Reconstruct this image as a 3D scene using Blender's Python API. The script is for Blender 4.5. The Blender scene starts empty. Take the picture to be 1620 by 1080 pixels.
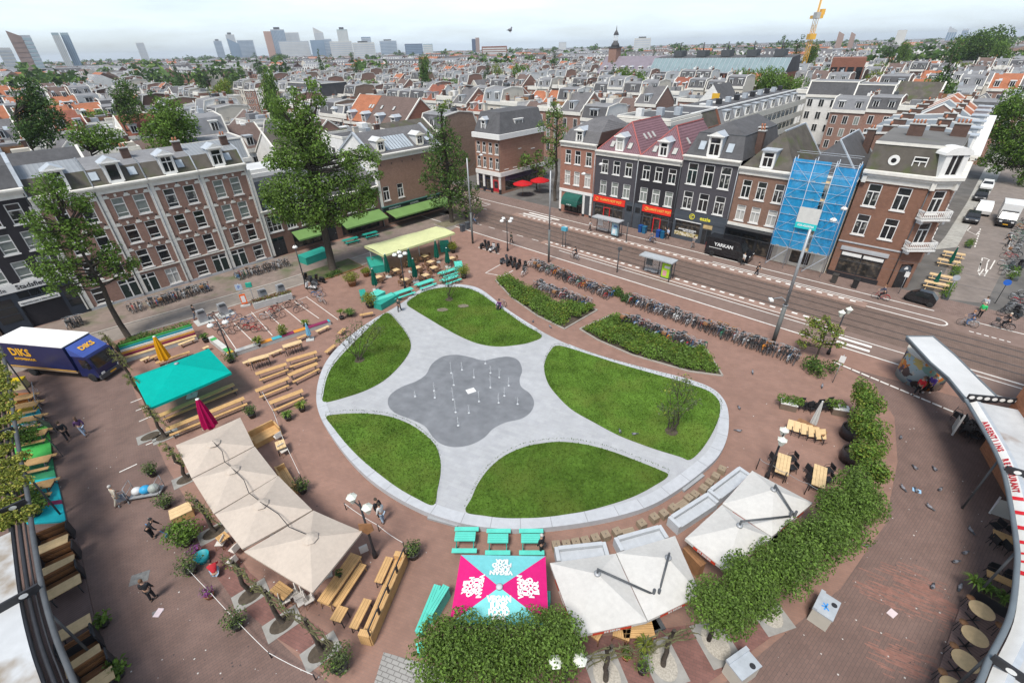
import bpy,math,random
from math import pi,sin,cos,radians,hypot,atan2,sqrt
from mathutils import Vector,Matrix,noise as mnoise
random.seed(7)
SC=bpy.context.scene
COL=SC.collection
# camera
F_PX,PITCH,ROLL,CAM_H=735.0,radians(32.3),radians(1.5),24.5
_f=Vector((0,cos(PITCH),-sin(PITCH)));_u=Vector((0,sin(PITCH),cos(PITCH)));_r=Vector((1,0,0))
_R=_r*cos(ROLL)-_u*sin(ROLL);_U=_u*cos(ROLL)+_r*sin(ROLL)
cam_d=bpy.data.cameras.new('camera');cam=bpy.data.objects.new('camera',cam_d);COL.objects.link(cam)
cam.matrix_world=Matrix(((_R.x,_U.x,-_f.x,0),(_R.y,_U.y,-_f.y,0),(_R.z,_U.z,-_f.z,CAM_H),(0,0,0,1)))
cam_d.sensor_width=36;cam_d.lens=F_PX/1620*36;cam_d.clip_start=.1;cam_d.clip_end=12000
SC.camera=cam
# sky and sun
SUN_EL,SUN_AZ=radians(60),radians(207)
w=bpy.data.worlds.new('World');SC.world=w;w.use_nodes=True
nt=w.node_tree;nt.nodes.clear()
def wn(t,**k):
 n=nt.nodes.new(t)
 for a,b in k.items():setattr(n,a,b)
 return n
out=wn('ShaderNodeOutputWorld');bg=wn('ShaderNodeBackground');bg.inputs[1].default_value=.115
sky=wn('ShaderNodeTexSky',sky_type='NISHITA',sun_disc=False,sun_elevation=SUN_EL,sun_rotation=SUN_AZ,altitude=0,air_density=1.0,dust_density=1.5,ozone_density=1.0)
tc=wn('ShaderNodeTexCoord');mp=wn('ShaderNodeMapping');mp.inputs['Scale'].default_value=(1.0,1.0,6.5)
n1=wn('ShaderNodeTexNoise');n1.inputs['Scale'].default_value=1.7;n1.inputs['Detail'].default_value=7;n1.inputs['Roughness'].default_value=.58
cr=wn('ShaderNodeValToRGB');cr.color_ramp.elements[0].position=.36;cr.color_ramp.elements[1].position=.66
cr.color_ramp.elements[0].color=(.36,)*3+(1,);cr.color_ramp.elements[1].color=(.97,)*3+(1,)
mx=wn('ShaderNodeMix',data_type='RGBA');mx.inputs[7].default_value=(7.5,8.7,9.7,1)
nt.links.new(tc.outputs['Generated'],mp.inputs[0]);nt.links.new(mp.outputs[0],n1.inputs[0]);nt.links.new(n1.outputs[0],cr.inputs[0])
sp_=wn('ShaderNodeSeparateXYZ');nt.links.new(tc.outputs['Generated'],sp_.inputs[0]);el=wn('ShaderNodeMapRange');el.inputs[1].default_value=.06;el.inputs[2].default_value=.5;el.inputs[3].default_value=1;el.inputs[4].default_value=.42;nt.links.new(sp_.outputs[2],el.inputs[0]);ml=wn('ShaderNodeMath',operation='MULTIPLY');nt.links.new(cr.outputs[0],ml.inputs[0]);nt.links.new(el.outputs[0],ml.inputs[1]);nt.links.new(ml.outputs[0],mx.inputs[0]);nt.links.new(sky.outputs[0],mx.inputs[6]);nt.links.new(mx.outputs[2],bg.inputs[0]);nt.links.new(bg.outputs[0],out.inputs[0])
sd=bpy.data.lights.new('sun','SUN');sd.energy=3.5;sd.angle=radians(16);sd.color=(1,.96,.9)
so=bpy.data.objects.new('sun',sd);COL.objects.link(so)
so.rotation_euler=(Vector((sin(SUN_AZ)*cos(SUN_EL),cos(SUN_AZ)*cos(SUN_EL),sin(SUN_EL)))).to_track_quat('Z','Y').to_euler()
SC.view_settings.view_transform='Standard';SC.view_settings.look='None';SC.view_settings.exposure=.34;SC.view_settings.gamma=1
SC.cycles.max_bounces=5;SC.cycles.diffuse_bounces=3;SC.cycles.glossy_bounces=2;SC.cycles.transmission_bounces=3;SC.cycles.transparent_max_bounces=6;SC.cycles.volume_bounces=0
SC.cycles.caustics_reflective=False;SC.cycles.caustics_refractive=False
# survey helpers: sighted ground points > metres
def G(u,v,z=0.0):
 d=_R*((u-810)/F_PX)+_U*((540-v)/F_PX)+_f
 t=(z-CAM_H)/d.z
 return Vector((d.x*t,d.y*t,z))
def PX(p):
 d=Vector(p)-Vector((0,0,CAM_H));k=d.dot(_f)
 if k<=.1:return None
 return 810+F_PX*d.dot(_R)/k,540-F_PX*d.dot(_U)/k
A0=Vector((9.65,82.65,0));TS=Vector((.7222,-.6917,0));TN=Vector((.6917,.7222,0))
def W(s,n,z=0.0):return A0+TS*s+TN*n+Vector((0,0,z))
def SN(p):d=Vector((p[0],p[1],0))-A0;return d.dot(TS),d.dot(TN)
ANG_S=atan2(TS.y,TS.x);ANG_N=atan2(TN.y,TN.x)
# mesh builder
class MB:
 def __init__(s):s.v=[];s.f=[];s.m=[];s.sm=[]
 def add(s,vs,fs,m=0,smooth=False):
  o=len(s.v);s.v.extend(vs)
  for f in fs:s.f.append(tuple(i+o for i in f));s.m.append(m);s.sm.append(smooth)
  return s
 def quad(s,a,b,c,d,m=0):return s.add([tuple(a),tuple(b),tuple(c),tuple(d)],[(0,1,2,3)],m)
 def tri(s,a,b,c,m=0):return s.add([tuple(a),tuple(b),tuple(c)],[(0,1,2)],m)
 def box(s,x0,x1,y0,y1,z0,z1,m=0):
  return s.add([(x0,y0,z0),(x1,y0,z0),(x1,y1,z0),(x0,y1,z0),(x0,y0,z1),(x1,y0,z1),(x1,y1,z1),(x0,y1,z1)],[(0,3,2,1),(4,5,6,7),(0,1,5,4),(1,2,6,5),(2,3,7,6),(3,0,4,7)],m)
 def rbox(s,c,size,rz=0,m=0,rx=0,ry=0,taper=1.0):
  M=Matrix.Translation(Vector(c))@Matrix.Rotation(rz,4,'Z')@Matrix.Rotation(ry,4,'Y')@Matrix.Rotation(rx,4,'X')
  x,y,z=size[0]/2,size[1]/2,size[2]/2
  vs=[(-x,-y,-z),(x,-y,-z),(x,y,-z),(-x,y,-z),(-x*taper,-y*taper,z),(x*taper,-y*taper,z),(x*taper,y*taper,z),(-x*taper,y*taper,z)]
  return s.add([tuple(M@Vector(q)) for q in vs],[(0,3,2,1),(4,5,6,7),(0,1,5,4),(1,2,6,5),(2,3,7,6),(3,0,4,7)],m)
 def prism(s,poly,z0,z1,m=0,mtop=None,bottom=True):
  n=len(poly);vs=[(p[0],p[1],z0) for p in poly]+[(p[0],p[1],z1) for p in poly]
  area=sum(poly[i][0]*poly[(i+1)%n][1]-poly[(i+1)%n][0]*poly[i][1] for i in range(n))
  fs=[(i,(i+1)%n,n+(i+1)%n,n+i) for i in range(n)];top=tuple(range(n,2*n));bot=tuple(range(n-1,-1,-1))
  if area<0:fs=[f[::-1] for f in fs];top=top[::-1];bot=bot[::-1]
  s.add(vs,fs+([bot] if bottom else[]),m);o=len(s.v)-2*n
  s.f.append(tuple(i+o for i in top));s.m.append(m if mtop is None else mtop);s.sm.append(False);return s
 def sheet(s,poly,z,m=0):
  n=len(poly);area=sum(poly[i][0]*poly[(i+1)%n][1]-poly[(i+1)%n][0]*poly[i][1] for i in range(n))
  vs=[(p[0],p[1],z(p) if callable(z) else z) for p in poly];f=tuple(range(n))
  return s.add(vs,[f if area>0 else f[::-1]],m)
 def bar(s,a,b,r0,r1=None,seg=6,m=0,caps=True):
  if r1 is None:r1=r0
  a=Vector(a);b=Vector(b);d=b-a
  if d.length<1e-6:return s
  q=d.to_track_quat('Z','Y');vs=[]
  for p,r in((a,r0),(b,r1)):
   for i in range(seg):
    t=2*pi*(i+.5)/seg;vs.append(tuple(p+q@Vector((r*cos(t),r*sin(t),0))))
  fs=[(i,(i+1)%seg,seg+(i+1)%seg,seg+i) for i in range(seg)]
  s.add(vs,fs,m,seg>5)
  if caps:
   o=len(s.v)-2*seg
   s.f+=[tuple(o+i for i in range(seg-1,-1,-1)),tuple(o+seg+i for i in range(seg))];s.m+=[m,m];s.sm+=[False,False]
  return s
 def tube(s,pts,r,seg=6,m=0,closed=False,rs=None):
  pts=[Vector(p) for p in pts];n=len(pts);o=len(s.v)
  for i,p in enumerate(pts):
   a=pts[i-1] if(i>0 or closed) else p;b=pts[(i+1)%n] if(i<n-1 or closed) else p
   d=(b-a)
   if d.length<1e-7:d=Vector((0,0,1))
   d.normalize();ref=Vector((0,0,1)) if abs(d.z)<.9 else Vector((1,0,0))
   e1=d.cross(ref).normalized();e2=d.cross(e1);rr=rs[i] if rs else r
   for k in range(seg):
    t=2*pi*(k+.5)/seg;s.v.append(tuple(p+e1*(rr*cos(t))+e2*(rr*sin(t))))
  for i in range(n if closed else n-1):
   j=(i+1)%n
   for k in range(seg):
    l=(k+1)%seg;s.f.append((o+i*seg+k,o+j*seg+k,o+j*seg+l,o+i*seg+l)[::-1]);s.m.append(m);s.sm.append(seg>4)
  if not closed:
   s.f+=[tuple(o+k for k in range(seg)),tuple(o+(n-1)*seg+k for k in range(seg-1,-1,-1))];s.m+=[m,m];s.sm+=[False,False]
  return s
 def lathe(s,prof,seg=16,c=(0,0,0),m=0,smooth=True,sx=1,sy=1):
  o=len(s.v)
  for r,z in prof:
   for k in range(seg):
    t=2*pi*k/seg;s.v.append((c[0]+r*sx*cos(t),c[1]+r*sy*sin(t),c[2]+z))
  for i in range(len(prof)-1):
   for k in range(seg):
    l=(k+1)%seg;s.f.append((o+i*seg+k,o+i*seg+l,o+(i+1)*seg+l,o+(i+1)*seg+k));s.m.append(m);s.sm.append(smooth)
  if prof[0][0]>1e-4:s.f.append(tuple(o+k for k in range(seg-1,-1,-1)));s.m.append(m);s.sm.append(False)
  if prof[-1][0]>1e-4:s.f.append(tuple(o+(len(prof)-1)*seg+k for k in range(seg)));s.m.append(m);s.sm.append(False)
  return s
 def ball(s,c,rx,ry=None,rz=None,seg=10,rings=6,m=0):
  ry=ry or rx;rz=rz or rx
  return s.lathe([(max(1e-5,sin(pi*i/rings)),-cos(pi*i/rings)*rz) for i in range(rings+1)],seg,c,m,True,rx,ry)
 def xf(s,M):
  s.v=[tuple(M@Vector(p)) for p in s.v];return s
 def join(s,o,M=None,dm=0):
  b=len(s.v);s.v.extend([tuple(M@Vector(p)) for p in o.v] if M else o.v)
  s.f.extend(tuple(i+b for i in f) for f in o.f);s.m.extend(i+dm for i in o.m);s.sm.extend(o.sm);return s
 def mesh(s,name,mats):
  me=bpy.data.meshes.new(name);me.from_pydata(s.v,[],s.f)
  for m in(mats if isinstance(mats,(list,tuple)) else[mats]):me.materials.append(m)
  if any(s.m):me.polygons.foreach_set('material_index',s.m)
  if any(s.sm):me.polygons.foreach_set('use_smooth',s.sm)
  me.update();return me
def Rz(a,loc=(0,0,0)):return Matrix.Translation(Vector(loc))@Matrix.Rotation(a,4,'Z')
# objects
def link(name,data,parent=None,loc=None,rz=None,label=None):
 o=bpy.data.objects.new(name,data);COL.objects.link(o)
 if parent is not None:o.parent=parent
 if loc is not None:o.location=loc
 if rz is not None:o.rotation_euler=(0,0,rz)
 if label:o['label']=label
 return o
def obj(name,mb,mats,parent=None,loc=None,rz=None,label=None):return link(name,mb.mesh(name,mats),parent,loc,rz,label)
def tag(o,label,cat,group=None,kind=None):
 if label:o['label']=label
 if cat:o['category']=cat
 if group:o['group']=group
 if kind:o['kind']=kind
 return o
def thing(name,label,cat,loc=(0,0,0),rz=0,group=None):
 o=link(name,None,None,loc,rz);o.empty_display_size=.3;return tag(o,label,cat,group)
def struct(name,mb,mats):o=obj(name,mb,mats);o['kind']='structure';return o
KIDS={}
def kids(o):return[c for c in KIDS.get(o.name,())]
def dup(root,loc,rz=0,label=None,group=None,scale=None,swap=None):
 """a copy of a thing with copies of its parts and sub-parts (mesh data shared)"""
 def rec(o,par):
  c=o.copy();COL.objects.link(c)
  if par is not None:
   c.parent=par;c.matrix_parent_inverse=o.matrix_parent_inverse.copy()
  if swap and c.type=='MESH' and o.data.name.split('.')[0] in swap:
   c.data=swap[o.data.name.split('.')[0]]
  for ch in o.children:rec(ch,c)
  return c
 r=rec(root,None);r.location=loc;r.rotation_euler=(0,0,rz)
 if label:r['label']=label
 if group:r['group']=group
 if scale:r.scale=(scale,)*3 if not isinstance(scale,(tuple,list)) else scale
 return r
class Proto:
 """first use moves the built thing itself, later uses copy it"""
 def __init__(s,root):s.root=root;s.used=False
 def put(s,loc,rz=0,label=None,group=None,scale=None):
  if s.used:return dup(s.root,loc,rz,label,group,scale)
  s.used=True;r=s.root;r.location=loc;r.rotation_euler=(0,0,rz)
  if label:r['label']=label
  if group:r['group']=group
  if scale:r.scale=(scale,)*3 if not isinstance(scale,(tuple,list)) else scale
  return r
  # materials
def mat(name,col,rough=.75,var=.18,scale=3.0,metal=0,spec=.35,bump=0,bscale=None,col2=None,kind='noise',**kw):
 m=bpy.data.materials.new(name);m.use_nodes=True;t=m.node_tree;N=t.nodes;L=t.links
 b=N['Principled BSDF'];b.inputs['Roughness'].default_value=rough;b.inputs['Metallic'].default_value=metal;b.inputs['Specular IOR Level'].default_value=spec
 c=tuple(col)+(1,)
 tcn=N.new('ShaderNodeTexCoord');src=tcn.outputs['Object']
 if kw.get('world'):src=N.new('ShaderNodeNewGeometry').outputs['Position']
 if kw.get('rot'):
  mpn=N.new('ShaderNodeMapping');mpn.inputs['Rotation'].default_value=kw['rot'];L.new(src,mpn.inputs[0]);src=mpn.outputs[0]
 last=None
 if kind=='brick':
  br=N.new('ShaderNodeTexBrick');L.new(src,br.inputs[0])
  c2=tuple(col2 if col2 else[x*.72 for x in col])+(1,)
  br.inputs['Color1'].default_value=c;br.inputs['Color2'].default_value=c2
  br.inputs['Mortar'].default_value=tuple(kw.get('mortar',[x*.55 for x in col]))+(1,)
  br.inputs['Scale'].default_value=kw.get('bs',1.0);br.inputs['Mortar Size'].default_value=kw.get('ms',.012)
  br.inputs['Brick Width'].default_value=kw.get('bw',.22);br.inputs['Row Height'].default_value=kw.get('bh',.07)
  br.inputs['Bias'].default_value=kw.get('bias',-.1)
  last=br.outputs['Color']
 elif kind=='wave':
  wv=N.new('ShaderNodeTexWave');wv.bands_direction=kw.get('dir','X');wv.inputs['Scale'].default_value=kw.get('ws',3.);wv.inputs['Distortion'].default_value=kw.get('dist',0)
  wv.wave_profile=kw.get('prof','SIN')
  L.new(src,wv.inputs[0]);mm=N.new('ShaderNodeMix');mm.data_type='RGBA';L.new(wv.outputs['Fac'],mm.inputs[0])
  mm.inputs[6].default_value=tuple(col2 if col2 else[x*.6 for x in col])+(1,);mm.inputs[7].default_value=c;last=mm.outputs[2]
 nz=N.new('ShaderNodeTexNoise');nz.inputs['Scale'].default_value=scale;nz.inputs['Detail'].default_value=6;nz.inputs['Roughness'].default_value=.62;L.new(src,nz.inputs[0])
 mr=N.new('ShaderNodeMapRange');mr.inputs[1].default_value=.3;mr.inputs[2].default_value=.7;mr.inputs[3].default_value=1-var;mr.inputs[4].default_value=1+var;L.new(nz.outputs[0],mr.inputs[0])
 fac=mr.outputs[0]
 if kw.get('s2'):
  n2=N.new('ShaderNodeTexNoise');n2.inputs['Scale'].default_value=kw['s2'];n2.inputs['Detail'].default_value=4;L.new(src,n2.inputs[0])
  m2=N.new('ShaderNodeMapRange');m2.inputs[1].default_value=.3;m2.inputs[2].default_value=.7;m2.inputs[3].default_value=1-kw.get('v2',.15);m2.inputs[4].default_value=1+kw.get('v2',.15);L.new(n2.outputs[0],m2.inputs[0])
  mu=N.new('ShaderNodeMath');mu.operation='MULTIPLY';L.new(fac,mu.inputs[0]);L.new(m2.outputs[0],mu.inputs[1]);fac=mu.outputs[0]
 vm=N.new('ShaderNodeVectorMath');vm.operation='SCALE'
 if last is not None:L.new(last,vm.inputs[0])
 else:vm.inputs[0].default_value=c[:3]
 L.new(fac,vm.inputs['Scale']);cout=vm.outputs[0]
 if kind=='noise' and col2:
  mm=N.new('ShaderNodeMix');mm.data_type='RGBA';n3=N.new('ShaderNodeTexNoise');n3.inputs['Scale'].default_value=kw.get('cs',scale*.4);n3.inputs['Detail'].default_value=5;L.new(src,n3.inputs[0])
  r3=N.new('ShaderNodeMapRange');r3.inputs[1].default_value=kw.get('lo',.42);r3.inputs[2].default_value=kw.get('hi',.62);L.new(n3.outputs[0],r3.inputs[0])
  L.new(r3.outputs[0],mm.inputs[0]);L.new(cout,mm.inputs[6]);mm.inputs[7].default_value=tuple(col2)+(1,);cout=mm.outputs[2]
 if kw.get('rnd'):
  oi=N.new('ShaderNodeObjectInfo');r4=N.new('ShaderNodeMapRange');r4.inputs[3].default_value=1-kw['rnd'];r4.inputs[4].default_value=1+kw['rnd'];L.new(oi.outputs['Random'],r4.inputs[0])
  v4=N.new('ShaderNodeVectorMath');v4.operation='SCALE';L.new(cout,v4.inputs[0]);L.new(r4.outputs[0],v4.inputs['Scale']);cout=v4.outputs[0]
 if kw.get('island'):
  ge=N.new('ShaderNodeNewGeometry');hs=N.new('ShaderNodeMapRange');hs.inputs[3].default_value=1-kw['island'];hs.inputs[4].default_value=1+kw['island'];L.new(ge.outputs['Random Per Island'],hs.inputs[0])
  v5=N.new('ShaderNodeVectorMath');v5.operation='SCALE';L.new(cout,v5.inputs[0]);L.new(hs.outputs[0],v5.inputs['Scale']);cout=v5.outputs[0]
 L.new(cout,b.inputs['Base Color'])
 if bump:
  bp=N.new('ShaderNodeBump');bp.inputs['Strength'].default_value=bump;bp.inputs['Distance'].default_value=.03
  nb=N.new('ShaderNodeTexNoise');nb.inputs['Scale'].default_value=bscale or scale*4;nb.inputs['Detail'].default_value=4;L.new(src,nb.inputs[0]);L.new(nb.outputs[0],bp.inputs['Height']);L.new(bp.outputs[0],b.inputs['Normal'])
 if kw.get('trans'):
  tr=N.new('ShaderNodeBsdfTranslucent');L.new(cout,tr.inputs[0]);ms=N.new('ShaderNodeMixShader');ms.inputs[0].default_value=kw['trans']
  L.new(b.outputs[0],ms.inputs[1]);L.new(tr.outputs[0],ms.inputs[2]);L.new(ms.outputs[0],N['Material Output'].inputs[0])
 if kw.get('alpha'):b.inputs['Alpha'].default_value=kw['alpha']
 return m
MC={}
def paint(col,rough=.5,var=.08,name=None,**k):
 key=(tuple(col),rough,var,tuple(sorted((a,str(b)) for a,b in k.items())))
 if key not in MC:MC[key]=mat(name or 'paint',col,rough,var,k.pop('scale',2.0),**k)
 return MC[key]
WHITE=mat('white_paint',(.69,.68,.65),.55,.06,2);CREAM=mat('cream_paint',(.72,.68,.58),.6,.08,1.5)
BLACKM=mat('black_metal',(.025,.025,.028),.45,.2,3);DARKM=mat('dark_steel',(.07,.075,.08),.5,.2,2);STEEL=mat('galvanised_steel',(.33,.34,.35),.45,.15,2,metal=.3)
CONC=mat('concrete',(.42,.42,.40),.85,.12,1.5,bump=.2);STONE=mat('grey_stone',(.40,.41,.42),.8,.12,1.2)
GLASS_D=mat('dark_window_glass',(.018,.02,.022),.04,.5,.35,spec=.6);GLASS_M=mat('half_curtained_glass',(.03,.032,.034),.06,.5,.4,spec=.6,col2=(.24,.24,.22),cs=.9,lo=.52,hi=.56);GLASS_C=mat('curtained_window',(.21,.23,.21),.12,.15,2.5,spec=.5)
GLASS_B=mat('blind_window',(.42,.41,.38),.2,.1,1.5,spec=.5);GLASS_G=mat('glasshouse_glass',(.36,.40,.43),.1,.15,.8,spec=.6)
WOOD=mat('pine_wood',(.53,.33,.145),.6,.16,2.5,kind='wave',dir='Y',ws=3.2,dist=1.5,col2=(.44,.26,.105))
WOODL=mat('pale_wood',(.60,.43,.23),.6,.14,3);WOODD=mat('brown_wood',(.24,.12,.055),.6,.25,3)
RUBBER=mat('rubber',(.02,.02,.02),.8,.2,5);SOIL=mat('soil',(.07,.055,.04),.95,.35,5,bump=.5)
TERRA=mat('terracotta',(.33,.13,.07),.8,.15,4);POT_D=mat('dark_pot',(.045,.042,.04),.6,.25,4);BARK=mat('bark',(.055,.044,.034),.9,.35,6,bump=.6)
BARKG=mat('mossy_bark',(.10,.095,.045),.9,.4,4,bump=.5)
def leafmat(name,a,isl=.5,tr=.38):return mat(name,a,.55,.25,.6,island=isl,trans=tr,spec=.25)
LEAF1=leafmat('leaf_mid_green',(.14,.225,.045));LEAF2=leafmat('leaf_dark_green',(.068,.125,.03));LEAF3=leafmat('leaf_yellow_green',(.2,.235,.04))
LEAF4=leafmat('leaf_bright_green',(.13,.22,.036));LEAF5=leafmat('leaf_olive',(.12,.15,.07));LEAF6=leafmat('leaf_blue_green',(.045,.088,.032));LEAFP=leafmat('flower_purple',(.30,.10,.30))
#  GROUND
def cr_spline(pts,k=6,closed=True):
 n=len(pts);o=[]
 for i in range(n if closed else n-1):
  p0,p1,p2,p3=(pts[(i+j-1)%n] if closed else pts[min(max(i+j-1,0),n-1)] for j in range(4))
  for q in range(k):
   t=q/k
   o.append(p1*1.0 if q==0 else .5*((2*p1)+(p2-p0)*t+(2*p0-5*p1+4*p2-p3)*t*t+(3*p1-p0-3*p2+p3)*t**3))
 if not closed:o.append(pts[-1])
 return o
def tri_poly(mb,pts,zf,m=0):
 from mathutils.geometry import tessellate_polygon
 vs=[Vector((p[0],p[1],0)) for p in pts];ts=tessellate_polygon([vs])
 V=[(p[0],p[1],zf(p) if callable(zf) else zf) for p in pts];fs=[]
 for a,b,c in ts:
  cr_=(V[b][0]-V[a][0])*(V[c][1]-V[a][1])-(V[b][1]-V[a][1])*(V[c][0]-V[a][0])
  fs.append((a,b,c) if cr_>0 else(a,c,b))
 return mb.add(V,fs,m)
def gp(*uv):return[G(u,v) for u,v in uv]
M_GROUND=mat('city_ground',(.115,.108,.10),.95,.25,.05,world=True,s2=.4,v2=.2)
RSTREET=(0,0,-ANG_S)
M_PLAZA=mat('red_brick_paving',(.25,.147,.112),.88,.10,.11,spec=.2,kind='brick',col2=(.225,.134,.104),bw=.3,bh=.14,ms=.007,mortar=(.19,.13,.108),world=True,s2=1.1,v2=.09,rot=(0,0,radians(20)))
M_LANE=mat('purple_brick_paving',(.172,.112,.094),.88,.14,.13,spec=.2,kind='brick',col2=(.15,.1,.085),bw=.3,bh=.14,ms=.009,mortar=(.11,.083,.073),world=True,s2=.9,v2=.1,rot=(0,0,radians(-38)))
M_TRAM=mat('tram_clinker',(.165,.115,.093),.9,.12,.2,spec=.2,kind='brick',col2=(.138,.098,.08),bw=.3,bh=.16,ms=.012,world=True,s2=1.3,v2=.1,rot=RSTREET)
M_CYCLE=mat('cycle_lane_brick',(.185,.13,.108),.9,.1,.25,spec=.2,world=True,s2=1.5,v2=.08)
M_WALK=mat('sidewalk_brick',(.205,.145,.122),.9,.12,.3,spec=.2,kind='brick',col2=(.17,.118,.1),bw=.3,bh=.2,world=True,s2=1.6,v2=.1,rot=RSTREET)
M_GREYST=mat('worn_grey_street',(.23,.198,.17),.9,.16,.25,world=True,s2=1.2,v2=.12,spec=.2)
M_KERB=mat('kerb_stone',(.33,.30,.265),.85,.12,1.2,world=True)
M_MARK=mat('white_road_paint',(.66,.63,.58),.8,.14,2.2,world=True)
M_RAIL=mat('tram_rail_steel',(.06,.055,.05),.4,.2,1,metal=.5,world=True)
M_CONCP=mat('concrete_slabs',(.36,.35,.315),.9,.16,.35,kind='brick',col2=(.33,.32,.29),bw=1.0,bh=.5,ms=.02,world=True,s2=1.4,v2=.1)
b=MB();b.sheet([(9000*cos(i*pi/24),9000*sin(i*pi/24)) for i in range(48)],0);struct('ground',b,M_GROUND)
def strip(s0,s1,n0,n1,z=0):return[W(s0,n0),W(s1,n0),W(s1,n1),W(s0,n1)]
b=MB();b.sheet([W(-15.5,-18.7),W(120,-18.7),W(120,-115),W(-60,-115),W(-60,-60),W(-19.5,-66),W(-15.5,-12)],.004);struct('plaza_paving',b,M_PLAZA)
lane=gp((0,585),(60,570),(150,560),(195,575),(225,650),(262,735),(300,800),(330,900),(400,975),(470,1040),(560,1110),(700,1190),(850,1230))+gp((1010,1180),(1120,1100),(1220,1020),(1330,930),(1400,830),(1420,730),(1415,660),(1380,605))
lane+=gp((1330,578))+[W(70,-19),W(120,-19),W(120,-112),W(-58,-112),W(-58,-62)]
b=MB();tri_poly(b,lane,.008);struct('lane_paving',b,M_LANE)
b=MB();tri_poly(b,gp((-40,590),(100,541),(250,499),(430,449),(590,399),(700,362),(712,352))+gp((722,360),(690,378),(560,424),(330,496),(200,533),(100,566),(-40,610)),.012);struct('side_street',b,M_GREYST)
b=MB()
for ln,zz in((gp((100,541),(250,499),(430,449),(590,399),(690,365)),.09),(gp((200,533),(330,496),(560,424),(690,378)),.06)):
 for p,q in zip(ln,ln[1:]):
  d=(q-p).normalized();nn=Vector((-d.y,d.x,0))*.12;b.prism([p-nn,q-nn,q+nn,p+nn],0.0,zz)
struct('kerb',b,M_KERB)
b=MB();tri_poly(b,gp((-60,560),(60,517),(150,490),(302,447),(435,408),(610,362),(710,333))+gp((712,350),(690,364),(590,398),(430,448),(250,498),(100,540),(-40,589)),.016);struct('sidewalk',b,mat('sidewalk_brown',(.20,.155,.13),.9,.15,.4,world=True,s2=1.7,v2=.12,col2=(.105,.115,.06),cs=.35,lo=.52,hi=.72))
b=MB();b.sheet(strip(-150,140,-4.7,-.6),.012);struct('sidewalk',b,M_WALK)
b=MB();b.sheet(strip(-150,140,-8.3,-4.7),.008);b.sheet(strip(-150,140,-18.7,-15.2),.012);struct('cycle_lane',b,M_CYCLE)
b=MB();b.sheet(strip(-150,140,-15.2,-8.3),.016);struct('tram_bed',b,M_TRAM)
b=MB()
for n in(-9.2,-10.6,-12.4,-13.8):b.sheet(strip(-150,140,n-.07,n+.07),.02)
struct('tram_rails',b,M_RAIL)
b=MB()
for n0,n1,s0,s1 in((-8.6,-7.2,-4.5,47.5),(-15.9,-14.5,8,47)):b.prism(strip(s0,s1,n0,n1),0,.10)
struct('tram_platform_edge',b,mat('platform_brick',(.25,.165,.13),.9,.15,.8,world=True,s2=2,v2=.1))
b=MB()
def line(s0,n0,s1,n1,wd=.14,z=.026,dash=None):
 a,c=W(s0,n0),W(s1,n1);d=c-a;L=d.length;d.normalize();q=Vector((-d.y,d.x,0))*(wd/2)
 t=0
 while t<L:
  e=min(L,t+(dash[0] if dash else L));p,r=a+d*t,a+d*e
  b.quad((p-q).to_tuple()[:2]+(z,),(r-q).to_tuple()[:2]+(z,),(r+q).to_tuple()[:2]+(z,),(p+q).to_tuple()[:2]+(z,));t=e+(dash[1] if dash else 1)
line(-2.5,-7.75,47,-7.75,.34,.106,(.55,.55));line(-4,-7.28,47,-7.28,.12,.106);line(9,-14.75,46,-14.75,.34,.106,(.55,.55));line(9,-15.75,46.5,-15.75,.13,.106)
line(-40,-18.75,100,-18.75,.17);line(12,-16.35,100,-16.35,.13,.028);line(-60,-4.7,53,-4.7,.16)
line(-30,-16.2,10,-15.2,.12,.026,(1.3,1.7));line(-60,-6.6,-12,-6.6,.12,.026,(1.2,2.4));line(-26,-9.4,-8,-8.9,.12,.026,(1.4,2.2))
line(-24.5,-5.6,-12,-6.2,.12);line(-24.5,-6.9,-12,-7.6,.12);line(-24.5,-5.6,-24.5,-6.9,.12);line(-12,-6.2,-12,-7.6,.12)
line(-3,-5.6,3.6,-5.6,.45);line(-3.6,-6.5,2.6,-6.5,.45)
for k in range(2):line(46.9,-17.0-k*.95,49.6,-17.0-k*.95,.42,.03)
line(30,-6.6,53.6,-6.6,.16);line(47.5,-8.0,53.6,-8.0,.16)
arc=[(53.6+.7*sin(t*pi/8),-7.3-.7*cos(t*pi/8)) for t in range(9)]
for p,q in zip(arc,arc[1:]):line(p[0],p[1],q[0],q[1],.16)
line(56,-7.6,59,-7.7,.16,.026,(.35,.2));line(61,-7.6,65,-7.7,.16,.026,(.35,.2));line(56,-5,100,-5,.14)
line(54,-15.6,110,-15.6,.16,.03)
struct('road_markings',b,M_MARK)
b=MB()
def pline(p,q,wd=.12,z=.03,dash=None,m=0):
 p=G(*p);q=G(*q);d=q-p;L=d.length;d.normalize();k=Vector((-d.y,d.x,0))*(wd/2);t=0
 while t<L:
  e=min(L,t+(dash[0] if dash else L));a=p+d*t;c=p+d*e;Z=Vector((0,0,z))
  b.quad(a-k+Z,c-k+Z,c+k+Z,a+k+Z,m);t=e+(dash[1] if dash else 1)
pline((1320,573),(1521,657),.2,.03,(.62,.1))
for l in(((207,637),(233,627)),((215,650),(241,640)),((220,667),(248,655)),((231,704),(263,691)),((189,747),(217,734))):pline(*l,wd=.09)
for l in(((338,500),(374,553)),((370,511),(401,541)),((398,494),(431,531)),((368,508),(424,487)),((420,493),(450,520)),((445,484),(479,512)),((466,477),(505,504)),((485,470),(535,506)),((466,477),(487,469))):pline(*l,wd=.07)
for l in(((757,392),(790,402)),((757,392),(768,383)),((768,432),(795,437)),((768,432),(800,414)),((795,437),(812,428))):pline(*l,wd=.1)
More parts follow.
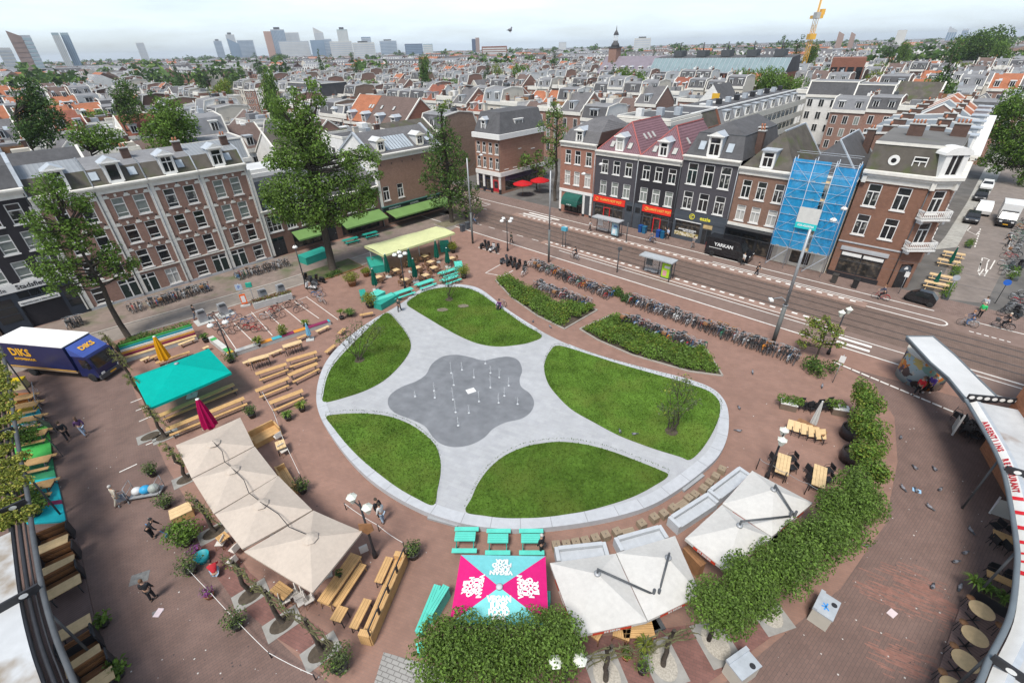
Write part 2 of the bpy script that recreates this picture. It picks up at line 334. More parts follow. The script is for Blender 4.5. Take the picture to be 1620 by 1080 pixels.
pline((1574,412),(1566,426),.12);pline((1556,426),(1550,434),.12);pline((1563,427),(1558,435),.12);pline((1556,408),(1563,410),.12);pline((1552,416),(1547,430),.12)
for l in(((1554,408),(1565,411)),((1554,408),(1553,413)),((1565,411),(1562,415)),((1552,415),(1549,429)),((1562,416),(1559,430)),((1548,432),(1559,434)),((1548,432),(1550,436)),((1559,434),(1557,437))):pline(*l,wd=.12)
pline((1594,398),(1601,371),.12);pline((1542,391),(1551,362),.14,.03,(.8,.5));pline((1530,365),(1544,372),.1);pline((1530,365),(1536,359),.1);pline((1544,372),(1549,366),.1)
struct('pavement_markings',b,M_MARK)
b=MB();tri_poly(b,gp((1478,395),(1495,375),(1530,320),(1556,270),(1575,240))+gp((1600,236),(1570,300),(1540,345),(1514,391)),.014);struct('concrete_sidewalk',b,M_CONCP)
b=MB();tri_poly(b,gp((1514,391),(1540,345),(1570,300),(1600,236),(1622,236),(1650,240))+gp((1635,330),(1600,400),(1560,480),(1470,470),(1490,440)),.006);struct('street_paving',b,mat('street_bricks',(.19,.16,.14),.9,.14,.3,world=True,s2=1.2,v2=.1))
# round lawn square
def pz(p):return .05+.36*max(0,min(1,(52.3-p[1])/34.7))
def Gz(u,v,f=pz):
 p=G(u,v)
 for _ in range(4):p=G(u,v,f(p))
 return p
OUT=[(700,450),(735,451),(762,459),(800,488),(850,520),(900,545),(960,566),(1030,585),(1085,599),(1125,614),(1145,633),(1152,657),(1150,690),(1137,719),(1113,743),(1075,772),(1035,796),(990,812),(930,825),(860,834),(800,836),(740,829),(690,815),(650,798),(610,775),(575,748),(545,716),(520,681),(506,655),(501,630),(505,600),(516,573),(535,549),(560,527),(590,506),(618,490),(640,476),(668,457)]
PET=dict(T=[(644,481),(655,470),(675,460),(702,455),(732,455),(755,462),(775,475),(800,493),(830,514),(857,531),(840,541),(815,546),(785,548),(755,543),(728,532),(700,517),(675,502),(657,491)],LT=[(613,495),(630,511),(644,530),(650,546),(646,560),(632,579),(610,600),(582,616),(548,628),(513,636),(512,622),(516,602),(523,585),(537,566),(556,546),(577,525),(596,507)],LB=[(516,660),(530,656),(560,654),(590,655),(620,660),(650,672),(673,688),(689,705),(696,725),(697,748),(692,775),(686,799),(660,789),(630,772),(600,750),(570,725),(546,700),(527,676)],B=[(737,809),(746,788),(757,764),(775,740),(800,720),(830,707),(860,701),(890,699),(930,704),(970,715),(1010,730),(1040,742),(1057,752),(1035,768),(1000,786),(950,802),(900,813),(850,819),(800,819),(765,815)],R=[(884,547),(870,556),(863,570),(861,585),(867,606),(881,625),(905,648),(940,668),(980,689),(1030,708),(1075,722),(1091,727),(1108,713),(1124,690),(1135,667),(1139,650),(1137,634),(1121,619),(1088,607),(1040,593),(980,576),(930,560)])
BLOB=[(700,564),(722,561),(745,565),(765,570),(785,566),(805,564),(820,570),(826,585),(822,600),(825,612),(838,622),(845,636),(840,651),(825,662),(800,668),(780,678),(766,692),(745,703),(720,707),(698,702),(684,690),(672,674),(650,663),(625,653),(614,640),(617,625),(635,612),(658,603),(674,592),(683,576)]
o_pts=cr_spline([Gz(*p) for p in OUT],5)
M_PATH=mat('pale_pavers',(.365,.37,.375),.85,.07,.25,kind='brick',col2=(.335,.34,.35),bw=.62,bh=.31,ms=.014,mortar=(.33,.33,.335),world=True,s2=1.5,v2=.06,rot=(0,0,radians(26)),bias=0,spec=.25)
M_BLOB=mat('wet_dark_pavers',(.165,.17,.18),.55,.1,.3,kind='brick',col2=(.148,.154,.163),bw=.62,bh=.31,ms=.012,mortar=(.16,.165,.17),world=True,s2=1.2,v2=.1,rot=(0,0,radians(26)),spec=.4)
M_RIM=mat('pale_granite',(.40,.41,.425),.75,.07,.6,world=True,s2=3,v2=.06)
M_RIMJ=mat('stone_joint',(.25,.25,.26),.9,.1,1)
M_GRASS=mat('lawn_grass',(.066,.122,.018),.95,.34,.5,world=True,s2=6,v2=.3,island=.2,spec=.05,col2=(.1,.135,.026),cs=.3,lo=.48,hi=.75,bump=.8,bscale=14)
b=MB();tri_poly(b,o_pts,lambda p:pz(p));
n=len(o_pts)
for i in range(n):
 p,q=o_pts[i],o_pts[(i+1)%n]
 b.quad((p.x,p.y,-.02),(p.x,p.y,pz(p)),(q.x,q.y,pz(q)),(q.x,q.y,-.02),1)
struct('fountain_square',b,[M_PATH,M_RIM])
ctr=Vector((0,34,0));inn=[]
for i in range(n):
 d=(o_pts[(i+1)%n]-o_pts[i-1]).normalized();nn=Vector((-d.y,d.x,0))
 if nn.dot(ctr-o_pts[i])<0:nn=-nn
 inn.append(o_pts[i]+nn*.72)
gaps=[G(630,486),G(870,535),G(712,822),G(1080,752),G(508,645)]
b=MB();acc=0;J=MB()
for i in range(n):
 j=(i+1)%n;p,q,r,s_=o_pts[i],o_pts[j],inn[j],inn[i];mid=(p+r)/2
 if(mid-gaps[0]).length<1.9 or(mid-gaps[1]).length<2.1:continue
 e=.035
 out_=[v+(v-w_).normalized()*.03 for v,w_ in((p,s_),(q,r))]
 z=lambda v:pz(v)+e
 b.quad((out_[0].x,out_[0].y,z(p)),(s_.x,s_.y,z(s_)),(r.x,r.y,z(r)),(out_[1].x,out_[1].y,z(q)))
 b.quad((out_[0].x,out_[0].y,-.02),(out_[0].x,out_[0].y,z(p)),(out_[1].x,out_[1].y,z(q)),(out_[1].x,out_[1].y,-.02))
 b.quad((s_.x,s_.y,z(s_)),(s_.x,s_.y,z(s_)-.1),(r.x,r.y,z(r)-.1),(r.x,r.y,z(r)))
 acc+=(q-p).length
 if acc>1.7:
  acc=0;d=(q-p).normalized()*.02
  b.quad((out_[0]-d).to_tuple()[:2]+(z(p)+.004,),(s_-d).to_tuple()[:2]+(z(s_)+.004,),(s_+d).to_tuple()[:2]+(z(s_)+.004,),(out_[0]+d).to_tuple()[:2]+(z(p)+.004,),1)
struct('stone_rim',b,[M_RIM,M_RIMJ])
b=MB()
for(u0,v0),(u1,v1),ww in(((682,811),(729,824),.5),((1072,771),(1104,747),.5)):
 p,q=G(u0,v0),G(u1,v1);d=(q-p).normalized();nn=Vector((-d.y,d.x,0))
 if nn.dot(ctr-p)>0:nn=-nn
 b.prism([p,q,q+nn*ww,p+nn*ww],0,.17);b.prism([p,q,q+nn*ww*.08,p+nn*ww*.08],.17,.24,1)
struct('stone_step',b,[mat('step_stone',(.30,.31,.32),.8,.1,1,world=True),DARKM])
g=MB();rg=random.Random(5)
for k,P in PET.items():
 pts=cr_spline([Gz(*p) for p in P],5)
 tri_poly(g,pts,lambda p:pz(p)+.045)
 for i in range(len(pts)):
  p,q=pts[i],pts[(i+1)%len(pts)]
  g.quad((p.x,p.y,pz(p)),(p.x,p.y,pz(p)+.045),(q.x,q.y,pz(q)+.045),(q.x,q.y,pz(q)))
  L=(q-p).length
  for t in range(int(L/.05)):
   c=p+(q-p)*rg.random()+Vector((rg.gauss(0,.035),rg.gauss(0,.035),0));a=rg.random()*pi;h=rg.uniform(.04,.1);wv=Vector((cos(a),sin(a),0))*.03;z0=pz(c)+.03
   g.add([tuple(c-wv+Vector((0,0,z0))),tuple(c+wv+Vector((0,0,z0))),tuple(c+Vector((rg.gauss(0,.02),rg.gauss(0,.02),z0+h)))],[(0,1,2)])
 xs=[p.x for p in pts];ys=[p.y for p in pts]
 from mathutils.geometry import intersect_point_tri_2d
 def inside(x,y):
  c=False;m_=len(pts)
  for i in range(m_):
   a,d=pts[i],pts[i-1]
   if(a.y>y)!=(d.y>y) and x<(d.x-a.x)*(y-a.y)/(d.y-a.y)+a.x:c=not c
  return c
 area=(max(xs)-min(xs))*(max(ys)-min(ys))
 for t in range(int(area*90)):
  x,y=rg.uniform(min(xs),max(xs)),rg.uniform(min(ys),max(ys))
  if not inside(x,y):continue
  a=rg.random()*pi;h=rg.uniform(.05,.12);wx,wy=cos(a)*.04,sin(a)*.04;z0=pz((x,y))+.04
  g.add([(x-wx,y-wy,z0),(x+wx,y+wy,z0),(x+rg.gauss(0,.03),y+rg.gauss(0,.03),z0+h)],[(0,1,2)])
o=obj('lawn_grass',g,M_GRASS);tag(o,'mown green grass of the five rounded lawns in the paved square','grass',kind='stuff')
b=MB();tri_poly(b,cr_spline([Gz(*p) for p in BLOB],4),lambda p:pz(p)+.006);struct('wet_fountain_paving',b,M_BLOB)
b=MB();p=Gz(745,618);b.rbox((p.x,p.y,pz(p)+.012),(.75,.6,.012),radians(26));struct('inspection_cover',b,paint((.6,.6,.58),.6))
b=MB()
for u,v in((700,491),(733,485)):
 p=Gz(u,v);b.sheet([(p.x+.6*cos(t*pi/8)*(1+.15*sin(3*t)),p.y+.42*sin(t*pi/8),pz(p)+.06) for t in range(16)],pz(p)+.1)
struct('bare_earth_patch',b,mat('bare_earth',(.16,.14,.10),.95,.3,3))
b=MB();tri_poly(b,gp((592,1080),(607,1031),(703,1058),(715,1110),(580,1130)),.016);struct('grey_setts',b,mat('grey_setts',(.30,.29,.27),.85,.12,.5,kind='brick',col2=(.26,.25,.235),bw=.36,bh=.2,ms=.02,mortar=(.15,.14,.13),world=True,rot=(0,0,radians(20))))
b=MB()
rp=random.Random(3);zk=0
for c,n_ in(((1405,935),90),((1455,930),90),((1425,1040),80),((1480,960),60)):
 for t in range(n_):
  u=c[0]+rp.gauss(0,26);p=G(u,c[1]+(u-c[0])*.38+rp.gauss(0,13));d=(G(c[0]+10,c[1]+4)-G(c[0],c[1])).normalized();q=Vector((-d.y,d.x,0));L=rp.choice([.12,.22,.35]);zk+=1;Z=Vector((0,0,.010+zk*.00001))
  b.quad(p-d*L-q*.03+Z,p+d*L-q*.03+Z,p+d*L+q*.03+Z,p-d*L+q*.03+Z)
struct('relaid_bricks',b,mat('bright_red_brick',(.235,.118,.092),.9,.25,3,world=True))
b=MB()
for u,v,sx,sy,a in((221,914,.9,.7,.4),(247,968,.35,.2,.6)):
 p=G(u,v);b.rbox((p.x,p.y,.014),(sx,sy,.006),a)
struct('utility_cover',b,mat('cast_cover',(.15,.15,.145),.6,.3,6))
b=MB();tri_poly(b,gp((300,812),(325,806),(395,905),(460,960),(530,1010),(520,1062),(440,1010),(370,950),(320,880)),.012);tri_poly(b,gp((890,1012),(1010,1000),(1110,985),(1180,960),(1230,1000),(1120,1080),(1000,1140),(880,1140)),.012);struct('red_paving',b,mat('dark_red_paving',(.19,.095,.08),.88,.14,.3,spec=.2,kind='brick',col2=(.155,.08,.068),bw=.3,bh=.14,ms=.008,mortar=(.12,.075,.065),world=True,s2=1.2,v2=.12,rot=(0,0,.4)))
b=MB();rp=random.Random(9)
for k in range(420):
 u,v=rp.choice([(rp.uniform(90,520),rp.uniform(640,1075)),(rp.uniform(1230,1560),rp.uniform(640,1075)),(rp.uniform(560,1250),rp.uniform(560,900))]);p=G(u,v);r=rp.uniform(.015,.05);a=rp.random()*3
 if hypot(p.x,(p.y-34)*.95)<17.5:continue
 b.add([(p.x+r*cos(a+q*1.57),p.y+r*sin(a+q*1.57),.017) for q in range(4)],[(0,1,2,3)],rp.choice([0,0,1]))
struct('paving_specks',b,[paint((.5,.48,.45),.8),paint((.06,.05,.05),.9)])
def bed(P,k):
 pts=[G(*p) for p in P];b=MB();tri_poly(b,pts,.03)
 for p,q in zip(pts,pts[1:]+pts[:1]):
  d=(q-p).normalized();nn=Vector((-d.y,d.x,0))*.06;b.prism([p-nn,q-nn,q+nn,p+nn],0,.12,1)
 struct('planting_bed',b,[SOIL,M_KERB]);return pts
BED1=[(784,444),(800,437),(835,458),(880,480),(918,483),(945,491),(893,521),(850,500),(810,472)]
BED2=[(917,521),(967,499),(1000,512),(1060,545),(1105,560),(1117,553),(1143,595),(1090,588),(1000,562),(945,538)]
bed1=bed(BED1,1);bed2=bed(BED2,2)
#  BUILDING KIT
def brickmat(name,c,c2=None,mort=None):return mat(name,c,.88,.09,.35,spec=.2,kind='brick',col2=c2,bw=.24,bh=.075,ms=.01,mortar=mort or[x*.75 for x in c],s2=2.2,v2=.08,rot=(pi/2,0,0))
B_BROWN=brickmat('brown_brick',(.30,.185,.145),(.245,.15,.118));B_PINK=brickmat('pink_brick',(.33,.185,.14),(.27,.15,.115));B_RED=brickmat('red_brick',(.255,.115,.08),(.2,.09,.064))
B_TAN=brickmat('tan_brick',(.29,.20,.15),(.24,.165,.125));B_DARK=brickmat('dark_brick',(.12,.075,.06),(.095,.06,.05));B_GREY=brickmat('grey_brick',(.2,.18,.165))
P_SLATE=mat('slate_painted_wall',(.062,.058,.066),.75,.1,1.2);P_BLACK=mat('black_painted_brick',(.024,.022,.026),.7,.15,1.5);P_ANTH=mat('anthracite_paint',(.055,.065,.078),.55,.1,1)
P_WHITE=mat('white_render',(.66,.65,.62),.8,.1,.5,s2=2,v2=.06);P_CREAM=mat('cream_render',(.55,.50,.42),.85,.1,.6)
def tilemat(name,c,ws=2.2,var=.16,c2=None):return mat(name,c,.8,var,.55,spec=.25,kind='wave',dir='X',ws=ws,dist=.25,col2=c2 or[x*.68 for x in c],s2=3,v2=.12)
R_DARK=mat('dark_felt_roof',(.088,.087,.09),.9,.16,.5,spec=.15,s2=2.5,v2=.1);R_GREY=mat('grey_felt_roof',(.2,.2,.205),.9,.15,.4,spec=.15,s2=2,v2=.1);R_BROWN=mat('mossy_slate_roof',(.09,.08,.068),.9,.25,.8,spec=.15,col2=(.075,.085,.04),cs=.7,lo=.5,hi=.7)
R_ZINC=mat('zinc_seam_roof',(.25,.265,.275),.5,.1,.6,kind='wave',dir='X',ws=.75,prof='SAW',col2=(.19,.2,.21));R_ORANGE=tilemat('orange_tile_roof',(.37,.14,.072));R_RED=tilemat('red_tile_roof',(.25,.09,.058));R_PURPLE=tilemat('glazed_purple_tile_roof',(.205,.115,.13),1.1,.1,(.12,.066,.078))
R_TILE=tilemat('grey_tile_roof',(.145,.14,.142),1.6);R_BRTILE=tilemat('brown_tile_roof',(.15,.105,.09));R_WHITE=mat('white_roof_membrane',(.50,.505,.5),.75,.12,.35)
TRIM=mat('cream_trim',(.66,.635,.575),.65,.08,1.2,s2=4,v2=.05);LEAD=mat('lead_flashing',(.36,.39,.42),.5,.15,1.5)
DOOR_G=mat('dark_green_door',(.018,.03,.026),.4,.1,1);AWN_G=mat('green_awning_cloth',(.135,.235,.075),.85,.1,.8,spec=.15);AWN_DG=mat('dark_green_cloth',(.02,.09,.07),.85,.15,1.0,spec=.15)
RED_SIGN=mat('red_sign_panel',(.72,.035,.02),.5,.06,.6);YEL_TXT=paint((.85,.55,.08),.5,name='yellow_lettering');WHT_TXT=paint((.75,.75,.73),.5,name='white_lettering');BLK_TXT=paint((.02,.02,.022),.5,name='black_lettering')
_txt={}
def text_mesh(s,size,align='CENTER',ext=.008,bold=0.0,space=1.0):
 k=(s,size,align,ext,bold,space)
 if k in _txt:return _txt[k]
 cu=bpy.data.curves.new('lettering','FONT');cu.body=s;cu.size=size;cu.align_x=align;cu.align_y='CENTER';cu.extrude=ext;cu.resolution_u=2;cu.offset=bold;cu.space_line=space
 o=bpy.data.objects.new('lettering',cu);COL.objects.link(o);bpy.context.view_layer.update()
 dg=bpy.context.evaluated_depsgraph_get();me=bpy.data.meshes.new_from_object(o.evaluated_get(dg));bpy.data.objects.remove(o);bpy.data.curves.remove(cu);_txt[k]=me;me.name='lettering'
 return me
def lettering(s,size,m,parent,loc,rot=(pi/2,0,0),align='CENTER',bold=0.0,label=None,space=1.0):
 me=text_mesh(s,size,align,bold=bold,space=space).copy();me.materials.clear();me.materials.append(m)
 o=link('lettering',me,parent,loc);o.rotation_euler=rot
 return o
_win={}
def win_mesh(w,h,style='T',frame=None,sill=True):
 frame=frame or WHITE;k=('f',round(w,2),round(h,2),style,frame.name,sill)
 if k in _win:return _win[k]
 b=MB();t=.085;a,c=-w/2,w/2
 b.box(a,a+t,-.03,.1,0,h);b.box(c-t,c,-.03,.1,0,h);b.box(a+t,c-t,-.03,.1,0,t);b.box(a+t,c-t,-.03,.1,h-t,h)
 zt=h*.66
 if style in 'TH2':b.box(a+t,c-t,-.02,.1,zt-.05,zt+.05)
 if style=='T':b.box(-.045,.045,-.02,.1,t,zt-.05)
 if style=='2':b.box(-.04,.04,-.02,.1,t,zt-.05);b.box(-.04,.04,-.02,.1,zt+.05,h-t)
 if style=='H':b.box(a+t,c-t,-.01,.1,h*.22-.03,h*.22+.03)
 if style=='X':
  for i in(1,2):xx=a+(c-a)*i/3;b.box(xx-.025,xx+.025,-.01,.1,t,h-t);zz=h*i/3;b.box(a+t,c-t,0,.09,zz-.025,zz+.025)
 if sill:b.box(a-.1,c+.1,-.16,.02,-.13,-.005)
 _win[k]=b.mesh('window',frame);return _win[k]
def pane_mesh(w,h,m):
 k=('p',round(w,2),round(h,2),m.name)
 if k not in _win:b=MB();b.quad((-w/2+.05,.06,.05),(w/2-.05,.06,.05),(w/2-.05,.06,h-.05),(-w/2+.05,.06,h-.05));_win[k]=b.mesh('pane',m)
 return _win[k]
def window(par,x,z,w,h,style='T',pane=None,y=.07,frame=None,sill=True,rz=0):
 if pane is None or pane is GLASS_D:pane=(GLASS_D,GLASS_M,GLASS_D,GLASS_D,GLASS_M)[int(abs(x*7.3+z*3.1+par.location.x*1.7))%5]
 o=link('window',win_mesh(w,h,style,frame,sill),par,(x,y,z),rz);link('pane',pane_mesh(w,h,pane or GLASS_D),o,(0,0,0));return o
def wall_front(b,W_,z0,z1,ops,m=0,mr=0,dep=.2,y=0):
 xs=sorted(set([0,W_]+[v for o in ops for v in(o[0],o[0]+o[2])]));zs=sorted(set([z0,z1]+[v for o in ops for v in(o[1],o[1]+o[3])]))
 for x0,x1 in zip(xs,xs[1:]):
  for a,c in zip(zs,zs[1:]):
   cx,cz=(x0+x1)/2,(a+c)/2
   if any(o[0]<cx<o[0]+o[2] and o[1]<cz<o[1]+o[3] for o in ops):continue
   b.quad((x0,y,a),(x1,y,a),(x1,y,c),(x0,y,c),m)
 for x,z,w_,h in ops:
  b.quad((x,y,z),(x,y,z+h),(x,y+dep,z+h),(x,y+dep,z),mr);b.quad((x+w_,y,z+h),(x+w_,y,z),(x+w_,y+dep,z),(x+w_,y+dep,z+h),mr)
  b.quad((x,y,z+h),(x+w_,y,z+h),(x+w_,y+dep,z+h),(x,y+dep,z+h),mr);b.quad((x+w_,y,z),(x,y,z),(x,y+dep,z),(x+w_,y+dep,z),mr)
  b.quad((x,y+dep,z),(x+w_,y+dep,z),(x+w_,y+dep,z+h),(x,y+dep,z+h),mr)
def profile_roof(W_,prof,mats_idx,m_end=1,x0=0,over=0,thick=.1):
 """roof skin from a (y,z) profile swept along x, with closed ends"""
 b=MB()
 for(p,q),mi in zip(zip(prof,prof[1:]),mats_idx):
  b.quad((x0-over,p[0],p[1]),(x0+W_+over,p[0],p[1]),(x0+W_+over,q[0],q[1]),(x0-over,q[0],q[1]),mi)
 z0=min(p[1] for p in prof)
 for x,s_ in((x0,1),(x0+W_,-1)):
  pts=[(x,p[0],p[1]-.02) for p in prof]
  if prof[0][1]>z0+.01:pts=[(x,prof[0][0],z0)]+pts
  if prof[-1][1]>z0+.01:pts=pts+[(x,prof[-1][0],z0)]
  b.add(pts,[tuple(range(len(pts)))[::s_]],m_end)
 return b
def verge(b,W_,prof,m,xs=None,wd=.16,hgt=.16):
 """raised capping along the two ends of a profile roof"""
 for x in(xs if xs is not None else(0,W_)):
  for p,q in zip(prof,prof[1:]):
   d=Vector((0,q[0]-p[0],q[1]-p[1]));L=d.length
   if L<.05:continue
   a=atan2(q[1]-p[1],q[0]-p[0])
   b.rbox((x,(p[0]+q[0])/2,(p[1]+q[1])/2+.04),(wd,L+.05,hgt),0,m,rx=a)
def chimney(par,x,y,z,w=.9,d=.5,h=1.5,m=None,pots=2,potm=None):
 b=MB();b.box(x-w/2,x+w/2,y-d/2,y+d/2,z-1.2,z+h);b.box(x-w/2-.08,x+w/2+.08,y-d/2-.08,y+d/2+.08,z+h,z+h+.12,1)
 for k in range(pots):b.bar((x+(k-(pots-1)/2)*.32,y,z+h+.12),(x+(k-(pots-1)/2)*.32,y,z+h+.5),.11,.09,8,2)
 return obj('chimney',b,[m or B_DARK,CONC,potm or TERRA],par)
def dormer(par,x,z,w=1.4,h=1.9,y0=.3,dep=2.2,ped=True,style='T',pane=None,m=None,roofm=None):
 m=m or WHITE;b=MB();t=.16
 b.box(x-w/2,x-w/2+t,y0,y0+dep,z,z+h);b.box(x+w/2-t,x+w/2,y0,y0+dep,z,z+h);b.box(x-w/2+t,x+w/2-t,y0,y0+.2,z-.1,z+.12);b.box(x-w/2+t,x+w/2-t,y0,y0+.2,z+h-.14,z+h)
 b.box(x-w/2-.03,x-w/2-.002,y0+.25,y0+dep,z,z+h-.02,1);b.box(x+w/2+.002,x+w/2+.03,y0+.25,y0+dep,z,z+h-.02,1)
 if ped:
  o=.22;H_=.55;y1=y0+dep
  pts=[(x-w/2-o,y0-.15,z+h),(x+w/2+o,y0-.15,z+h),(x,y0-.15,z+h+H_),(x-w/2-o,y1,z+h),(x+w/2+o,y1,z+h),(x,y1,z+h+H_)]
  b.add(pts,[(0,1,2),(0,3,4,1)],0);b.add(pts,[(1,4,5,2),(0,2,5,3)],1)
  b.box(x-w/2-o-.05,x+w/2+o+.05,y0-.22,y0-.05,z+h-.03,z+h+.09)
 else:b.box(x-w/2-.15,x+w/2+.15,y0-.15,y0+dep,z+h,z+h+.14,1)
 o=obj('dormer',b,[m,roofm or LEAD],par)
 wi=link('window',win_mesh(w-2*t,h-.26,style,WHITE,False),o,(x,y0+.1,z+.12));link('pane',pane_mesh(w-2*t,h-.26,pane or GLASS_D),wi,(0,0,0)) if False else None
 link('pane',pane_mesh(w-2*t,h-.26,pane or GLASS_D),o,(x,y0+.1,z+.12))
 return o
def skylight(par,x,y,z,ang,w=.8,h=1.0,m=None):
 b=MB();M=Matrix.Translation((x,y,z))@Matrix.Rotation(ang,4,'X')
 q=MB();q.box(-w/2-.06,w/2+.06,-h/2-.06,h/2+.06,-.05,.06,0);q.box(-w/2,w/2,-h/2,h/2,.062,.07,1);b.join(q,M)
 return obj('skylight',b,[DARKM,m or GLASS_G],par)
def cornice(par,W_,z0,z1,out=.35,m=None,x0=0,name='cornice'):
 b=MB();h=z1-z0
 b.box(x0,x0+W_,-out*.35,.0,z0,z0+h*.55);b.box(x0-.02,x0+W_+.02,-out*.7,.02,z0+h*.55,z0+h*.8);b.box(x0-.04,x0+W_+.04,-out,.25,z0+h*.8,z1)
 n=int(W_/.5)
 return obj(name,b,m or TRIM,par)
def house(label,p0,W_,rz,dep,zc,wm,wins=(),doors=(),ops_extra=(),side=None,name='brick_house',cat='house',trim=None,group=None,zbase=0,frame=None,backm=None,backwins=()):
 """front wall at local y=0 with real openings; x runs left to right seen from the street"""
 t=thing(name,label,cat,p0,rz,group)
 b=MB();ops=[(x-w/2,z,w,h) for x,z,w,h,*_ in wins]+[(x-w/2,z,w,h) for x,z,w,h,*_ in doors]+list(ops_extra)
 wall_front(b,W_,0,zc,ops,0,0)
 b.quad((0,dep,0),(0,0,0),(0,0,zc),(0,dep,zc),1);b.quad((W_,0,0),(W_,dep,0),(W_,dep,zc),(W_,0,zc),1)
 b.quad((W_,dep,0),(0,dep,0),(0,dep,zc),(W_,dep,zc),2)
 obj('wall',b,[wm,side or wm,backm or side or wm],t)
 for x,z,w,h,*r in wins:window(t,x,z,w,h,r[0] if r else 'T',r[1] if len(r)>1 else GLASS_D,frame=frame)
 for x,z,w,h,*r in doors:
  d=MB();m=r[0] if r else DOOR_G;leaf=2 if w>1.5 else 1;zt=h*.78
  for k in range(leaf):
   a=-w/2+w*k/leaf;e=a+w/leaf
   d.box(a+.07,e-.07,.0,.06,.02,zt-.05,0)
   d.box(a+.2,e-.2,-.02,.0,.25,zt*.45,0);d.box(a+.2,e-.2,-.02,.0,zt*.52,zt-.2,0)
   d.box(a,a+.07,-.04,.1,0,h,1);d.box(e-.07,e,-.04,.1,0,h,1);d.box(a+.07,e-.07,-.03,.1,zt-.05,zt+.05,1);d.box(a+.07,e-.07,-.03,.1,h-.07,h,1);d.box(a+.07,e-.07,.04,.06,zt+.05,h-.07,2)
  dd=obj('door',d,[m,r[1] if len(r)>1 else WHITE,GLASS_D],t,(x,.06,z))
  hb=MB();hb.box(w/leaf-w/2-.2,w/leaf-w/2-.14,-.06,0,1.0,1.12);obj('handle',hb,STEEL,dd)
 b=MB();b.bar((W_-.12,-.09,.1),(W_-.12,-.09,zc),.055,None,6);b.bar((W_-.12,-.09,zc),(W_-.12,-.3,zc+.35),.055,None,6);obj('drainpipe',b,STEEL if len(label)%2 else DARKM,t)
 for x,z,w,h,*r in backwins:window(t,x,z,w,h,'T',GLASS_D,y=dep-.07+.09,rz=pi,frame=frame)
 return t
def box_awning(par,x0,x1,zt,zb,out,m,name='awning',y0=-.05,val=.22):
 b=MB();b.quad((x0,y0-out,zb),(x1,y0-out,zb),(x1,y0,zt),(x0,y0,zt),0);b.quad((x0,y0,zt-.04),(x1,y0,zt-.04),(x1,y0-out,zb-.04),(x0,y0-out,zb-.04),0)
 b.quad((x0,y0-out-.01,zb-val),(x1,y0-out-.01,zb-val),(x1,y0-out-.01,zb),(x0,y0-out-.01,zb),0);b.quad((x1,y0-out+.01,zb-val),(x0,y0-out+.01,zb-val),(x0,y0-out+.01,zb),(x1,y0-out+.01,zb),0)
 n=max(1,round((x1-x0)/2.9))
 for k in range(1,n):xx=x0+(x1-x0)*k/n;b.quad((xx-.03,y0-out,zb+.012),(xx+.03,y0-out,zb+.012),(xx+.03,y0,zt+.012),(xx-.03,y0,zt+.012),1)
 b.box(x0,x1,y0-.12,y0+.03,zt-.1,zt+.1,2)
 return obj(name,b,[m,paint(tuple(min(1,c*1.25) for c in m.diffuse_color[:3]),.8) if False else m,BLACKM],par)
def shopglass(par,x0,x1,z0,z1,n=2,fm=None,gm=None,y=.1,name='shop_window'):
 b=MB();w=(x1-x0);t=.09
 for k in range(n+1):xx=x0+(w-t)*k/max(n,1);b.box(xx,xx+t,y-.12,y+.04,z0,z1)
 b.box(x0,x1,y-.1,y+.03,z0,z0+.1);b.box(x0,x1,y-.1,y+.03,z1-.1,z1)
 if n:b.box(x0,x1,y-.08,y+.03,z0+(z1-z0)*.76,z0+(z1-z0)*.76+.07)
 o=obj(name,b,fm or BLACKM,par)
 g=MB();g.quad((x0+.02,y,z0+.02),(x1-.02,y,z0+.02),(x1-.02,y,z1-.02),(x0+.02,y,z1-.02));obj('pane',g,gm or GLASS_SHOP,o)
 return o
GLASS_SHOP=mat('shop_window_glass',(.03,.028,.026),.06,.5,.8,spec=.5,col2=(.13,.1,.07),cs=1.6,lo=.5,hi=.75)
def sign(par,x0,x1,z0,z1,m,text=None,tsize=.5,tm=None,y=-.14,bold=.0,tx=None,name='sign_board',tz=None):
 b=MB();b.box(x0,x1,y,y+.12,z0,z1);o=obj(name,b,m,par)
 if text:lettering(text,tsize,tm or WHT_TXT,o,((x0+x1)/2 if tx is None else tx,y-.012,(z0+z1)/2 if tz is None else tz),bold=bold)
 return o
def merge_into(o,mb,mats):
 """add relief (keystones, anchors, bands) to a wall's own mesh"""
 me=o.data;k=len(me.materials);mats=mats if isinstance(mats,(list,tuple)) else[mats]
 v=[tuple(x.co) for x in me.vertices];f=[tuple(p.vertices) for p in me.polygons];mi=[p.material_index for p in me.polygons]
 n=len(v);v+=mb.v;f+=[tuple(i+n for i in q) for q in mb.f];mi+=[i+k for i in mb.m]
 new=bpy.data.meshes.new(me.name);new.from_pydata(v,[],f)
 for m in list(me.materials)+list(mats):new.materials.append(m)
 new.polygons.foreach_set('material_index',mi);new.update();o.data=new
def wall_of(t):return[c for c in t.children if c.name.split('.')[0]=='wall'][0]
#  BUILDINGS ROUND THE SQUARE
PR,PL=G(435,408),G(150,490)
LDIR=(PR-PL).normalized();LANG=atan2(LDIR.y,LDIR.x)
def LP(x,y=0):return PL+LDIR*x+Vector((-LDIR.y,LDIR.x,0))*y
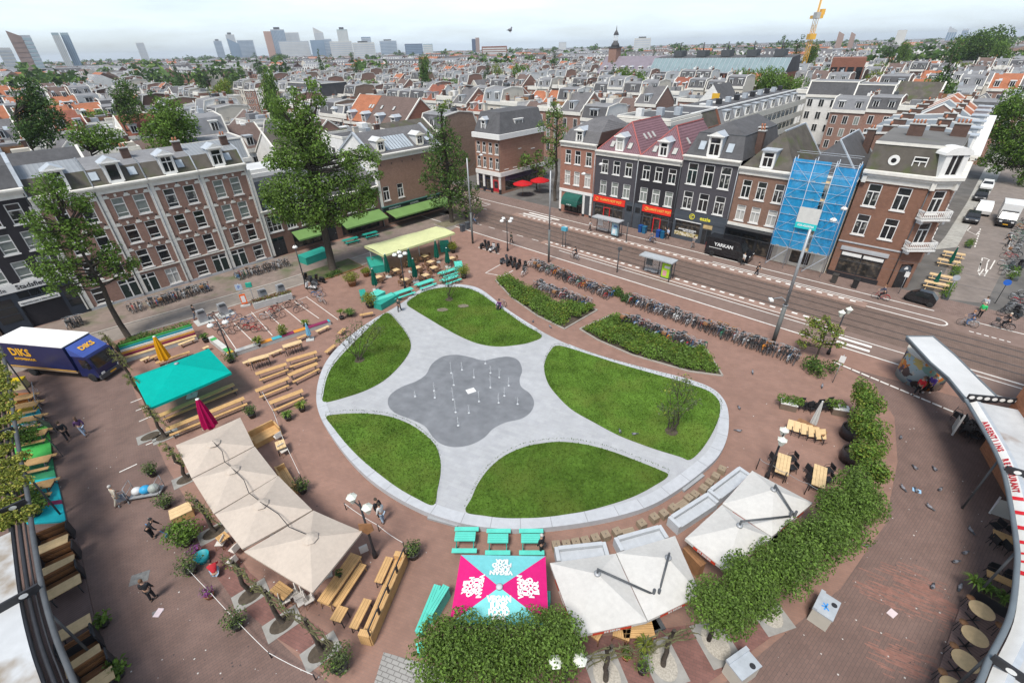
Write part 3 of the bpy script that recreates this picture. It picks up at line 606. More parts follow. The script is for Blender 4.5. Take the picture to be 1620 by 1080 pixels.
# four pilastered brick houses
ux=[(-.25,5.1),(5.1,10.0),(10.0,15.25),(15.25,20.65)]
uw=[(1.5,3.7),(6.55,8.55),(11.55,13.65),(16.9,18.85)]
gf=[((1.1,),(3.95,)),((8.5,),(5.95,)),((11.75,),(14.05,)),((18.95,),(16.4,))]
labs=['brown brick house with white pilasters behind the street tree, beside the black bicycle shop','brown brick house with white pilasters, curtained top windows and two skylights beside its dormer','pilastered brown brick house with four pane dormer and brick chimney, third from the bicycle shop','brown brick house with white pilasters and pale green blinds, beside the low bar building']
panes=[(GLASS_D,GLASS_D,GLASS_D),(GLASS_C,GLASS_D,GLASS_D),(GLASS_D,GLASS_D,GLASS_D),(GLASS_C,GLASS_C,GLASS_D)]
for i,((a,e),ws) in enumerate(zip(ux,uw)):
 W_=e-a;rows=[(9.27,2.15),(6.28,2.1),(3.2,2.2)]
 wins=[(x-a,z,1.16,h,'H',panes[i][r]) for r,(z,h) in enumerate(rows) for x in ws]
 wins.append((gf[i][0][0]-a,.45,1.3,1.95,'2' if i==1 else 'H',GLASS_B if i==1 else GLASS_D))
 t=house(labs[i],LP(a),W_,LANG,9.5,12.0,B_BROWN,wins,[(gf[i][1][0]-a,.02,1.75,2.5)],side=B_BROWN,backm=P_CREAM)
 cornice(t,W_,12.0,12.85,.45)
 b=MB()
 for px in([0] if i==0 else[])+[W_]:
  for k in range(13):b.box(px-.32,px+.32,-.07,.0,.3+k*.9,1.19+k*.9-.01)
 for r,(z,h) in enumerate(rows):
  for x in ws:b.box(x-a-.11,x-a+.11,-.05,0,z+h+.12,z+h+.42)
  mid=(ws[0]+ws[1])/2-a
  for x in(mid,.55,W_-.55):b.box(x-.3,x+.3,-.05,0,z+h+.02,z+h+.2);b.box(x-.19,x+.19,-.05,0,z+h+.2,z+h+.36)
 b.box(0,W_,-.1,0,2.83,2.97);b.box(0,W_,-.06,0,0,.3,1);merge_into(wall_of(t),b,[TRIM,STONE])
 b=MB()
 for r,(z,h) in enumerate(rows):
  for x in((ws[0]+ws[1])/2-a,.55,W_-.55):b.box(x-.05,x+.05,-.1,-.051,z+h+.4,z+h+.62)
 merge_into(wall_of(t),b,BLACKM)
 prof=[(.3,12.8),(1.35,14.35),(5.2,15.15),(9.5,13.6),(9.5,12.2)]
 seam=i in(0,3)
 rb=profile_roof(W_,prof,[0,1 if seam else 2,2,2],3);verge(rb,W_,prof[:4],4,wd=.13,hgt=.12)
 obj('roof',rb,[R_BROWN,R_ZINC,R_GREY if not seam else R_DARK,B_BROWN,LEAD],t)
 dx=[2.6,7.35,12.55,17.85][i]-a
 dormer(t,dx,12.95,1.45,2.0,.2,2.2,True,['T','P','2','T'][i])
 if i:skylight(t,dx-1.75 if i==1 else dx+1.3,.9,13.72,atan2(1.55,1.05),.7,.9)
 if i==1:skylight(t,dx+1.75,.9,13.72,atan2(1.55,1.05),.7,.9)
 if i in(1,2,3):chimney(t,W_-.5 if i!=3 else W_-.6,3.4,14.8,.8,.55,1.0)
 # black bicycle shop
W_=7.4
wins=[(W_+x+.25,z,1.15,h,'H',p) for z,h,p in((10.55,2.0,GLASS_D),(7.85,1.95,GLASS_C),(5.1,1.95,GLASS_C)) for x in(-1.65,-3.6,-5.6)]
t=house('black painted house over a bicycle shop with a white sign band',LP(-7.65),W_,LANG,9.5,12.95,P_BLACK,wins,ops_extra=[(2.4,0.02,3.2,2.7)],name='bicycle_shop',cat='shop')
cornice(t,W_,12.95,13.85,.5)
prof=[(.3,13.8),(1.6,15.8),(5,16.4),(9.5,14)];rb=profile_roof(W_,prof,[0,0,0],1);verge(rb,W_,prof,2,hgt=.25,wd=.35);obj('roof',rb,[R_DARK,B_DARK,LEAD],t)
dormer(t,3.7,14,1.5,1.9,.4)
s_=sign(t,.1,W_-.1,4.15,4.95,WHITE,None);lettering('de',.62,BLK_TXT,s_,(1.75,-.152,4.55));lettering('Stadsfiets',.68,BLK_TXT,s_,(4.1,-.152,4.55),bold=.015)
b=MB();b.tube([(.75+.28*cos(k*pi/8),-.15,4.55+.28*sin(k*pi/8)) for k in range(16)],.02,4,0,True);b.bar((.75,-.15,4.3),(.75,-.15,4.75),.02);obj('emblem',b,BLK_TXT,s_)
b=MB();b.box(0,W_,-.06,-.002,0,4.15) if False else None
for x0,x1 in((.05,2.3),(5.7,7.35)):b.box(x0,x1,-.06,-.002,.02,4.1);b.box(x0+.3,x1-.3,-.08,-.061,1.1,3.6,1);[b.box(x0+.3,x1-.3,-.1,-.081,z,z+.06) for z in(1.9,2.7)]
b.box(2.3,5.7,-.06,-.002,2.75,4.1);b.box(2.6,5.4,-.075,-.061,3.35,4.0,1);[b.box(x,x+.07,-.09,-.076,3.35,4) for x in(3.5,4.4)]
obj('shop_front',b,[mat('blue_black_paint',(.028,.036,.05),.5,.15,1),GLASS_D],t)
sign(t,2.35,5.65,2.62,3.1,WHITE,'reparatie-rent a bike-verkoop',.25,BLK_TXT,y=-.3,bold=.004)
t=house('brown brick house at the far left edge beside the bicycle shop',LP(-15.2),7.4,LANG,9.5,12.6,B_TAN,[(x,z,1.2,2.1,'H',GLASS_D) for z in(4.2,7.2,10.1) for x in(1.5,3.7,5.9)],[(6,.02,1.6,2.6)])
cornice(t,7.4,12.6,13.4);prof=[(.3,13.3),(1.5,15.2),(5,15.9),(9.5,14)];rb=profile_roof(7.4,prof,[0,0,0],1);verge(rb,7.4,prof,2);obj('roof',rb,[R_DARK,B_DARK,LEAD],t);dormer(t,2.5,13.4);dormer(t,5.2,13.4)
# low bar building with green awnings
x0=20.7;W_=18.1
t=house('low brown bar building with arched windows, slate roof and green awnings',LP(x0,.1),W_,LANG,9,6.25,B_DARK if False else brickmat('dusky_brick',(.19,.115,.09),(.15,.09,.07)),[(1.35,3.5,1.85,2.25,'X'),(3.65,3.45,1.35,2.2,'X'),(5.7,3.45,1.35,2.2,'X'),(8.2,3.45,1.35,2.2,'X'),(10.6,3.45,1.35,2.2,'X'),(13,3.45,1.35,2.2,'T'),(16.3,3.5,1.3,2.2,'T')],[(1.2,.02,1.7,2.65,BLACKM,BLACKM),(9.2,.02,1.4,2.5,BLACKM,BLACKM)],ops_extra=[(3.3,.5,4.2,2.2),(10.8,.3,6.5,2.5)],name='bar_building',cat='bar',side=P_WHITE)
cornice(t,W_,6.1,6.55,.35)
prof=[(.25,6.6),(.95,7.75),(4.6,9.4),(9,7.2)];rb=profile_roof(W_,prof,[0,1,1],2);verge(rb,W_,prof,3);obj('roof',rb,[R_DARK,R_TILE,P_WHITE,LEAD],t)
b=MB();a_=atan2(1.15,.7)
for k in range(9):b.rbox((.9+k*.62,.6,7.2),(.06,1.4,.09),0,0,rx=a_)
b.rbox((3.4,.6,7.17),(5.1,1.3,.04),0,1,rx=a_);obj('roof_glazing',b,[BLACKM,GLASS_G],t)
shopglass(t,3.3,7.5,.5,2.7,3);shopglass(t,10.8,17.3,.3,2.8,4)
box_awning(t,3.2,7.5,3.0,2.25,2.1,AWN_G);box_awning(t,10.3,17.6,3.05,2.2,2.6,AWN_G)
# tall pub building with white gable and brick side
x0=38.85;W_=12.8
t=house('tall brick pub with white left gable, black sign band and one wide green awning',LP(x0),W_,LANG,10.5,10.15,B_PINK if False else brickmat('salmon_brick',(.31,.19,.14),(.265,.16,.12)),[(1.3,3.95,1.15,2.2,'T'),(4.0,3.95,1.15,2.2,'T')],ops_extra=[(.8,.3,11.4,2.1)],name='pub_building',cat='pub',side=P_WHITE,backm=P_WHITE)
cornice(t,W_,10.1,10.95,.4);b=MB();b.box(0,.45,-.05,0,2.7,10.1);obj('corner_pilaster',b,TRIM,t)
prof=[(.2,10.95),(4.9,13.75),(10.5,10.6)];rb=profile_roof(W_,prof,[0,0],1);verge(rb,W_,prof,2,hgt=.3,wd=.35);obj('roof',rb,[R_TILE,P_WHITE,LEAD],t)
b=MB();a_=atan2(2.8,4.7)
b.rbox((5.6,2.0,12.06),(5.2,3.1,.05),0,1,rx=a_);[b.rbox((3.1+k*.56,2.0,12.1),(.05,3.1,.08),0,0,rx=a_) for k in range(10)];obj('roof_glazing',b,[DARKM,GLASS_G],t)
dormer(t,2.0,11.3,1.3,1.5,.5,2.2,True,'2',m=CREAM,roofm=R_WHITE);dormer(t,9.4,11.3,1.3,1.5,.5,2.2,True,'2',m=CREAM,roofm=R_WHITE);skylight(t,11.5,1.6,11.85,a_,.7,.9)
for y,z in((1.6,6.9),(2.5,6.9)):w_=window(t,-.02,z,.8,2.2,'T',rz=pi*1.5,y=y)
b=MB();b.box(-1.1,0,4.2,5.6,7.6,7.7);[b.bar((-1.1,4.2+k*.2,7.7),(-1.1,4.2+k*.2,8.6),.02,None,4) for k in range(8)];b.bar((-1.1,4.2,8.6),(-1.1,5.6,8.6),.03);obj('balcony',b,WOODD,t)
b=MB()
for k in range(6):b.box(1+k*2.0,1.1+k*2.0,-.05,0,9.3,9.55)
merge_into(wall_of(t),b,BLACKM)
shopglass(t,.8,12.2,.3,2.4,6)
s_=sign(t,-.1,12.5,2.35,3.05,mat('pub_sign_green',(.012,.03,.03),.5,.1,1),y=-.35)
for tx,s in((2.2,"O'DONNELL'S"),(6.1,'GUINNESS'),(9.9,"O'DONNELL'S")):lettering(s,.36,WHT_TXT,s_,(tx,-.363,2.7),bold=.01)
b=MB();b.box(-.1,12.5,-.5,.0,3.05,3.12);obj('sign_ledge',b,paint((.03,.10,.09),.5),t)
box_awning(t,.4,12.4,2.5,1.95,2.7,AWN_G,y0=-.36)
#  RIGHT ROW ALONG THE TRAM STREET
def SP(s,n=-1.3):return W(s,n)
def row3(xs,rows,w,style='T',pane=None):return[(x,z,w,h,style,(pane[r] if pane else GLASS_D)) for r,(z,h) in enumerate(rows) for x in xs]
W_=6.95
t=house('pink brick corner house with white shopfront and dark green dome awning',SP(.2),W_,ANG_S,10,10.75,brickmat('rosy_brick',(.34,.17,.125),(.28,.14,.10)),row3((1.55,3.45,5.6),((8.15,2.1),(4.85,2.15)),1.15,'T',(GLASS_D,GLASS_B)),ops_extra=[(1.2,.3,4.0,2.7)],cat='house')
cornice(t,W_,10.7,11.5,.45)
rb=MB();d=10;z0,z1,z2=11.45,13.1,14.5
rb.quad((0,.3,z0),(W_,.3,z0),(W_,1.1,z1),(.8,1.1,z1));rb.quad((0,d,z0),(0,.3,z0),(.8,1.1,z1),(.8,d,z1));rb.quad((.8,1.1,z1),(W_,1.1,z1),(W_-1.2,4.6,z2),(3.0,4.6,z2),0);rb.tri((W_,1.1,z1),(W_,d,z1),(W_-1.2,4.6,z2));rb.quad((.8,d,z1),(.8,1.1,z1),(3.0,4.6,z2),(3.0,d,z2),0);rb.quad((3.0,4.6,z2),(W_-1.2,4.6,z2),(W_,d,z1),(3,d,z2));rb.quad((W_,.3,z0),(W_,d,z0),(W_,d,z1),(W_,1.1,z1),1)
obj('roof',rb,[R_TILE,B_DARK],t);dormer(t,3.3,11.5,1.35,1.7,.35)
b=MB();b.box(0,W_,-.12,0,3.55,4.0)
for x in(.05,4.95,6.4):b.box(x,x+.42,-.1,0,.4,3.55);b.box(x-.02,x+.44,-.12,0,.02,.4,1)
b.box(5.37,6.4,-.05,0,.4,3.5,2)
obj('shop_front',b,[WHITE,BLACKM,DARKM],t);shopglass(t,1.2,5.2,.3,3.0,3)
b=MB()
for k in range(6):
 a0,a1=k*pi/12,(k+1)*pi/12;y=lambda a:-.12-1.5*sin(a);z=lambda a:3.5-1.4*(1-cos(a))
 b.quad((1.6,y(a1),z(a1)),(4.9,y(a1),z(a1)),(4.9,y(a0),z(a0)),(1.6,y(a0),z(a0)))
for x,f in((1.6,1),(4.9,-1)):b.add([(x,-.12,3.5)]+[(x,-.12-1.5*sin(k*pi/12),3.5-1.4*(1-cos(k*pi/12))) for k in range(7)]+[(x,-.12,2.1)],[tuple(range(9))[::f]])
b.box(1.6,4.9,-1.64,-1.61,1.8,2.12)
aw=obj('awning',b,AWN_DG,t);lettering('LUNCH',.3,WHT_TXT,aw,(3.25,-1.65,1.96))
bs=MB();bs.quad((0,10,0),(0,0,0),(0,0,3.3),(0,10,3.3));
def purple_roof(t,W_,zb,zr,dep,ov=.0):
 rb=MB();m=W_/2
 rb.tri((0,.25,zb),(W_,.25,zb),(m,3.4,zr));rb.quad((0,dep,zb),(0,.25,zb),(m,3.4,zr),(m,dep,zr));rb.quad((W_,.25,zb),(W_,dep,zb),(m,dep,zr),(m,3.4,zr));rb.tri((W_,dep,zb),(0,dep,zb),(m,dep,zr),1)
 for p,q in(((0,.25,zb),(m,3.4,zr)),((W_,.25,zb),(m,3.4,zr)),((m,3.4,zr),(m,dep,zr))):rb.bar(p,q,.11,None,5,2)
 obj('roof',rb,[R_PURPLE,B_DARK,mat('ridge_tile',(.33,.09,.08),.7,.15,2)],t)
for(s0,W_,wm,lab,xs,txs,sx) in((7.15,7.58,P_SLATE,'slate grey painted house with purple tiled roof and red shop sign',(1.75,3.85,5.95),6,(.15,6.0)),(14.75,6.62,P_BLACK,'black painted house with purple tiled roof and red shop sign',(1.3,3.3,5.35),5,(1.45,6.15))):
 t=house(lab,SP(s0),W_,ANG_S,12,10.1,wm,row3(xs,((7.55,2.0),(4.3,2.1)),1.2,'T',(GLASS_D,GLASS_C)),ops_extra=[(sx[0]+.2,.35,sx[1]-sx[0]-.4,2.4)])
 cornice(t,W_,10.05,10.8,.4);purple_roof(t,W_,10.8,14.6,12)
 dormer(t,W_/2,10.9,1.4,2.0,.35,2.4,True,'T',GLASS_B if s0<10 else GLASS_D)
 a_=atan2(3.8,3.15);skylight(t,W_/2-1.5,.95,11.7,a_,.6,.9,GLASS_B);skylight(t,W_/2+1.5,.95,11.7,a_,.6,.9,GLASS_B)
 for k in range(3 if s0<10 else 1):
  b=MB();q=MB();q.box(-.5,.5,-.22,.22,0,.1);a2=atan2(3.8,W_/2);b.join(q,Matrix.Translation((W_*.76,4.2+k*1.3,12.65))@Matrix.Rotation(a2,4,'Y'));obj('skylight',b,GLASS_B,t)
 sg=sign(t,sx[0],sx[1],2.95,3.95,RED_SIGN);lettering("YUAN'S HOT POT",.5,YEL_TXT,sg,((sx[0]+sx[1])/2+.35,-.152,3.45),bold=.006)
 b=MB();b.tube([(sx[0]+.7+.24*cos(k*pi/6),-.15,3.45+.24*sin(k*pi/6)) for k in range(12)],.035,4,0,True);obj('emblem',b,YEL_TXT,sg)
 shopglass(t,sx[0]+.2,sx[1]-.2,.35,2.75,3,fm=DARKM)
 b=MB();b.box(2.0+sx[0],2.15+sx[0],-.05,.02,0.02,2.3);b.box(3.1+sx[0],3.25+sx[0],-.05,.02,.02,2.3);b.box(2.15+sx[0],3.1+sx[0],-.05,.02,2.15,2.3);obj('red_door_frame',b,paint((.5,.02,.02),.4),t)
 b=MB();dx0,dx1=(6.1,W_-.05) if s0<10 else(.05,1.35);b.box(dx0,dx1,-.06,-.002,.02,3.9);b.box(dx0+.25,dx1-.25,-.09,-.061,.1,2.3);b.box(dx0+.25,dx1-.25,-.09,-.061,2.5,3.3,1);obj('side_door',b,[P_ANTH,GLASS_D],t)
W_=7.65
t=house('dark grey house with tall windows over a shop with a yellow lettered sign',SP(21.4),W_,ANG_S,14,11.05,P_SLATE,row3((1.55,3.8,6.05),((7.95,2.75),(4.5,2.45)),1.38),ops_extra=[(.4,.6,3.7,2.15)])
cornice(t,W_,11.0,11.65,.5)
rb=MB();zb,zm,zr=11.6,14.3,15.6;m=W_/2
rb.quad((0,.3,zb),(W_,.3,zb),(W_-.8,1.8,zm),(.8,1.8,zm));rb.quad((0,14,zb),(0,.3,zb),(.8,1.8,zm),(.8,14,zm));rb.quad((W_,.3,zb),(W_,14,zb),(W_-.8,14,zm),(W_-.8,1.8,zm));rb.tri((.8,1.8,zm),(W_-.8,1.8,zm),(m,4.2,zr));rb.quad((.8,14,zm),(.8,1.8,zm),(m,4.2,zr),(m,14,zr));rb.quad((W_-.8,1.8,zm),(W_-.8,14,zm),(m,14,zr),(m,4.2,zr));rb.add([(W_,14,zb),(0,14,zb),(.8,14,zm),(m,14,zr),(W_-.8,14,zm)],[(0,1,2,3,4)],1)
rb.bar((.8,1.8,zm),(W_-.8,1.8,zm),.07,None,4,2);rb.bar((W_-.8,1.8,zm),(W_-.8,14,zm),.07,None,4,2)
obj('roof',rb,[R_DARK,P_SLATE,DARKM],t);dormer(t,3.75,11.7,1.75,2.5,.3,2.6);skylight(t,1.9,.98,12.85,atan2(2.7,1.5),.8,1.1);skylight(t,5.6,.98,12.85,atan2(2.7,1.5),.8,1.1);chimney(t,W_-.4,6.5,13.2,.8,.9,1.6)
b=MB();b.box(0,W_,-.08,-.002,.02,2.9) if False else None
b.box(.02,.4,-.08,-.002,.02,2.95);b.box(.4,4.1,-.08,-.002,.02,.6);b.box(4.1,4.5,-.08,-.002,.02,2.95);b.box(5.8,W_-.02,-.08,-.002,.02,2.95);b.box(4.5,5.8,-.03,-.002,0.02,2.3,1);b.box(5.1,5.16,-.06,-.031,.1,2.2,0);b.box(4.5,5.8,-.06,-.002,2.3,2.95,2)
obj('shop_front',b,[P_ANTH,GLASS_D,paint((.45,.33,.16),.6,.3)],t);sw=shopglass(t,.4,4.1,.6,2.75,0)
b=MB();b.box(.45,4.05,-.1,-.082,.62,1.2);ob=obj('menu_panel',b,mat('food_photo_panel',(.6,.55,.42),.5,.2,2,col2=(.3,.22,.05),cs=3,lo=.45,hi=.6),t)
lettering('SALADE SOEP NOODLES',.24,WHT_TXT,sw,(2.3,-.03,1.55),bold=.012);lettering('VERS UIT DE WOK',.2,WHT_TXT,sw,(2.5,-.03,1.32),bold=.01)
b=MB();b.box(.3,4.2,-.16,-.08,2.78,2.9);obj('light_strip',b,WHITE,t)
sg=sign(t,.02,W_-.02,2.95,4.2,P_ANTH,'eazie',.75,paint((.75,.68,.05),.5),tx=4.6,bold=.02);b=MB();b.tube([(2.7+.36*cos(k*pi/8),-.15,3.62+.36*sin(k*pi/8)) for k in range(16)],.055,4,0,True);b.tube([(2.7+.17*cos(pi/4+k*pi/6),-.15,3.62+.17*sin(pi/4+k*pi/6)) for k in range(10)],.055,4);obj('emblem',b,paint((.75,.68,.05),.5),sg)
W_=6.3
t=house('brown brick house with cream cornice and black shopfront beside the scaffolding',SP(29.07),W_,ANG_S,12,10.2,B_TAN if False else brickmat('umber_brick',(.24,.145,.105),(.2,.12,.088)),row3((1.3,3.15,5.2),((7.3,2.25),(4.35,2.0)),1.12,'T',(GLASS_D,GLASS_B)),ops_extra=[(.3,.2,5.7,2.6)])
cornice(t,W_,10.2,11.05,.45)
rb=MB();m=W_/2;zb,zr=11.0,15.0
rb.tri((0,.3,zb),(W_,.3,zb),(m,3.2,zr)) if False else None
rb.quad((0,.3,zb),(W_,.3,zb),(m+.02,3.6,zr),(m-.02,3.6,zr));rb.quad((0,12,zb),(0,.3,zb),(m-.02,3.6,zr),(m-.02,12,zr));rb.quad((W_,.3,zb),(W_,12,zb),(m+.02,12,zr),(m+.02,3.6,zr));rb.tri((W_,12,zb),(0,12,zb),(m,12,zr),1);rb.bar((m,3.6,zr),(m,12,zr),.12,None,4,2);rb.bar((m,12,zr),(W_,12,zb),.14,None,4,2)
obj('roof',rb,[R_BROWN,B_DARK,LEAD],t);dormer(t,2.9,11.1,1.55,2.0,.35,2.2,False,'T');chimney(t,.1,5,13,.8,.6,1.6)
b=MB();b.box(0,W_,-.15,0,3.6,3.98,1);b.box(0,W_,-.1,-.002,2.8,3.6,0);b.box(0,W_,-.9,-.1,3.4,3.5,0)
for x in(.02,2.0,4.0,6.0):b.box(x,x+.28,-.08,-.002,.02,2.8,0)
obj('shop_front',b,[BLACKM,TRIM],t);shopglass(t,.3,6.0,.2,2.8,3)
W_=6.45
t=house('cream trimmed house wrapped in blue scaffold netting',SP(35.42),W_,ANG_S,11,10.4,P_CREAM,row3((1.3,3.2,5.1),((7.3,2.25),(4.3,2.0)),1.12),[(1.1,.02,1.1,2.7,CREAM),(5.4,.02,1.1,2.7,CREAM)],ops_extra=[(2.1,.3,2.4,2.2)])
cornice(t,W_,10.4,11.2);shopglass(t,2.1,4.5,.3,2.5,1,fm=CREAM)
m=W_/2;rb=MB();zb,zr=11.2,14.8
rb.quad((0,11,zb),(0,.3,zb),(m,1.8,zr),(m,11,zr));rb.quad((W_,.3,zb),(W_,11,zb),(m,11,zr),(m,1.8,zr));rb.tri((0,.3,zb),(W_,.3,zb),(m,1.8,zr));rb.tri((W_,11,zb),(0,11,zb),(m,11,zr),1);rb.bar((m,1.8,zr),(m,11,zr),.12,None,4,2);rb.bar((m,1.8,zr),(W_,.3,zb),.1,None,4,2);rb.bar((m,11,zr),(W_,11,zb),.14,None,4,2);obj('roof',rb,[R_DARK,B_DARK,LEAD],t)
chimney(t,4.9,9,13.0,.8,.8,2.2)
t=thing('scaffolding','scaffold of steel tubes draped with bright blue netting in front of a house','scaffold',SP(35.42),ANG_S)
b=MB();D0,D1=-1.75,-.55;zs=[2.7,4.7,6.7,8.7,10.7,12.7]
xs=[0,2.1,4.25,6.35]
for x in xs:
 for y in(D0,D1):b.bar((x,y,0),(x,y,13.2),.034,None,6)
for z in zs:
 for y in(D0,D1):b.bar((0,y,z),(6.35,y,z),.026,None,6);b.bar((0,y,z+1),(6.35,y,z+1),.016,None,5)
 for x in xs:b.bar((x,D0,z),(x,D1,z),.04,None,5)
for k in range(len(zs)-1):
 for j,x in enumerate((xs[0],xs[1],xs[2])):b.bar((x,D0,zs[k]+(0 if(k+j)%2 else 2)),(xs[j+1],D0,zs[k]+(2 if(k+j)%2 else 0)),.014,None,5)
for x in(xs[0],xs[2]):b.bar((x,D0,.2),(x+2.1,D0,2.6),.035,None,5)
obj('scaffold_tubes',b,paint((.45,.5,.55),.5,name='scaffold_steel'),t)
b=MB()
for z in zs[:-1]:b.box(.05,6.3,D0+.1,D1-.1,z+.05,z+.1)
obj('deck_boards',b,WOODL,t)
NET=mat('blue_scaffold_net',(.035,.43,.84),.7,.12,.5,spec=.2,trans=.35);nt_=NET.node_tree;bs_=[n for n in nt_.nodes if n.type=='BSDF_PRINCIPLED'][0];bs_.inputs['Alpha'].default_value=.72
rgn=random.Random(4)
for(xa,xb,z0,z1) in((-.06,3.75,2.75,13.0),(4.25,6.42,2.75,12.6)):
 b=MB();nx,nz=10,14
 g_=[[(xa+(xb-xa)*i/nx,D0+.1-(.05*sin(i*2.1+j*.9)+rgn.uniform(0,.06)),z0+(z1-z0)*j/nz) for i in range(nx+1)] for j in range(nz+1)]
 for j in range(nz):
  for i in range(nx):b.quad(g_[j][i],g_[j][i+1],g_[j+1][i+1],g_[j+1][i])
 obj('netting',b,NET,t)
b=MB()
for j in range(14):
 z0=2.75+j*.73;b.quad((6.44+.04*sin(j),D0,z0),(6.44,D1+.4,z0),(6.44,D1+.4,z0+.73),(6.44+.04*sin(j+1),D0,z0+.73));b.quad((-.08,D1+.4,z0),(-.08-.04*sin(j),D0,z0),(-.08-.04*sin(j+1),D0,z0+.73),(-.08,D1+.4,z0+.73))
obj('side_netting',b,NET,t)
b=MB();b.box(2.05,4.35,D0-.22,D0-.19,5.4,7.9);b.box(2.05,4.35,D0-.225,D0-.221,5.4,6.1,1);bn=obj('banner',b,[paint((.55,.55,.52),.7),paint((.02,.50,.50),.7)],t);lettering('020-4235566',.33,WHT_TXT,bn,(3.2,D0-.232,5.78),bold=.01)
W_=6.25;t=house('brown brick corner house with white balconies and round topped corner door',SP(42.1),W_,ANG_S,11,11.45,brickmat('ruddy_brick',(.235,.125,.085),(.19,.10,.07)),row3((1.55,4.2),((8.6,2.4),(5.35,2.3)),1.25),ops_extra=[(.7,.6,4.3,2.6)],name='corner_house')
shopglass(t,.7,5.0,.6,3.2,2);BRK=wall_of(t).data.materials[0]
b=MB();b.box(.5,5.2,-.12,0,3.35,3.8,0);b.box(.85,2.7,.02,.08,2.75,3.12,1) if False else None;b.box(0,W_,-.08,0,4.25,4.4,0);b.box(0,5.2,-.1,0,.02,.55,2);b.box(.8,2.75,-.02,.0,2.72,3.1,1);b.box(2.95,4.9,-.02,.0,2.72,3.1,1)
merge_into(wall_of(t),b,[STONE,WHITE,BLACKM])
cA=Vector((W_,0));cB=Vector((W_+1.65,1.4));cl=(cB-cA).length;ca=atan2(1.4,1.65)
b=MB();q=MB();wall_front(q,cl,0,11.45,[(cl/2-.6,8.6,1.2,2.4),(cl/2-.6,5.35,1.2,2.3),(cl/2-.65,.02,1.3,2.9)],0,0);b.join(q,Rz(ca,(cA.x,cA.y,0)))
b.quad((cB.x,cB.y,0),(cB.x,11,0),(cB.x,11,11.45),(cB.x,cB.y,11.45));b.quad((cB.x,11,0),(0,11,0),(0,11,11.45),(cB.x,11,11.45))
obj('corner_wall',b,BRK,t)
n_=Vector((cos(ca),sin(ca),0));mid=cA.to_3d()+n_*(cl/2)
for z,h in((8.6,2.4),(5.35,2.3)):
 inw=Vector((-n_.y,n_.x,0))*.07;o=link('window',win_mesh(1.2,h,'T'),t,(mid+inw+Vector((0,0,z))),ca);link('pane',pane_mesh(1.2,h,GLASS_D),o,(0,0,0))
b=MB();q=MB();q.box(-.62,.62,.02,.1,.02,2.1,0);q.box(-.65,-.55,-.05,.1,.02,2.9,0);q.box(.55,.65,-.05,.1,.02,2.9,0);q.add([(.62*cos(k*pi/8),-.06,2.2+.62*sin(k*pi/8)) for k in range(9)],[tuple(range(8,-1,-1))],1);q.box(-.62,.62,-.08,.1,2.05,2.25,1);q.lathe([(.24,0),(.24,.02)],12,(0,0,0),2) if False else None
q.add([(.22*cos(k*pi/8),-.075,2.3+.34*sin(k*pi/8)) for k in range(9)],[tuple(range(8,-1,-1))],2)
b.join(q,Rz(ca,mid));obj('corner_door',b,[GLASS_D,P_ANTH,WHITE],t)
for zb in(8.35,5.0):
 b=MB();q=MB();q.box(-1.45,1.45,-.95,.0,zb-.25,zb-.1);q.box(-1.45,1.45,-.95,-.85,zb+.65,zb+.78);q.box(-1.45,-1.35,-.95,0,zb+.65,zb+.78);q.box(1.35,1.45,-.95,0,zb+.65,zb+.78)
 for k in range(15):x=-1.35+k*2.7/14;q.lathe([(.03,0),(.06,.25),(.03,.5),(.05,.75)],6,(x,-.9,zb-.1))
 for k in range(4):[q.lathe([(.03,0),(.06,.25),(.03,.5),(.05,.75)],6,(sx,-.7+k*.2,zb-.1)) for sx in(-1.4,1.4)]
 for sx in(-1.1,1.1):q.box(sx-.12,sx+.12,-.7,0,zb-.65,zb-.25)
 b.join(q,Rz(ca,mid));obj('balcony',b,WHITE,t)
line_=[Vector((0,0)),cA,cB,Vector((cB.x,11))]
def offs(pts,d):
 o=[]
 for i,p in enumerate(pts):
  ns=[]
  for a,c in((i-1,i),(i,i+1)):
   if a>=0 and c<len(pts):e=(pts[c]-pts[a]).normalized();ns.append(Vector((e.y,-e.x)))
  n=sum(ns,Vector((0,0))).normalized();k=1/max(.3,n.dot(ns[0]));o.append(p+n*d*k)
 return o
b=MB()
def band(d0,d1,z0,z1,m=0):
 A,B=offs(line_,d0),offs(line_,d1)
 for i in range(len(A)-1):
  b.quad((*B[i],z0),(*B[i+1],z0),(*B[i+1],z1),(*B[i],z1),m);b.quad((*B[i],z1),(*B[i+1],z1),(*A[i+1],z1),(*A[i],z1),m);b.quad((*A[i],z0),(*A[i+1],z0),(*B[i+1],z0),(*B[i],z0),m)
band(0,.14,11.2,11.8);band(0,.35,11.8,12.1);band(-.2,.55,12.1,12.4)
for p,a in((Vector((.3,0)),0),(cA,ca/2),(cB,ca+.3)):b.rbox((p.x,p.y-.1,11.5),(.4,.5,.8),a)
obj('cornice',b,TRIM,t)
rb=MB();A=offs(line_,-.1);B=offs(line_,-.85)
for i in range(3):rb.quad((*A[i],12.4),(*A[i+1],12.4),(*B[i+1],14.9),(*B[i],14.9),0)
for i in range(3):rb.quad((*offs(line_,-.75)[i],14.9),(*offs(line_,-.75)[i+1],14.9),(*offs(line_,-.75)[i+1],15.2),(*offs(line_,-.75)[i],15.2),2)
top=[(*p,15.15) for p in offs(line_,-.78)]+[(0,11,15.35)];rb.add(top,[tuple(range(len(top)))],1);rb.quad((0,0,11.4),(0,0.8,15.1),(0,11,15.3),(0,11,11.4),0)
obj('roof',rb,[R_BROWN,mat('warm_felt_roof',(.13,.125,.118),.9,.18,.35,col2=(.11,.12,.06),cs=.2,lo=.6,hi=.75),TRIM],t)
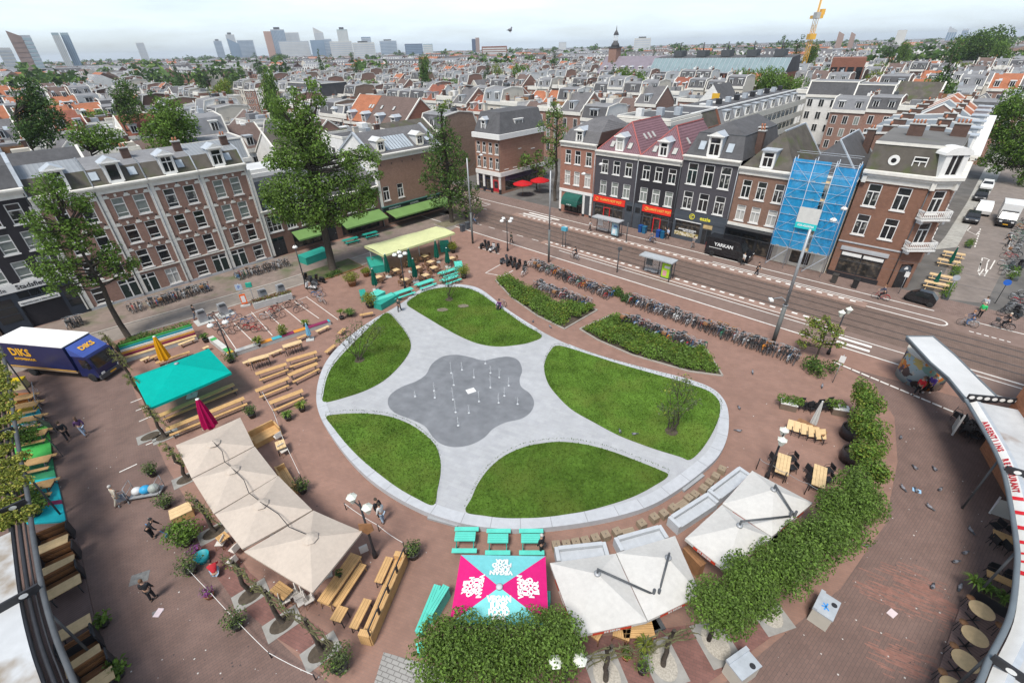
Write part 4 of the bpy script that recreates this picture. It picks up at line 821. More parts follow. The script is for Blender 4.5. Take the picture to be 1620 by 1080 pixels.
window(t,4.4,12.75,1.2,1.3,'T',y=.35,sill=False);b=MB();b.lathe([(.5,0),(.5,.3)],16);ov=MB();ov.join(b,Matrix.Translation((2.2,.55,13.5))@Matrix.Rotation(pi/2,4,'X'));b2=MB();b2.lathe([(.24,0),(.24,.02)],12);ov.join(b2,Matrix.Translation((2.2,.245,13.5))@Matrix.Rotation(pi/2,4,'X'),1);obj('oval_window',ov,[WHITE,GLASS_D],t)
b=MB();q=MB();q.box(-1.1,-.55,-.1,1.2,12.4,14.5);q.box(.55,1.1,-.1,1.2,12.4,14.5);q.box(-.05,.05,-.05,.1,12.6,14.5);q.box(-.55,.55,-.05,.3,12.4,12.6);q.add([(1.35*cos(k*pi/10),-.2,14.5+.75*sin(k*pi/10)) for k in range(11)]+[(1.35*cos(k*pi/10),1.4,14.5+.75*sin(k*pi/10)) for k in range(11)],[tuple(range(10,-1,-1))]+[(k,k+1,k+12,k+11) for k in range(10)]);q.box(-.55,.55,.02,.05,12.6,14.5,1)
b.join(q,Rz(ca,mid));obj('dormer',b,[WHITE,GLASS_D],t)
for x,y in((2.6,6),(6.2,8.5)):chimney(t,x,y,15.2,1.4,.6,1.2,B_DARK,4)
for k in range(6):
 n0=9.9+k*7.0
 t=house(f'brown brick terraced house on the right side street, {["next to the corner house","second from the corner house","third from the corner house","fourth from the corner house","fifth from the corner house","sixth from the corner house"][k]}',W(50.15,n0),7.0,ANG_N,11,12.2,[B_BROWN,B_RED,B_TAN][k%3],row3((1.4,3.5,5.6),((9.2,2.1),(6.1,2.1),(3.0,2.1)),1.15),[(1.2,.02,1.2,2.5)],group='terraced houses of the right side street')
 cornice(t,7.0,12.0,12.9,.6);prof=[(.3,12.9),(1.0,14.4),(5,14.9),(11,14.4),(11,12)]
 rb=profile_roof(7.0,prof,[0,1,1,2],2) if k<3 else profile_roof(7.0,[(.3,12.9),(5.5,16.2),(11,12.6)],[3 if k>3 else 1]*2,2)
 verge(rb,7.0,prof[1:4] if k<3 else[(.3,12.9),(5.5,16.2),(11,12.6)],4,wd=.2,hgt=.2);obj('roof',rb,[R_ZINC,mat('blue_grey_felt',(.165,.185,.2),.85,.14,.4) if k==0 else bpy.data.materials['blue_grey_felt'],B_BROWN,R_ORANGE,WHITE],t)
 b=MB();b.box(.0,7.0,-.75,.35,12.9,13.05);obj('gutter',b,WHITE,t)
 chimney(t,.4,4.0,14.6,.6,1.4,1.1,B_DARK,3);chimney(t,.4,8.5,14.4,.6,1.4,1.0,B_DARK,3);dormer(t,3.5,13.0,1.5,1.6,.3,1.8,False,'T')
W_=6.75
t=house('pink brick corner pub with white pilasters and red door across the tram street',W(-22.0,0),W_,ANG_S,13,10.0,brickmat('peach_brick',(.36,.205,.145),(.31,.17,.12)),row3((1.0,2.9,4.75,6.0) if False else(.9,2.5,4.2,5.9),((7.3,2.0),(4.55,2.05)),.95),ops_extra=[(.6,.3,1.2,2.9),(2.4,.3,1.6,2.9),(4.5,.3,1.8,2.9)],name='corner_pub',cat='pub')
BRK2=wall_of(t).data.materials[0]
b=MB();q=MB();SW=13;wall_front(q,SW,0,10.0,[(1.2,4.55,.95,2.05),(3.6,4.55,.95,2.05),(6.2,4.55,.95,2.05),(9,4.55,.95,2.05),(9,7.3,.95,2.0),(5.2,7.8,.7,.8),(1.2,.5,10,2.4)],0,0);b.join(q,Rz(pi/2,(W_+.012,0,0)));obj('side_wall',b,BRK2,t)
for y,z,w_,h in((1.675,4.55,.95,2.05),(4.075,4.55,.95,2.05),(6.675,4.55,.95,2.05),(9.475,4.55,.95,2.05),(9.475,7.3,.95,2),(5.55,7.8,.7,.8)):window(t,W_-.07,z,w_,h,'T',y=y,rz=pi/2)
b=MB();b.box(-.05,W_+.2,-.2,0,3.3,4.1);b.box(W_+.02,W_+.22,0,13,3.3,4.1)
for x in(.05,1.85,4.05,6.3):b.box(x,x+.5,-.12,0,.9,3.3);b.box(x-.02,x+.52,-.14,0,.02,.9,1)
b.box(W_+.03,W_+.08,1.2,11.2,2.3,3.3,2);obj('pub_front',b,[WHITE,BLACKM,mat('plum_paint',(.05,.03,.06),.5,.1,1)],t)
shopglass(t,.6,1.8,.3,3.2,1,fm=paint((.02,.03,.08),.4));shopglass(t,2.4,4.0,.3,3.2,1,fm=paint((.02,.03,.08),.4));d=MB();d.box(4.6,6.2,.02,.1,.02,2.5);d.box(4.9,5.9,0,.02,1.0,2.3,1);obj('door',d,[paint((.42,.02,.03),.4),GLASS_D],t)
b=MB();b.box(W_+.2,W_+1.0,1.5,11,.02,.05) if False else b.quad((W_+.03,1.2,.5),(W_+.03,11.2,.5),(W_+.03,11.2,2.3),(W_+.03,1.2,2.3));obj('side_shop_window',b,GLASS_SHOP,t)
b=MB();b.box(-.3,W_+.5,-.5,.02,10.0,10.9);b.box(W_,W_+.5,.02,13,10.0,10.9);obj('cornice',b,WHITE,t)
rb=MB();zb,zr=10.9,14.3
rb.quad((0,-.1,zb),(W_+.2,-.1,zb),(W_-1.6,1.9,zr),(0,1.9,zr));rb.quad((W_+.2,-.1,zb),(W_+.2,13,zb),(W_-1.6,13,zr),(W_-1.6,1.9,zr));rb.quad((0,1.9,zr),(W_-1.6,1.9,zr),(W_-1.6,13,zr),(0,13,zr));rb.quad((W_+.2,13,zb),(0,13,zb),(0,13,zr),(W_-1.6,13,zr),1);rb.quad((0,13,zb),(0,-.1,zb),(0,1.9,zr),(0,13,zr),1);obj('roof',rb,[R_DARK,B_DARK],t)
dormer(t,2.2,11.1,1.2,2.0,.3);chimney(t,.2,3,14,.7,.7,1.5,P_CREAM)
bb=MB();q=MB();q.box(-1.2,1.2,-.1,2.0,0,1.3);q.box(-1.0,1.0,-.12,-.1,.2,1.1,1);[q.box(-1+k*.4-.03,-1+k*.4+.03,-.14,-.12,.2,1.1,0) for k in range(6)];q.box(-1.3,1.3,-.2,2.1,1.3,1.42,0);bb.join(q,Rz(pi/2,(W_-.6,6,11.6)));obj('dormer',bb,[WHITE,GLASS_D],t)
#  TREE KIT
def leaf_cloud(b,c,r,n,size,rg,squash=.85,m=(0,1),shell=.5,droop=0.0):
 c=Vector(c);V=b.v;F=b.f;MI=b.m;SMO=b.sm
 for _ in range(n):
  d=Vector((rg.gauss(0,1),rg.gauss(0,1),rg.gauss(0,1)))
  if d.length<.05:continue
  d.normalize();rad=r*(shell+(1.08-shell)*rg.random()**.6);p=c+Vector((d.x*rad,d.y*rad,d.z*rad*squash))
  nn=(d*.8+Vector((rg.gauss(0,.55),rg.gauss(0,.55),rg.gauss(.35,.5)))).normalized()
  t=nn.cross(Vector((rg.gauss(0,1),rg.gauss(0,1),rg.gauss(-droop,1))));
  if t.length<.05:continue
  t.normalize();s_=nn.cross(t);L=size*rg.uniform(.6,1.35);w_=L*rg.uniform(.45,.7);o=len(V)
  bend=nn*(L*.22)
  V.append(tuple(p-t*L*.5));V.append(tuple(p+s_*w_*.5+bend*.6));V.append(tuple(p+t*L*.5-bend));V.append(tuple(p-s_*w_*.5+bend*.6))
  F.append((o,o+1,o+2,o+3));MI.append(m[0] if rg.random()<.72 else m[1]);SMO.append(False)
 return b
def limb(b,a,c,r0,r1,rg,k=4,wob=.12,m=0,seg=6):
 a,c=Vector(a),Vector(c);L=(c-a).length;pts=[]
 for i in range(k+1):
  t=i/k;p=a.lerp(c,t)
  if 0<i<k:p+=Vector((rg.gauss(0,1),rg.gauss(0,1),rg.gauss(0,.5)))*L*wob*.35
  pts.append(p)
 b.tube(pts,r0,seg,m,rs=[r0+(r1-r0)*i/k for i in range(k+1)]);return pts
def blob_tree(label,base,blobs,leaf=(LEAF1,LEAF2),size=.4,dens=60,trunk_r=.3,trunk_top=None,cat='tree',name='street_tree',group=None,seed=1,shell=.45,twigs=2,bark=None,lean=(0,0)):
 """blobs: (x, y, z, r) relative to the base"""
 rg=random.Random(seed);t=thing(name,label,cat,base,0,group);c=MB();w_=MB()
 zt=trunk_top or max(bl[2] for bl in blobs)*.8
 tp=limb(w_,(0,0,-.1),(lean[0],lean[1],zt),trunk_r,trunk_r*.3,rg,6,.02,0,8)
 for(x,y,z,r) in blobs:
  zz=max(zt*.3,min(z-r*.8,zt));k=zz/zt;a=Vector((lean[0]*k,lean[1]*k,zz));cc=Vector((x,y,z))
  limb(w_,a,cc,max(.03,trunk_r*.4),.02,rg,3,.14,0,5)
  for _ in range(twigs):limb(w_,a.lerp(cc,.6),cc+Vector((rg.gauss(0,1),rg.gauss(0,1),rg.gauss(.3,.6))).normalized()*r*.85,.035,.012,rg,2,.1,0,4)
  leaf_cloud(c,cc,r,int(dens*r*r),size,rg,.85,shell=shell)
 obj('crown',c,list(leaf),t);obj('trunk',w_,bark or BARK,t);return t
def sight_blob(base,u,v,rpx,dy=0.0,rg=None):
 """a sighted foliage clump at the tree's own distance; dy pushes it deeper or nearer"""
 d=_R*((u-810)/F_PX)+_U*((540-v)/F_PX)+_f;dist=hypot(base.x,base.y);k=dist/hypot(d.x,d.y);p=Vector((d.x*k,d.y*k,CAM_H+d.z*k))
 r=rpx/F_PX*(k*1.0);rad=Vector((d.x,d.y,0)).normalized();p+=rad*dy*r
 return(p.x-base.x,p.y-base.y,p.z-base.z,r)
def sighted_tree(label,bu,bv,clumps,seed=1,**kw):
 base=G(bu,bv);rg=random.Random(seed);bl=[]
 for(u,v,r) in clumps:
  for dy in(-.8,.75):bl.append(sight_blob(base,u+rg.gauss(0,r*.35),v+rg.gauss(0,r*.3),r*rg.uniform(.6,.97),dy,rg))
 return blob_tree(label,base,bl,seed=seed,**kw)
sighted_tree('tall leafy elm in the square grass patch before the bar with green awnings',527,428,[(470,150,16),(465,172,22),(480,195,22),(450,200,20),(500,215,24),(465,225,26),(440,235,22),(510,245,26),(480,255,28),(545,250,16),(560,262,18),(450,265,26),(435,285,22),(470,290,28),(505,285,28),(540,285,24),(565,290,20),(450,312,26),(485,318,28),(520,318,26),(555,315,24),(580,318,16),(465,338,22),(445,330,20),(500,340,22),(535,338,22),(565,335,18),(575,300,16),(495,135,12),(575,235,13),(445,165,15),(492,165,15),(432,262,16),(428,312,16),(583,255,14),(592,275,13),(590,305,14)],3,size=.31,dens=175,trunk_r=.5,trunk_top=16,leaf=(LEAF1,LEAF4))
sighted_tree('leafy street tree before the pilastered brick houses on the left',205,535,[(75,290,16),(65,310,18),(95,300,18),(50,335,16),(80,332,22),(110,322,18),(130,315,14),(65,362,20),(95,355,22),(125,350,18),(150,372,16),(75,390,22),(105,385,22),(60,420,16),(85,430,20),(115,415,20),(145,405,18),(175,400,18),(195,415,16),(210,420,12),(135,435,16),(165,425,16),(190,435,12),(120,455,12),(85,450,12),(140,330,10)],5,size=.26,dens=210,trunk_r=.3,trunk_top=11.5,leaf=(LEAF4,LEAF1),twigs=3)
sighted_tree('dark narrow elm beside the green awning pub at the tram street bend',715,353,[(697,172,10),(698,190,14),(706,205,14),(692,212,14),(715,225,18),(695,232,18),(708,245,20),(690,255,18),(725,250,16),(700,272,22),(720,275,18),(682,278,16),(735,290,16),(700,295,20),(680,300,12),(745,305,16),(720,305,18),(752,320,14),(735,325,14),(670,285,8),(690,318,12)],7,size=.34,dens=90,trunk_r=.38,trunk_top=17,leaf=(LEAF2,LEAF1))
sighted_tree('slim airy street tree left of the pink brick corner house',878,318,[(878,165,10),(872,180,13),(884,182,12),(868,200,14),(885,203,14),(876,220,15),(862,222,10),(892,222,10),(872,240,12),(882,250,10)],9,size=.33,dens=70,trunk_r=.32,trunk_top=15,leaf=(LEAF1,LEAF2),shell=.3)
sighted_tree('small round street tree over the red parasols of the corner pub',849,300,[(838,250,12),(850,246,13),(862,256,12),(842,265,13),(856,270,12),(830,262,9)],11,size=.5,dens=34,trunk_r=.16,trunk_top=7,leaf=(LEAF1,LEAF2))
sighted_tree('dark green street tree at the right edge, shading the side street',1612,292,[(1600,150,18),(1612,165,24),(1590,172,18),(1575,190,16),(1572,215,18),(1562,255,14),(1600,180,20),(1585,200,20),(1610,205,26),(1590,225,22),(1612,235,24),(1575,245,16),(1598,255,22),(1615,265,20),(1582,268,14),(1640,200,30),(1640,240,30)],13,size=.42,dens=75,trunk_r=.4,trunk_top=11,leaf=(LEAF4,LEAF2),shell=.4)
sighted_tree('light feathery small tree with dense shrubs at its foot beside the last bike rack',1291,566,[(1285,503,11),(1302,506,10),(1318,515,11),(1290,515,13),(1275,525,11),(1308,522,12),(1322,530,10),(1296,530,13),(1280,542,10),(1312,540,11),(1325,545,8),(1268,540,7)],15,size=.22,dens=170,trunk_r=.1,trunk_top=3.8,leaf=(LEAF3,LEAF4),shell=.2)
for lab,D,tu,tv,ell,lf,sd_ in(('tall dark tree at the left edge among white gables',112,52,235,((45,150,24,32,9),(60,195,42,36,16)),(LEAF2,LEAF6),91),('dark green tree among the orange roofs on the left',135,197,200,((195,150,22,28,9),(203,175,24,22,9)),(LEAF2,LEAF1),92),('bright green spreading tree behind the pilastered brick houses',94,148,250,((128,215,26,22,9),(170,220,32,24,10)),(LEAF4,LEAF1),93),('big rounded bright green tree behind the pilastered brick houses',98,268,245,((265,178,34,26,12),(268,210,50,32,20)),(LEAF4,LEAF1),94)):
 d=_R*((tu-810)/F_PX)+_U*((540-tv)/F_PX)+_f;k=D/hypot(d.x,d.y);base=Vector((d.x*k,d.y*k,0));rg=random.Random(sd_);bl=[]
 for cu,cv,ru,rv,n in ell:
  for q in range(n):a=q*2.4;f=sqrt((q+.5)/n);bl.append(sight_blob(base,cu+ru*f*.8*cos(a),cv+rv*f*.8*sin(a),min(ru,rv)*rg.uniform(.38,.55),rg.uniform(-2.0,2.0)*(1-f*.6),rg))
 blob_tree(lab,base,bl,lf,.42,75,.35,None,'tree','garden_tree',None,sd_,.4,1)
for lab,bu,bv,cl,sd_,dn in(('sparse multi stem young tree on the left lawn',569,570,[(545,525,10),(560,515,11),(575,522,11),(590,512,10),(555,540,9),(580,540,9),(600,520,7),(535,535,7)],21,30),('sparse multi stem young tree on the upper lawn',711,474,[(705,430,9),(718,425,9),(698,440,8),(725,438,8),(711,445,8)],22,22),('sparse multi stem young tree with bare earth ring on the right lawn',1062,683,[(1075,610,11),(1060,622,11),(1090,620,10),(1050,640,9),(1075,640,11),(1098,640,9),(1065,655,8),(1085,605,8)],23,34)):
 base=Gz(bu,bv);base=Vector((base.x,base.y,pz(base)+.03));rg=random.Random(sd_);t=thing('young_tree',lab,'tree',base,0,'young trees on the lawns');c=MB();w_=MB()
 for(u,v,r) in cl:
  x,y,z,rr=sight_blob(base,u,v,r,rg.uniform(-1,1));limb(w_,(rg.gauss(0,.12),rg.gauss(0,.12),0),(x,y,z),.04,.012,rg,4,.1,0,5)
  for _ in range(5):limb(w_,Vector((x,y,z))*.7,Vector((x,y,z))+Vector((rg.gauss(0,rr),rg.gauss(0,rr),rg.gauss(0,rr))),.016,.006,rg,2,.1,0,4)
  leaf_cloud(c,(x,y,z),rr*1.3,int(dn*1.7),.17,rg,.9,shell=.1)
 c.lathe([(.5,.0),(.45,.03),(.02,.04)],10,(0,0,0),2);obj('crown',c,[LEAF5,LEAF3,SOIL],t);obj('trunk',w_,BARK,t)
TREEP=[]
for k,(kind,cols) in enumerate((('round',(LEAF1,LEAF2)),('poplar',(LEAF2,LEAF6)),('round',(LEAF4,LEAF1)),('broad',(LEAF2,LEAF1)),('round',(LEAF3,LEAF4)))):
 rg=random.Random(40+k);bl=[]
 if kind=='poplar':bl=[(rg.gauss(0,.5),rg.gauss(0,.5),2.5+i*1.25,1.7+.6*sin(i*.5)-i*.04) for i in range(11)]
 elif kind=='round':bl=[(3.1*cos(i*2.4)*sqrt(i/16),3.1*sin(i*2.4)*sqrt(i/16),5+rg.uniform(-1.6,3.0),rg.uniform(1.5,2.3)) for i in range(17)]
 else:bl=[(5.2*cos(i*2.4)*sqrt(i/22),5.2*sin(i*2.4)*sqrt(i/22),6.5+rg.uniform(-2.2,2.6),rg.uniform(1.8,2.8)) for i in range(23)]
 TREEP.append(Proto(blob_tree('tree',(0,0,0),bl,cols,.5,46,.3,None,'tree','poplar_tree' if kind=='poplar' else 'garden_tree',None,50+k,.5,0)))
GT=lambda u,v,D:None
def far_tree(u,vtop,vbase,D,kind,label,group=None,hw=None):
 """tree of real size at distance D, its top seen at vtop"""
 d=_R*((u-810)/F_PX)+_U*((540-vtop)/F_PX)+_f;k=D/hypot(d.x,d.y);ztop=CAM_H+d.z*k;x,y=d.x*k,d.y*k
 h0=(17.0,17.5,9.0,11.0)[0] if False else{0:9.8,1:17.2,2:9.8,3:11.3,4:9.8}[kind]
 w0={0:9.5,1:4.8,2:9.5,3:14.5,4:9.5}[kind]
 sz=max(2.0,ztop)/h0;sx=(hw*2/F_PX*(k)/w0) if hw else sz
 TREEP[kind].put((x,y,0),random.uniform(0,6),label,group,(sx,sx,sz))
for a in((415,105,150,175,0,'dark round tree behind the crown of the tall elm',None,20),(545,165,200,150,1,'small cypress shaped tree on a flat dark roof yard',None,6),(567,172,200,148,1,'second small cypress shaped tree on a flat dark roof yard',None,6),(668,82,130,260,0,'dark tree among the grey roofs near the picture centre',None,12),(770,86,120,270,1,'pointed dark tree among the orange roofs left of centre',None,9),(786,97,120,270,4,'yellow green tree beside the pointed dark tree',None,12),(824,96,125,260,2,'bright green bushy tree among roofs right of centre',None,18),(985,100,130,235,2,'bright green tree in front of the purple roofed school',None,15),(1010,105,132,232,2,'second bright green tree in front of the purple roofed school',None,17),(972,88,125,250,1,'dark pointed tree left of the purple roofed school',None,8),(1180,102,140,225,2,'bright green tree below the long glass roof',None,18),(1222,98,140,215,2,'wide bright green tree below the long glass roof',None,26),(1248,46,100,330,1,'tall poplar left of the yellow crane',None,11),(1270,45,100,330,1,'second tall poplar left of the yellow crane',None,11),(1288,66,100,340,0,'rounded dark tree at the foot of the yellow crane',None,14),(1416,54,85,420,1,'poplar like tree beyond the red brick block on the right',None,13),(1440,62,85,420,0,'low dark tree beyond the red brick block on the right',None,14),(1562,34,78,400,3,'very big spreading tree on the right horizon',None,42),(1598,60,85,380,0,'dark tree beside the very big spreading tree',None,20),(1480,111,135,170,2,'bushy green courtyard tree on the right beyond the orange roofs',None,18),(1512,115,135,172,2,'second bushy green courtyard tree on the right beyond the orange roofs',None,14),(345,122,145,240,4,'yellow green tree among the orange roofs on the left',None,22),(430,135,200,115,0,'loose grey green tree in a yard left of the tall elm',None,20),(400,76,105,420,1,'narrow dark tree on the left skyline',None,6),(500,70,100,420,1,'narrow dark tree on the skyline above the tall elm',None,6),(268,84,110,360,1,'small pointed tree among far left roofs',None,7)):far_tree(*a)
#  CITY ROOFSCAPE
def gen_house(k,W_,dep,h,wm,roofkind,rm,rg,dorm=2,front_windows=True):
 """returns {part: (MB, mats)}; part names with several instances are lists"""
 P=[];wb=MB();wb.box(0,W_,0,dep,0,h);mats=[wm,TRIM]
 if roofkind!='gable_y':wb.box(-.02,W_+.02,-.25,0,h-.7,h,1)
 def gable_wall(prof):
  z0=h
  for x,s_ in((0,1),(W_,-1)):wb.add([(x,p[0],p[1]-.03) for p in prof]+[(x,prof[-1][0],z0),(x,prof[0][0],z0)],[tuple(range(len(prof)+2))[::s_]],0)
 rb=MB();rmats=[rm,TRIM,R_GREY]
 if roofkind=='gable_x':prof=[(-.2,h),(dep/2,h+dep*.36),(dep+.2,h)]
 elif roofkind=='mansard':prof=[(.1,h),(1.2,h+2.5),(dep*.5,h+3.0),(dep-1.2,h+2.5),(dep-.1,h)]
 elif roofkind=='flat':prof=None
 else:prof=None
 if prof:
  mi=[0,0] if roofkind=='gable_x' else[0,2,2,0]
  for(p,q),m in zip(zip(prof,prof[1:]),mi):rb.quad((0,*p),(W_,*p),(W_,*q),(0,*q),m)
  verge(rb,W_,prof,1,wd=.22,hgt=.22);gable_wall(prof)
 elif roofkind=='gable_y':
  z1=h+W_*.48;rb.quad((0,dep,h),(0,0,h),(W_/2,0,z1),(W_/2,dep,z1),0);rb.quad((W_,0,h),(W_,dep,h),(W_/2,dep,z1),(W_/2,0,z1),0)
  wb.add([(0,0,h),(W_,0,h),(W_/2,0,z1)],[(0,1,2)],0);wb.add([(0,dep,h),(W_,dep,h),(W_/2,dep,z1)],[(2,1,0)],0)
  for a,c in(((0,0,h),(W_/2,0,z1)),((W_/2,0,z1),(W_,0,h)),((0,dep,h),(W_/2,dep,z1)),((W_/2,dep,z1),(W_,dep,h))):rb.bar(a,c,.16,None,4,1)
 else:
  rb.box(.0,W_,.0,dep,h+.001,h+.05,0);rb.box(0,W_,0,.25,h+.05,h+.4,1);rb.box(0,W_,dep-.25,dep,h+.05,h+.4,1);rb.box(0,.22,.25,dep-.25,h+.05,h+.4,1);rb.box(W_-.22,W_,.25,dep-.25,h+.05,h+.4,1)
 P.append(('wall',wb,mats));P.append(('roof',rb,rmats))
 if roofkind=='flat':
  for _ in range(rg.randint(1,3)):
   b=MB();x,y=rg.uniform(1,W_-2),rg.uniform(1.5,dep-3);sx,sy,sz=rg.uniform(.8,2.2),rg.uniform(.8,2.5),rg.uniform(.5,1.9);b.box(x,x+sx,y,y+sy,h+.05,h+sz);P.append(('roof_box',b,[rg.choice([P_WHITE,P_CREAM,LEAD,R_GREY])]))
  if rg.random()<.5:
   b=MB();[b.bar((x,dep*.5,h),(x,dep*.5,h+1.1),.03,None,4) for x in(.6,W_*.5,W_-.6)];b.bar((.6,dep*.5,h+1.1),(W_-.6,dep*.5,h+1.1),.03,None,4);b.box(.6,W_-.6,dep*.5-.01,dep*.5+.01,h+.2,h+1.0);P.append(('roof_terrace_fence',b,[rg.choice([WOODD,STEEL,WHITE])]))
 for c_ in range(rg.randint(1,2)):
  b=MB();x=rg.choice([.35,W_-.35]);y=rg.uniform(2.5,dep-2.5);z=h+(2.2 if roofkind in('gable_x','mansard') else .2);b.box(x-.3,x+.3,y-.45,y+.45,h,z+1.3);b.box(x-.36,x+.36,y-.5,y+.5,z+1.3,z+1.42,1);[b.bar((x,y+o,z+1.4),(x,y+o,z+1.75),.1,.09,5,2) for o in(-.25,.1)]
  P.append(('chimney',b,[rg.choice([B_DARK,B_RED,P_CREAM]),CONC,TERRA]))
 if roofkind in('mansard','gable_x') and dorm:
  for d_ in range(dorm):
   for y0,f in((.35,1),(dep-.35,-1)):
    if f<0 and rg.random()<.4:continue
    b=MB();x=W_*(d_+.5)/dorm;w_=rg.choice([1.3,1.3,2.2]) if dorm<2 else 1.25;z0=h+.35;y1=y0+f*1.9
    b.box(x-w_/2,x+w_/2,min(y0,y1),max(y0,y1),z0,z0+1.6);b.box(x-w_/2+.15,x+w_/2-.15,min(y0-f*.03,y0),max(y0-f*.03,y0),z0+.2,z0+1.4,1);b.box(x-w_/2-.15,x+w_/2+.15,min(y0-f*.15,y1),max(y0-f*.15,y1),z0+1.6,z0+1.75,2)
    b.box(x-.04,x+.04,min(y0-f*.05,y0),max(y0-f*.05,y0),z0+.2,z0+1.4,0)
    P.append(('dormer',b,[WHITE,GLASS_D,rg.choice([LEAD,WHITE,R_GREY])]))
 b=MB();x,y=rg.uniform(1,W_-1),dep*.5;z=h+(3.2 if roofkind in('gable_x','mansard') else .1);b.bar((x,y,z-.5),(x,y,z+1.7),.03,None,4);[b.bar((x-.4,y,z+1.1+k*.25),(x+.4,y,z+1.1+k*.25),.02,None,3) for k in range(3)];P.append(('aerial',b,[DARKM]));b=MB();b.rbox((W_-x,y,z+.05),(.9,.8,.7));b.bar((W_-x,y+.8,z-.3),(W_-x,y+.8,z+.8),.12,None,6);P.append(('roof_vent',b,[rg.choice([LEAD,WHITE,DARKM])]))
 if rg.random()<.6 and roofkind=='gable_x':
  b=MB();a_=atan2(dep*.36,dep/2);[b.rbox((W_*fx,dep*.27,h+dep*.36*.54+.08),(.8,1.1,.08),0,0,rx=a_) for fx in((.3,) if rg.random()<.5 else(.3,.72))];P.append(('skylight',b,[GLASS_G]))
 if front_windows:
  nf=max(2,int(h/3.2));nw=max(2,int(W_/2.1))
  for f in range(nf):
   for q in range(nw):
    x=W_*(q+.5)/nw;z=h-1.0-(f+1)*3.0+.6
    if z<.3:continue
    for y,s_ in((0,-1),(dep,1)):
     b=MB();a,c=sorted((y,y+s_*.05));b.box(x-.58,x+.58,a,c,z,z+2.0);a,c=sorted((y+s_*.051,y+s_*.06));b.box(x-.48,x-.03,a,c,z+.1,z+1.9,1);b.box(x+.03,x+.48,a,c,z+.1,z+1.9,1)
     P.append(('window',b,[WHITE,rg.choice([GLASS_D,GLASS_D,GLASS_C])]))
 return P
WALLS=[('brown brick',B_BROWN),('pink brick',brickmat('coral_brick',(.33,.19,.145))),('white',P_WHITE),('tan brick',B_TAN),('dark brick',B_DARK),('cream',P_CREAM)]
ROOFS=[('orange tiled gable','gable_x',R_ORANGE),('dark gable','gable_x',R_TILE),('dark mansard','mansard',R_DARK),('grey mansard','mansard',mat('slate_roof',(.18,.183,.192),.8,.16,1)),('flat grey','flat',R_GREY),('flat pale','flat',mat('pale_gravel_roof',(.34,.335,.32),.9,.14,.5)),('narrow dark gable','gable_y',R_TILE),('brown tiled gable','gable_x',R_BRTILE),('red tiled gable','gable_x',R_RED),('zinc mansard','mansard',R_ZINC),('flat dark','flat',R_DARK)]
VAR={}
def variant(ri,wi,big):
 key=(ri,wi,big)
 if key in VAR:return VAR[key]
 rg=random.Random(ri*31+wi*7+big);W_=rg.choice([6.2,6.8,7.4]) if ROOFS[ri][1]!='gable_y' else 6.0;dep=10.0;h=9.6+rg.uniform(0,2.2)-(1.2 if 'gable' in ROOFS[ri][0] else 0)
 P=gen_house(0,W_,dep,h,WALLS[wi][1],ROOFS[ri][1],ROOFS[ri][2],rg,rg.randint(1,2))
 if big:
  r=thing('town_house','house','house');
  for nm,b,ms in P:obj(nm,b,ms,r)
  VAR[key]=(Proto(r),W_)
 else:
  M=MB();ms_all=[]
  for nm,b,ms in P:
   idx=[]
   for m in ms:
    if m not in ms_all:ms_all.append(m)
    idx.append(ms_all.index(m))
   o=len(M.v);M.v+=b.v;M.f+=[tuple(i+o for i in f) for f in b.f];M.m+=[idx[i] for i in b.m];M.sm+=b.sm
  VAR[key]=((M,ms_all,[None]),W_)
 return VAR[key]
NH=[0];FARB=MB();FARM=[]
def far_join(M,ms,mtx):
 idx=[]
 for m in ms:
  if m not in FARM:FARM.append(m)
  idx.append(FARM.index(m))
 o=len(FARB.v);FARB.v.extend([tuple(mtx@Vector(p)) for p in M.v]);FARB.f.extend(tuple(i+o for i in f) for f in M.f);FARB.m.extend(idx[i] for i in M.m);FARB.sm.extend(M.sm)
def region(u):
 return 'on the left' if u<420 else 'left of centre' if u<800 else 'right of centre' if u<1180 else 'on the right'
PLAN=[]
def plan_row(s,n,ang,length,wts,rg,skip=0.04):
 """houses side by side from W(s, n) along ang; each front looks to the right-hand side of the row's left normal"""
 p=W(s,n);d=Vector((cos(ang),sin(ang),0));t=0
 while t<length:
  ri=rg.choices(range(len(ROOFS)),wts)[0];wi=rg.choices(range(6),(5,2,5,2,1,3))[0]
  if ROOFS[ri][1]=='gable_y':wi=rg.choice([2,2,5,0])
  wid=6.0 if ROOFS[ri][1]=='gable_y' else random.Random(ri*31+wi*7+1).choice([6.2,6.8,7.4])
  if rg.random()>skip:PLAN.append((p+d*t,ang,ri,wi,wid))
  t+=wid
rgc=random.Random(17)
WT_LEFT=(15,11,12,10,12,8,9,7,6,3,7);WT_MID=(5,10,22,17,14,7,9,5,3,5,8);WT_RIGHT=(10,9,16,13,16,10,6,4,2,3,8)
A_S,A_N=ANG_S,ANG_N
plan_row(-46,0,A_S,20,WT_MID,rgc,0);plan_row(-112,0,A_S,40,WT_MID,rgc,0);plan_row(-330,0,A_S,165,WT_MID,rgc)
plan_row(-330,-14,A_S+pi,1,WT_MID,rgc) if False else None
plan_row(-28,-14.5,A_S+pi,300,WT_MID,rgc,.02)
for k,n0 in enumerate((34,58,94,118,152,178,214,240,276,304,340,370,410,445,480,520)):
 s0=-80-n0*1.15;plan_row(s0-120,n0,A_S,-16-(s0-120),WT_MID,rgc,.05)
 if n0>100:plan_row(2,n0,A_S,52,WT_RIGHT,rgc,.04);plan_row(66,n0,A_S,20+n0*.35,WT_RIGHT,rgc,.06)
plan_row(20,84,A_S,30,(0,3,5,6,2,2,1,0,0,0,2),rgc,0)
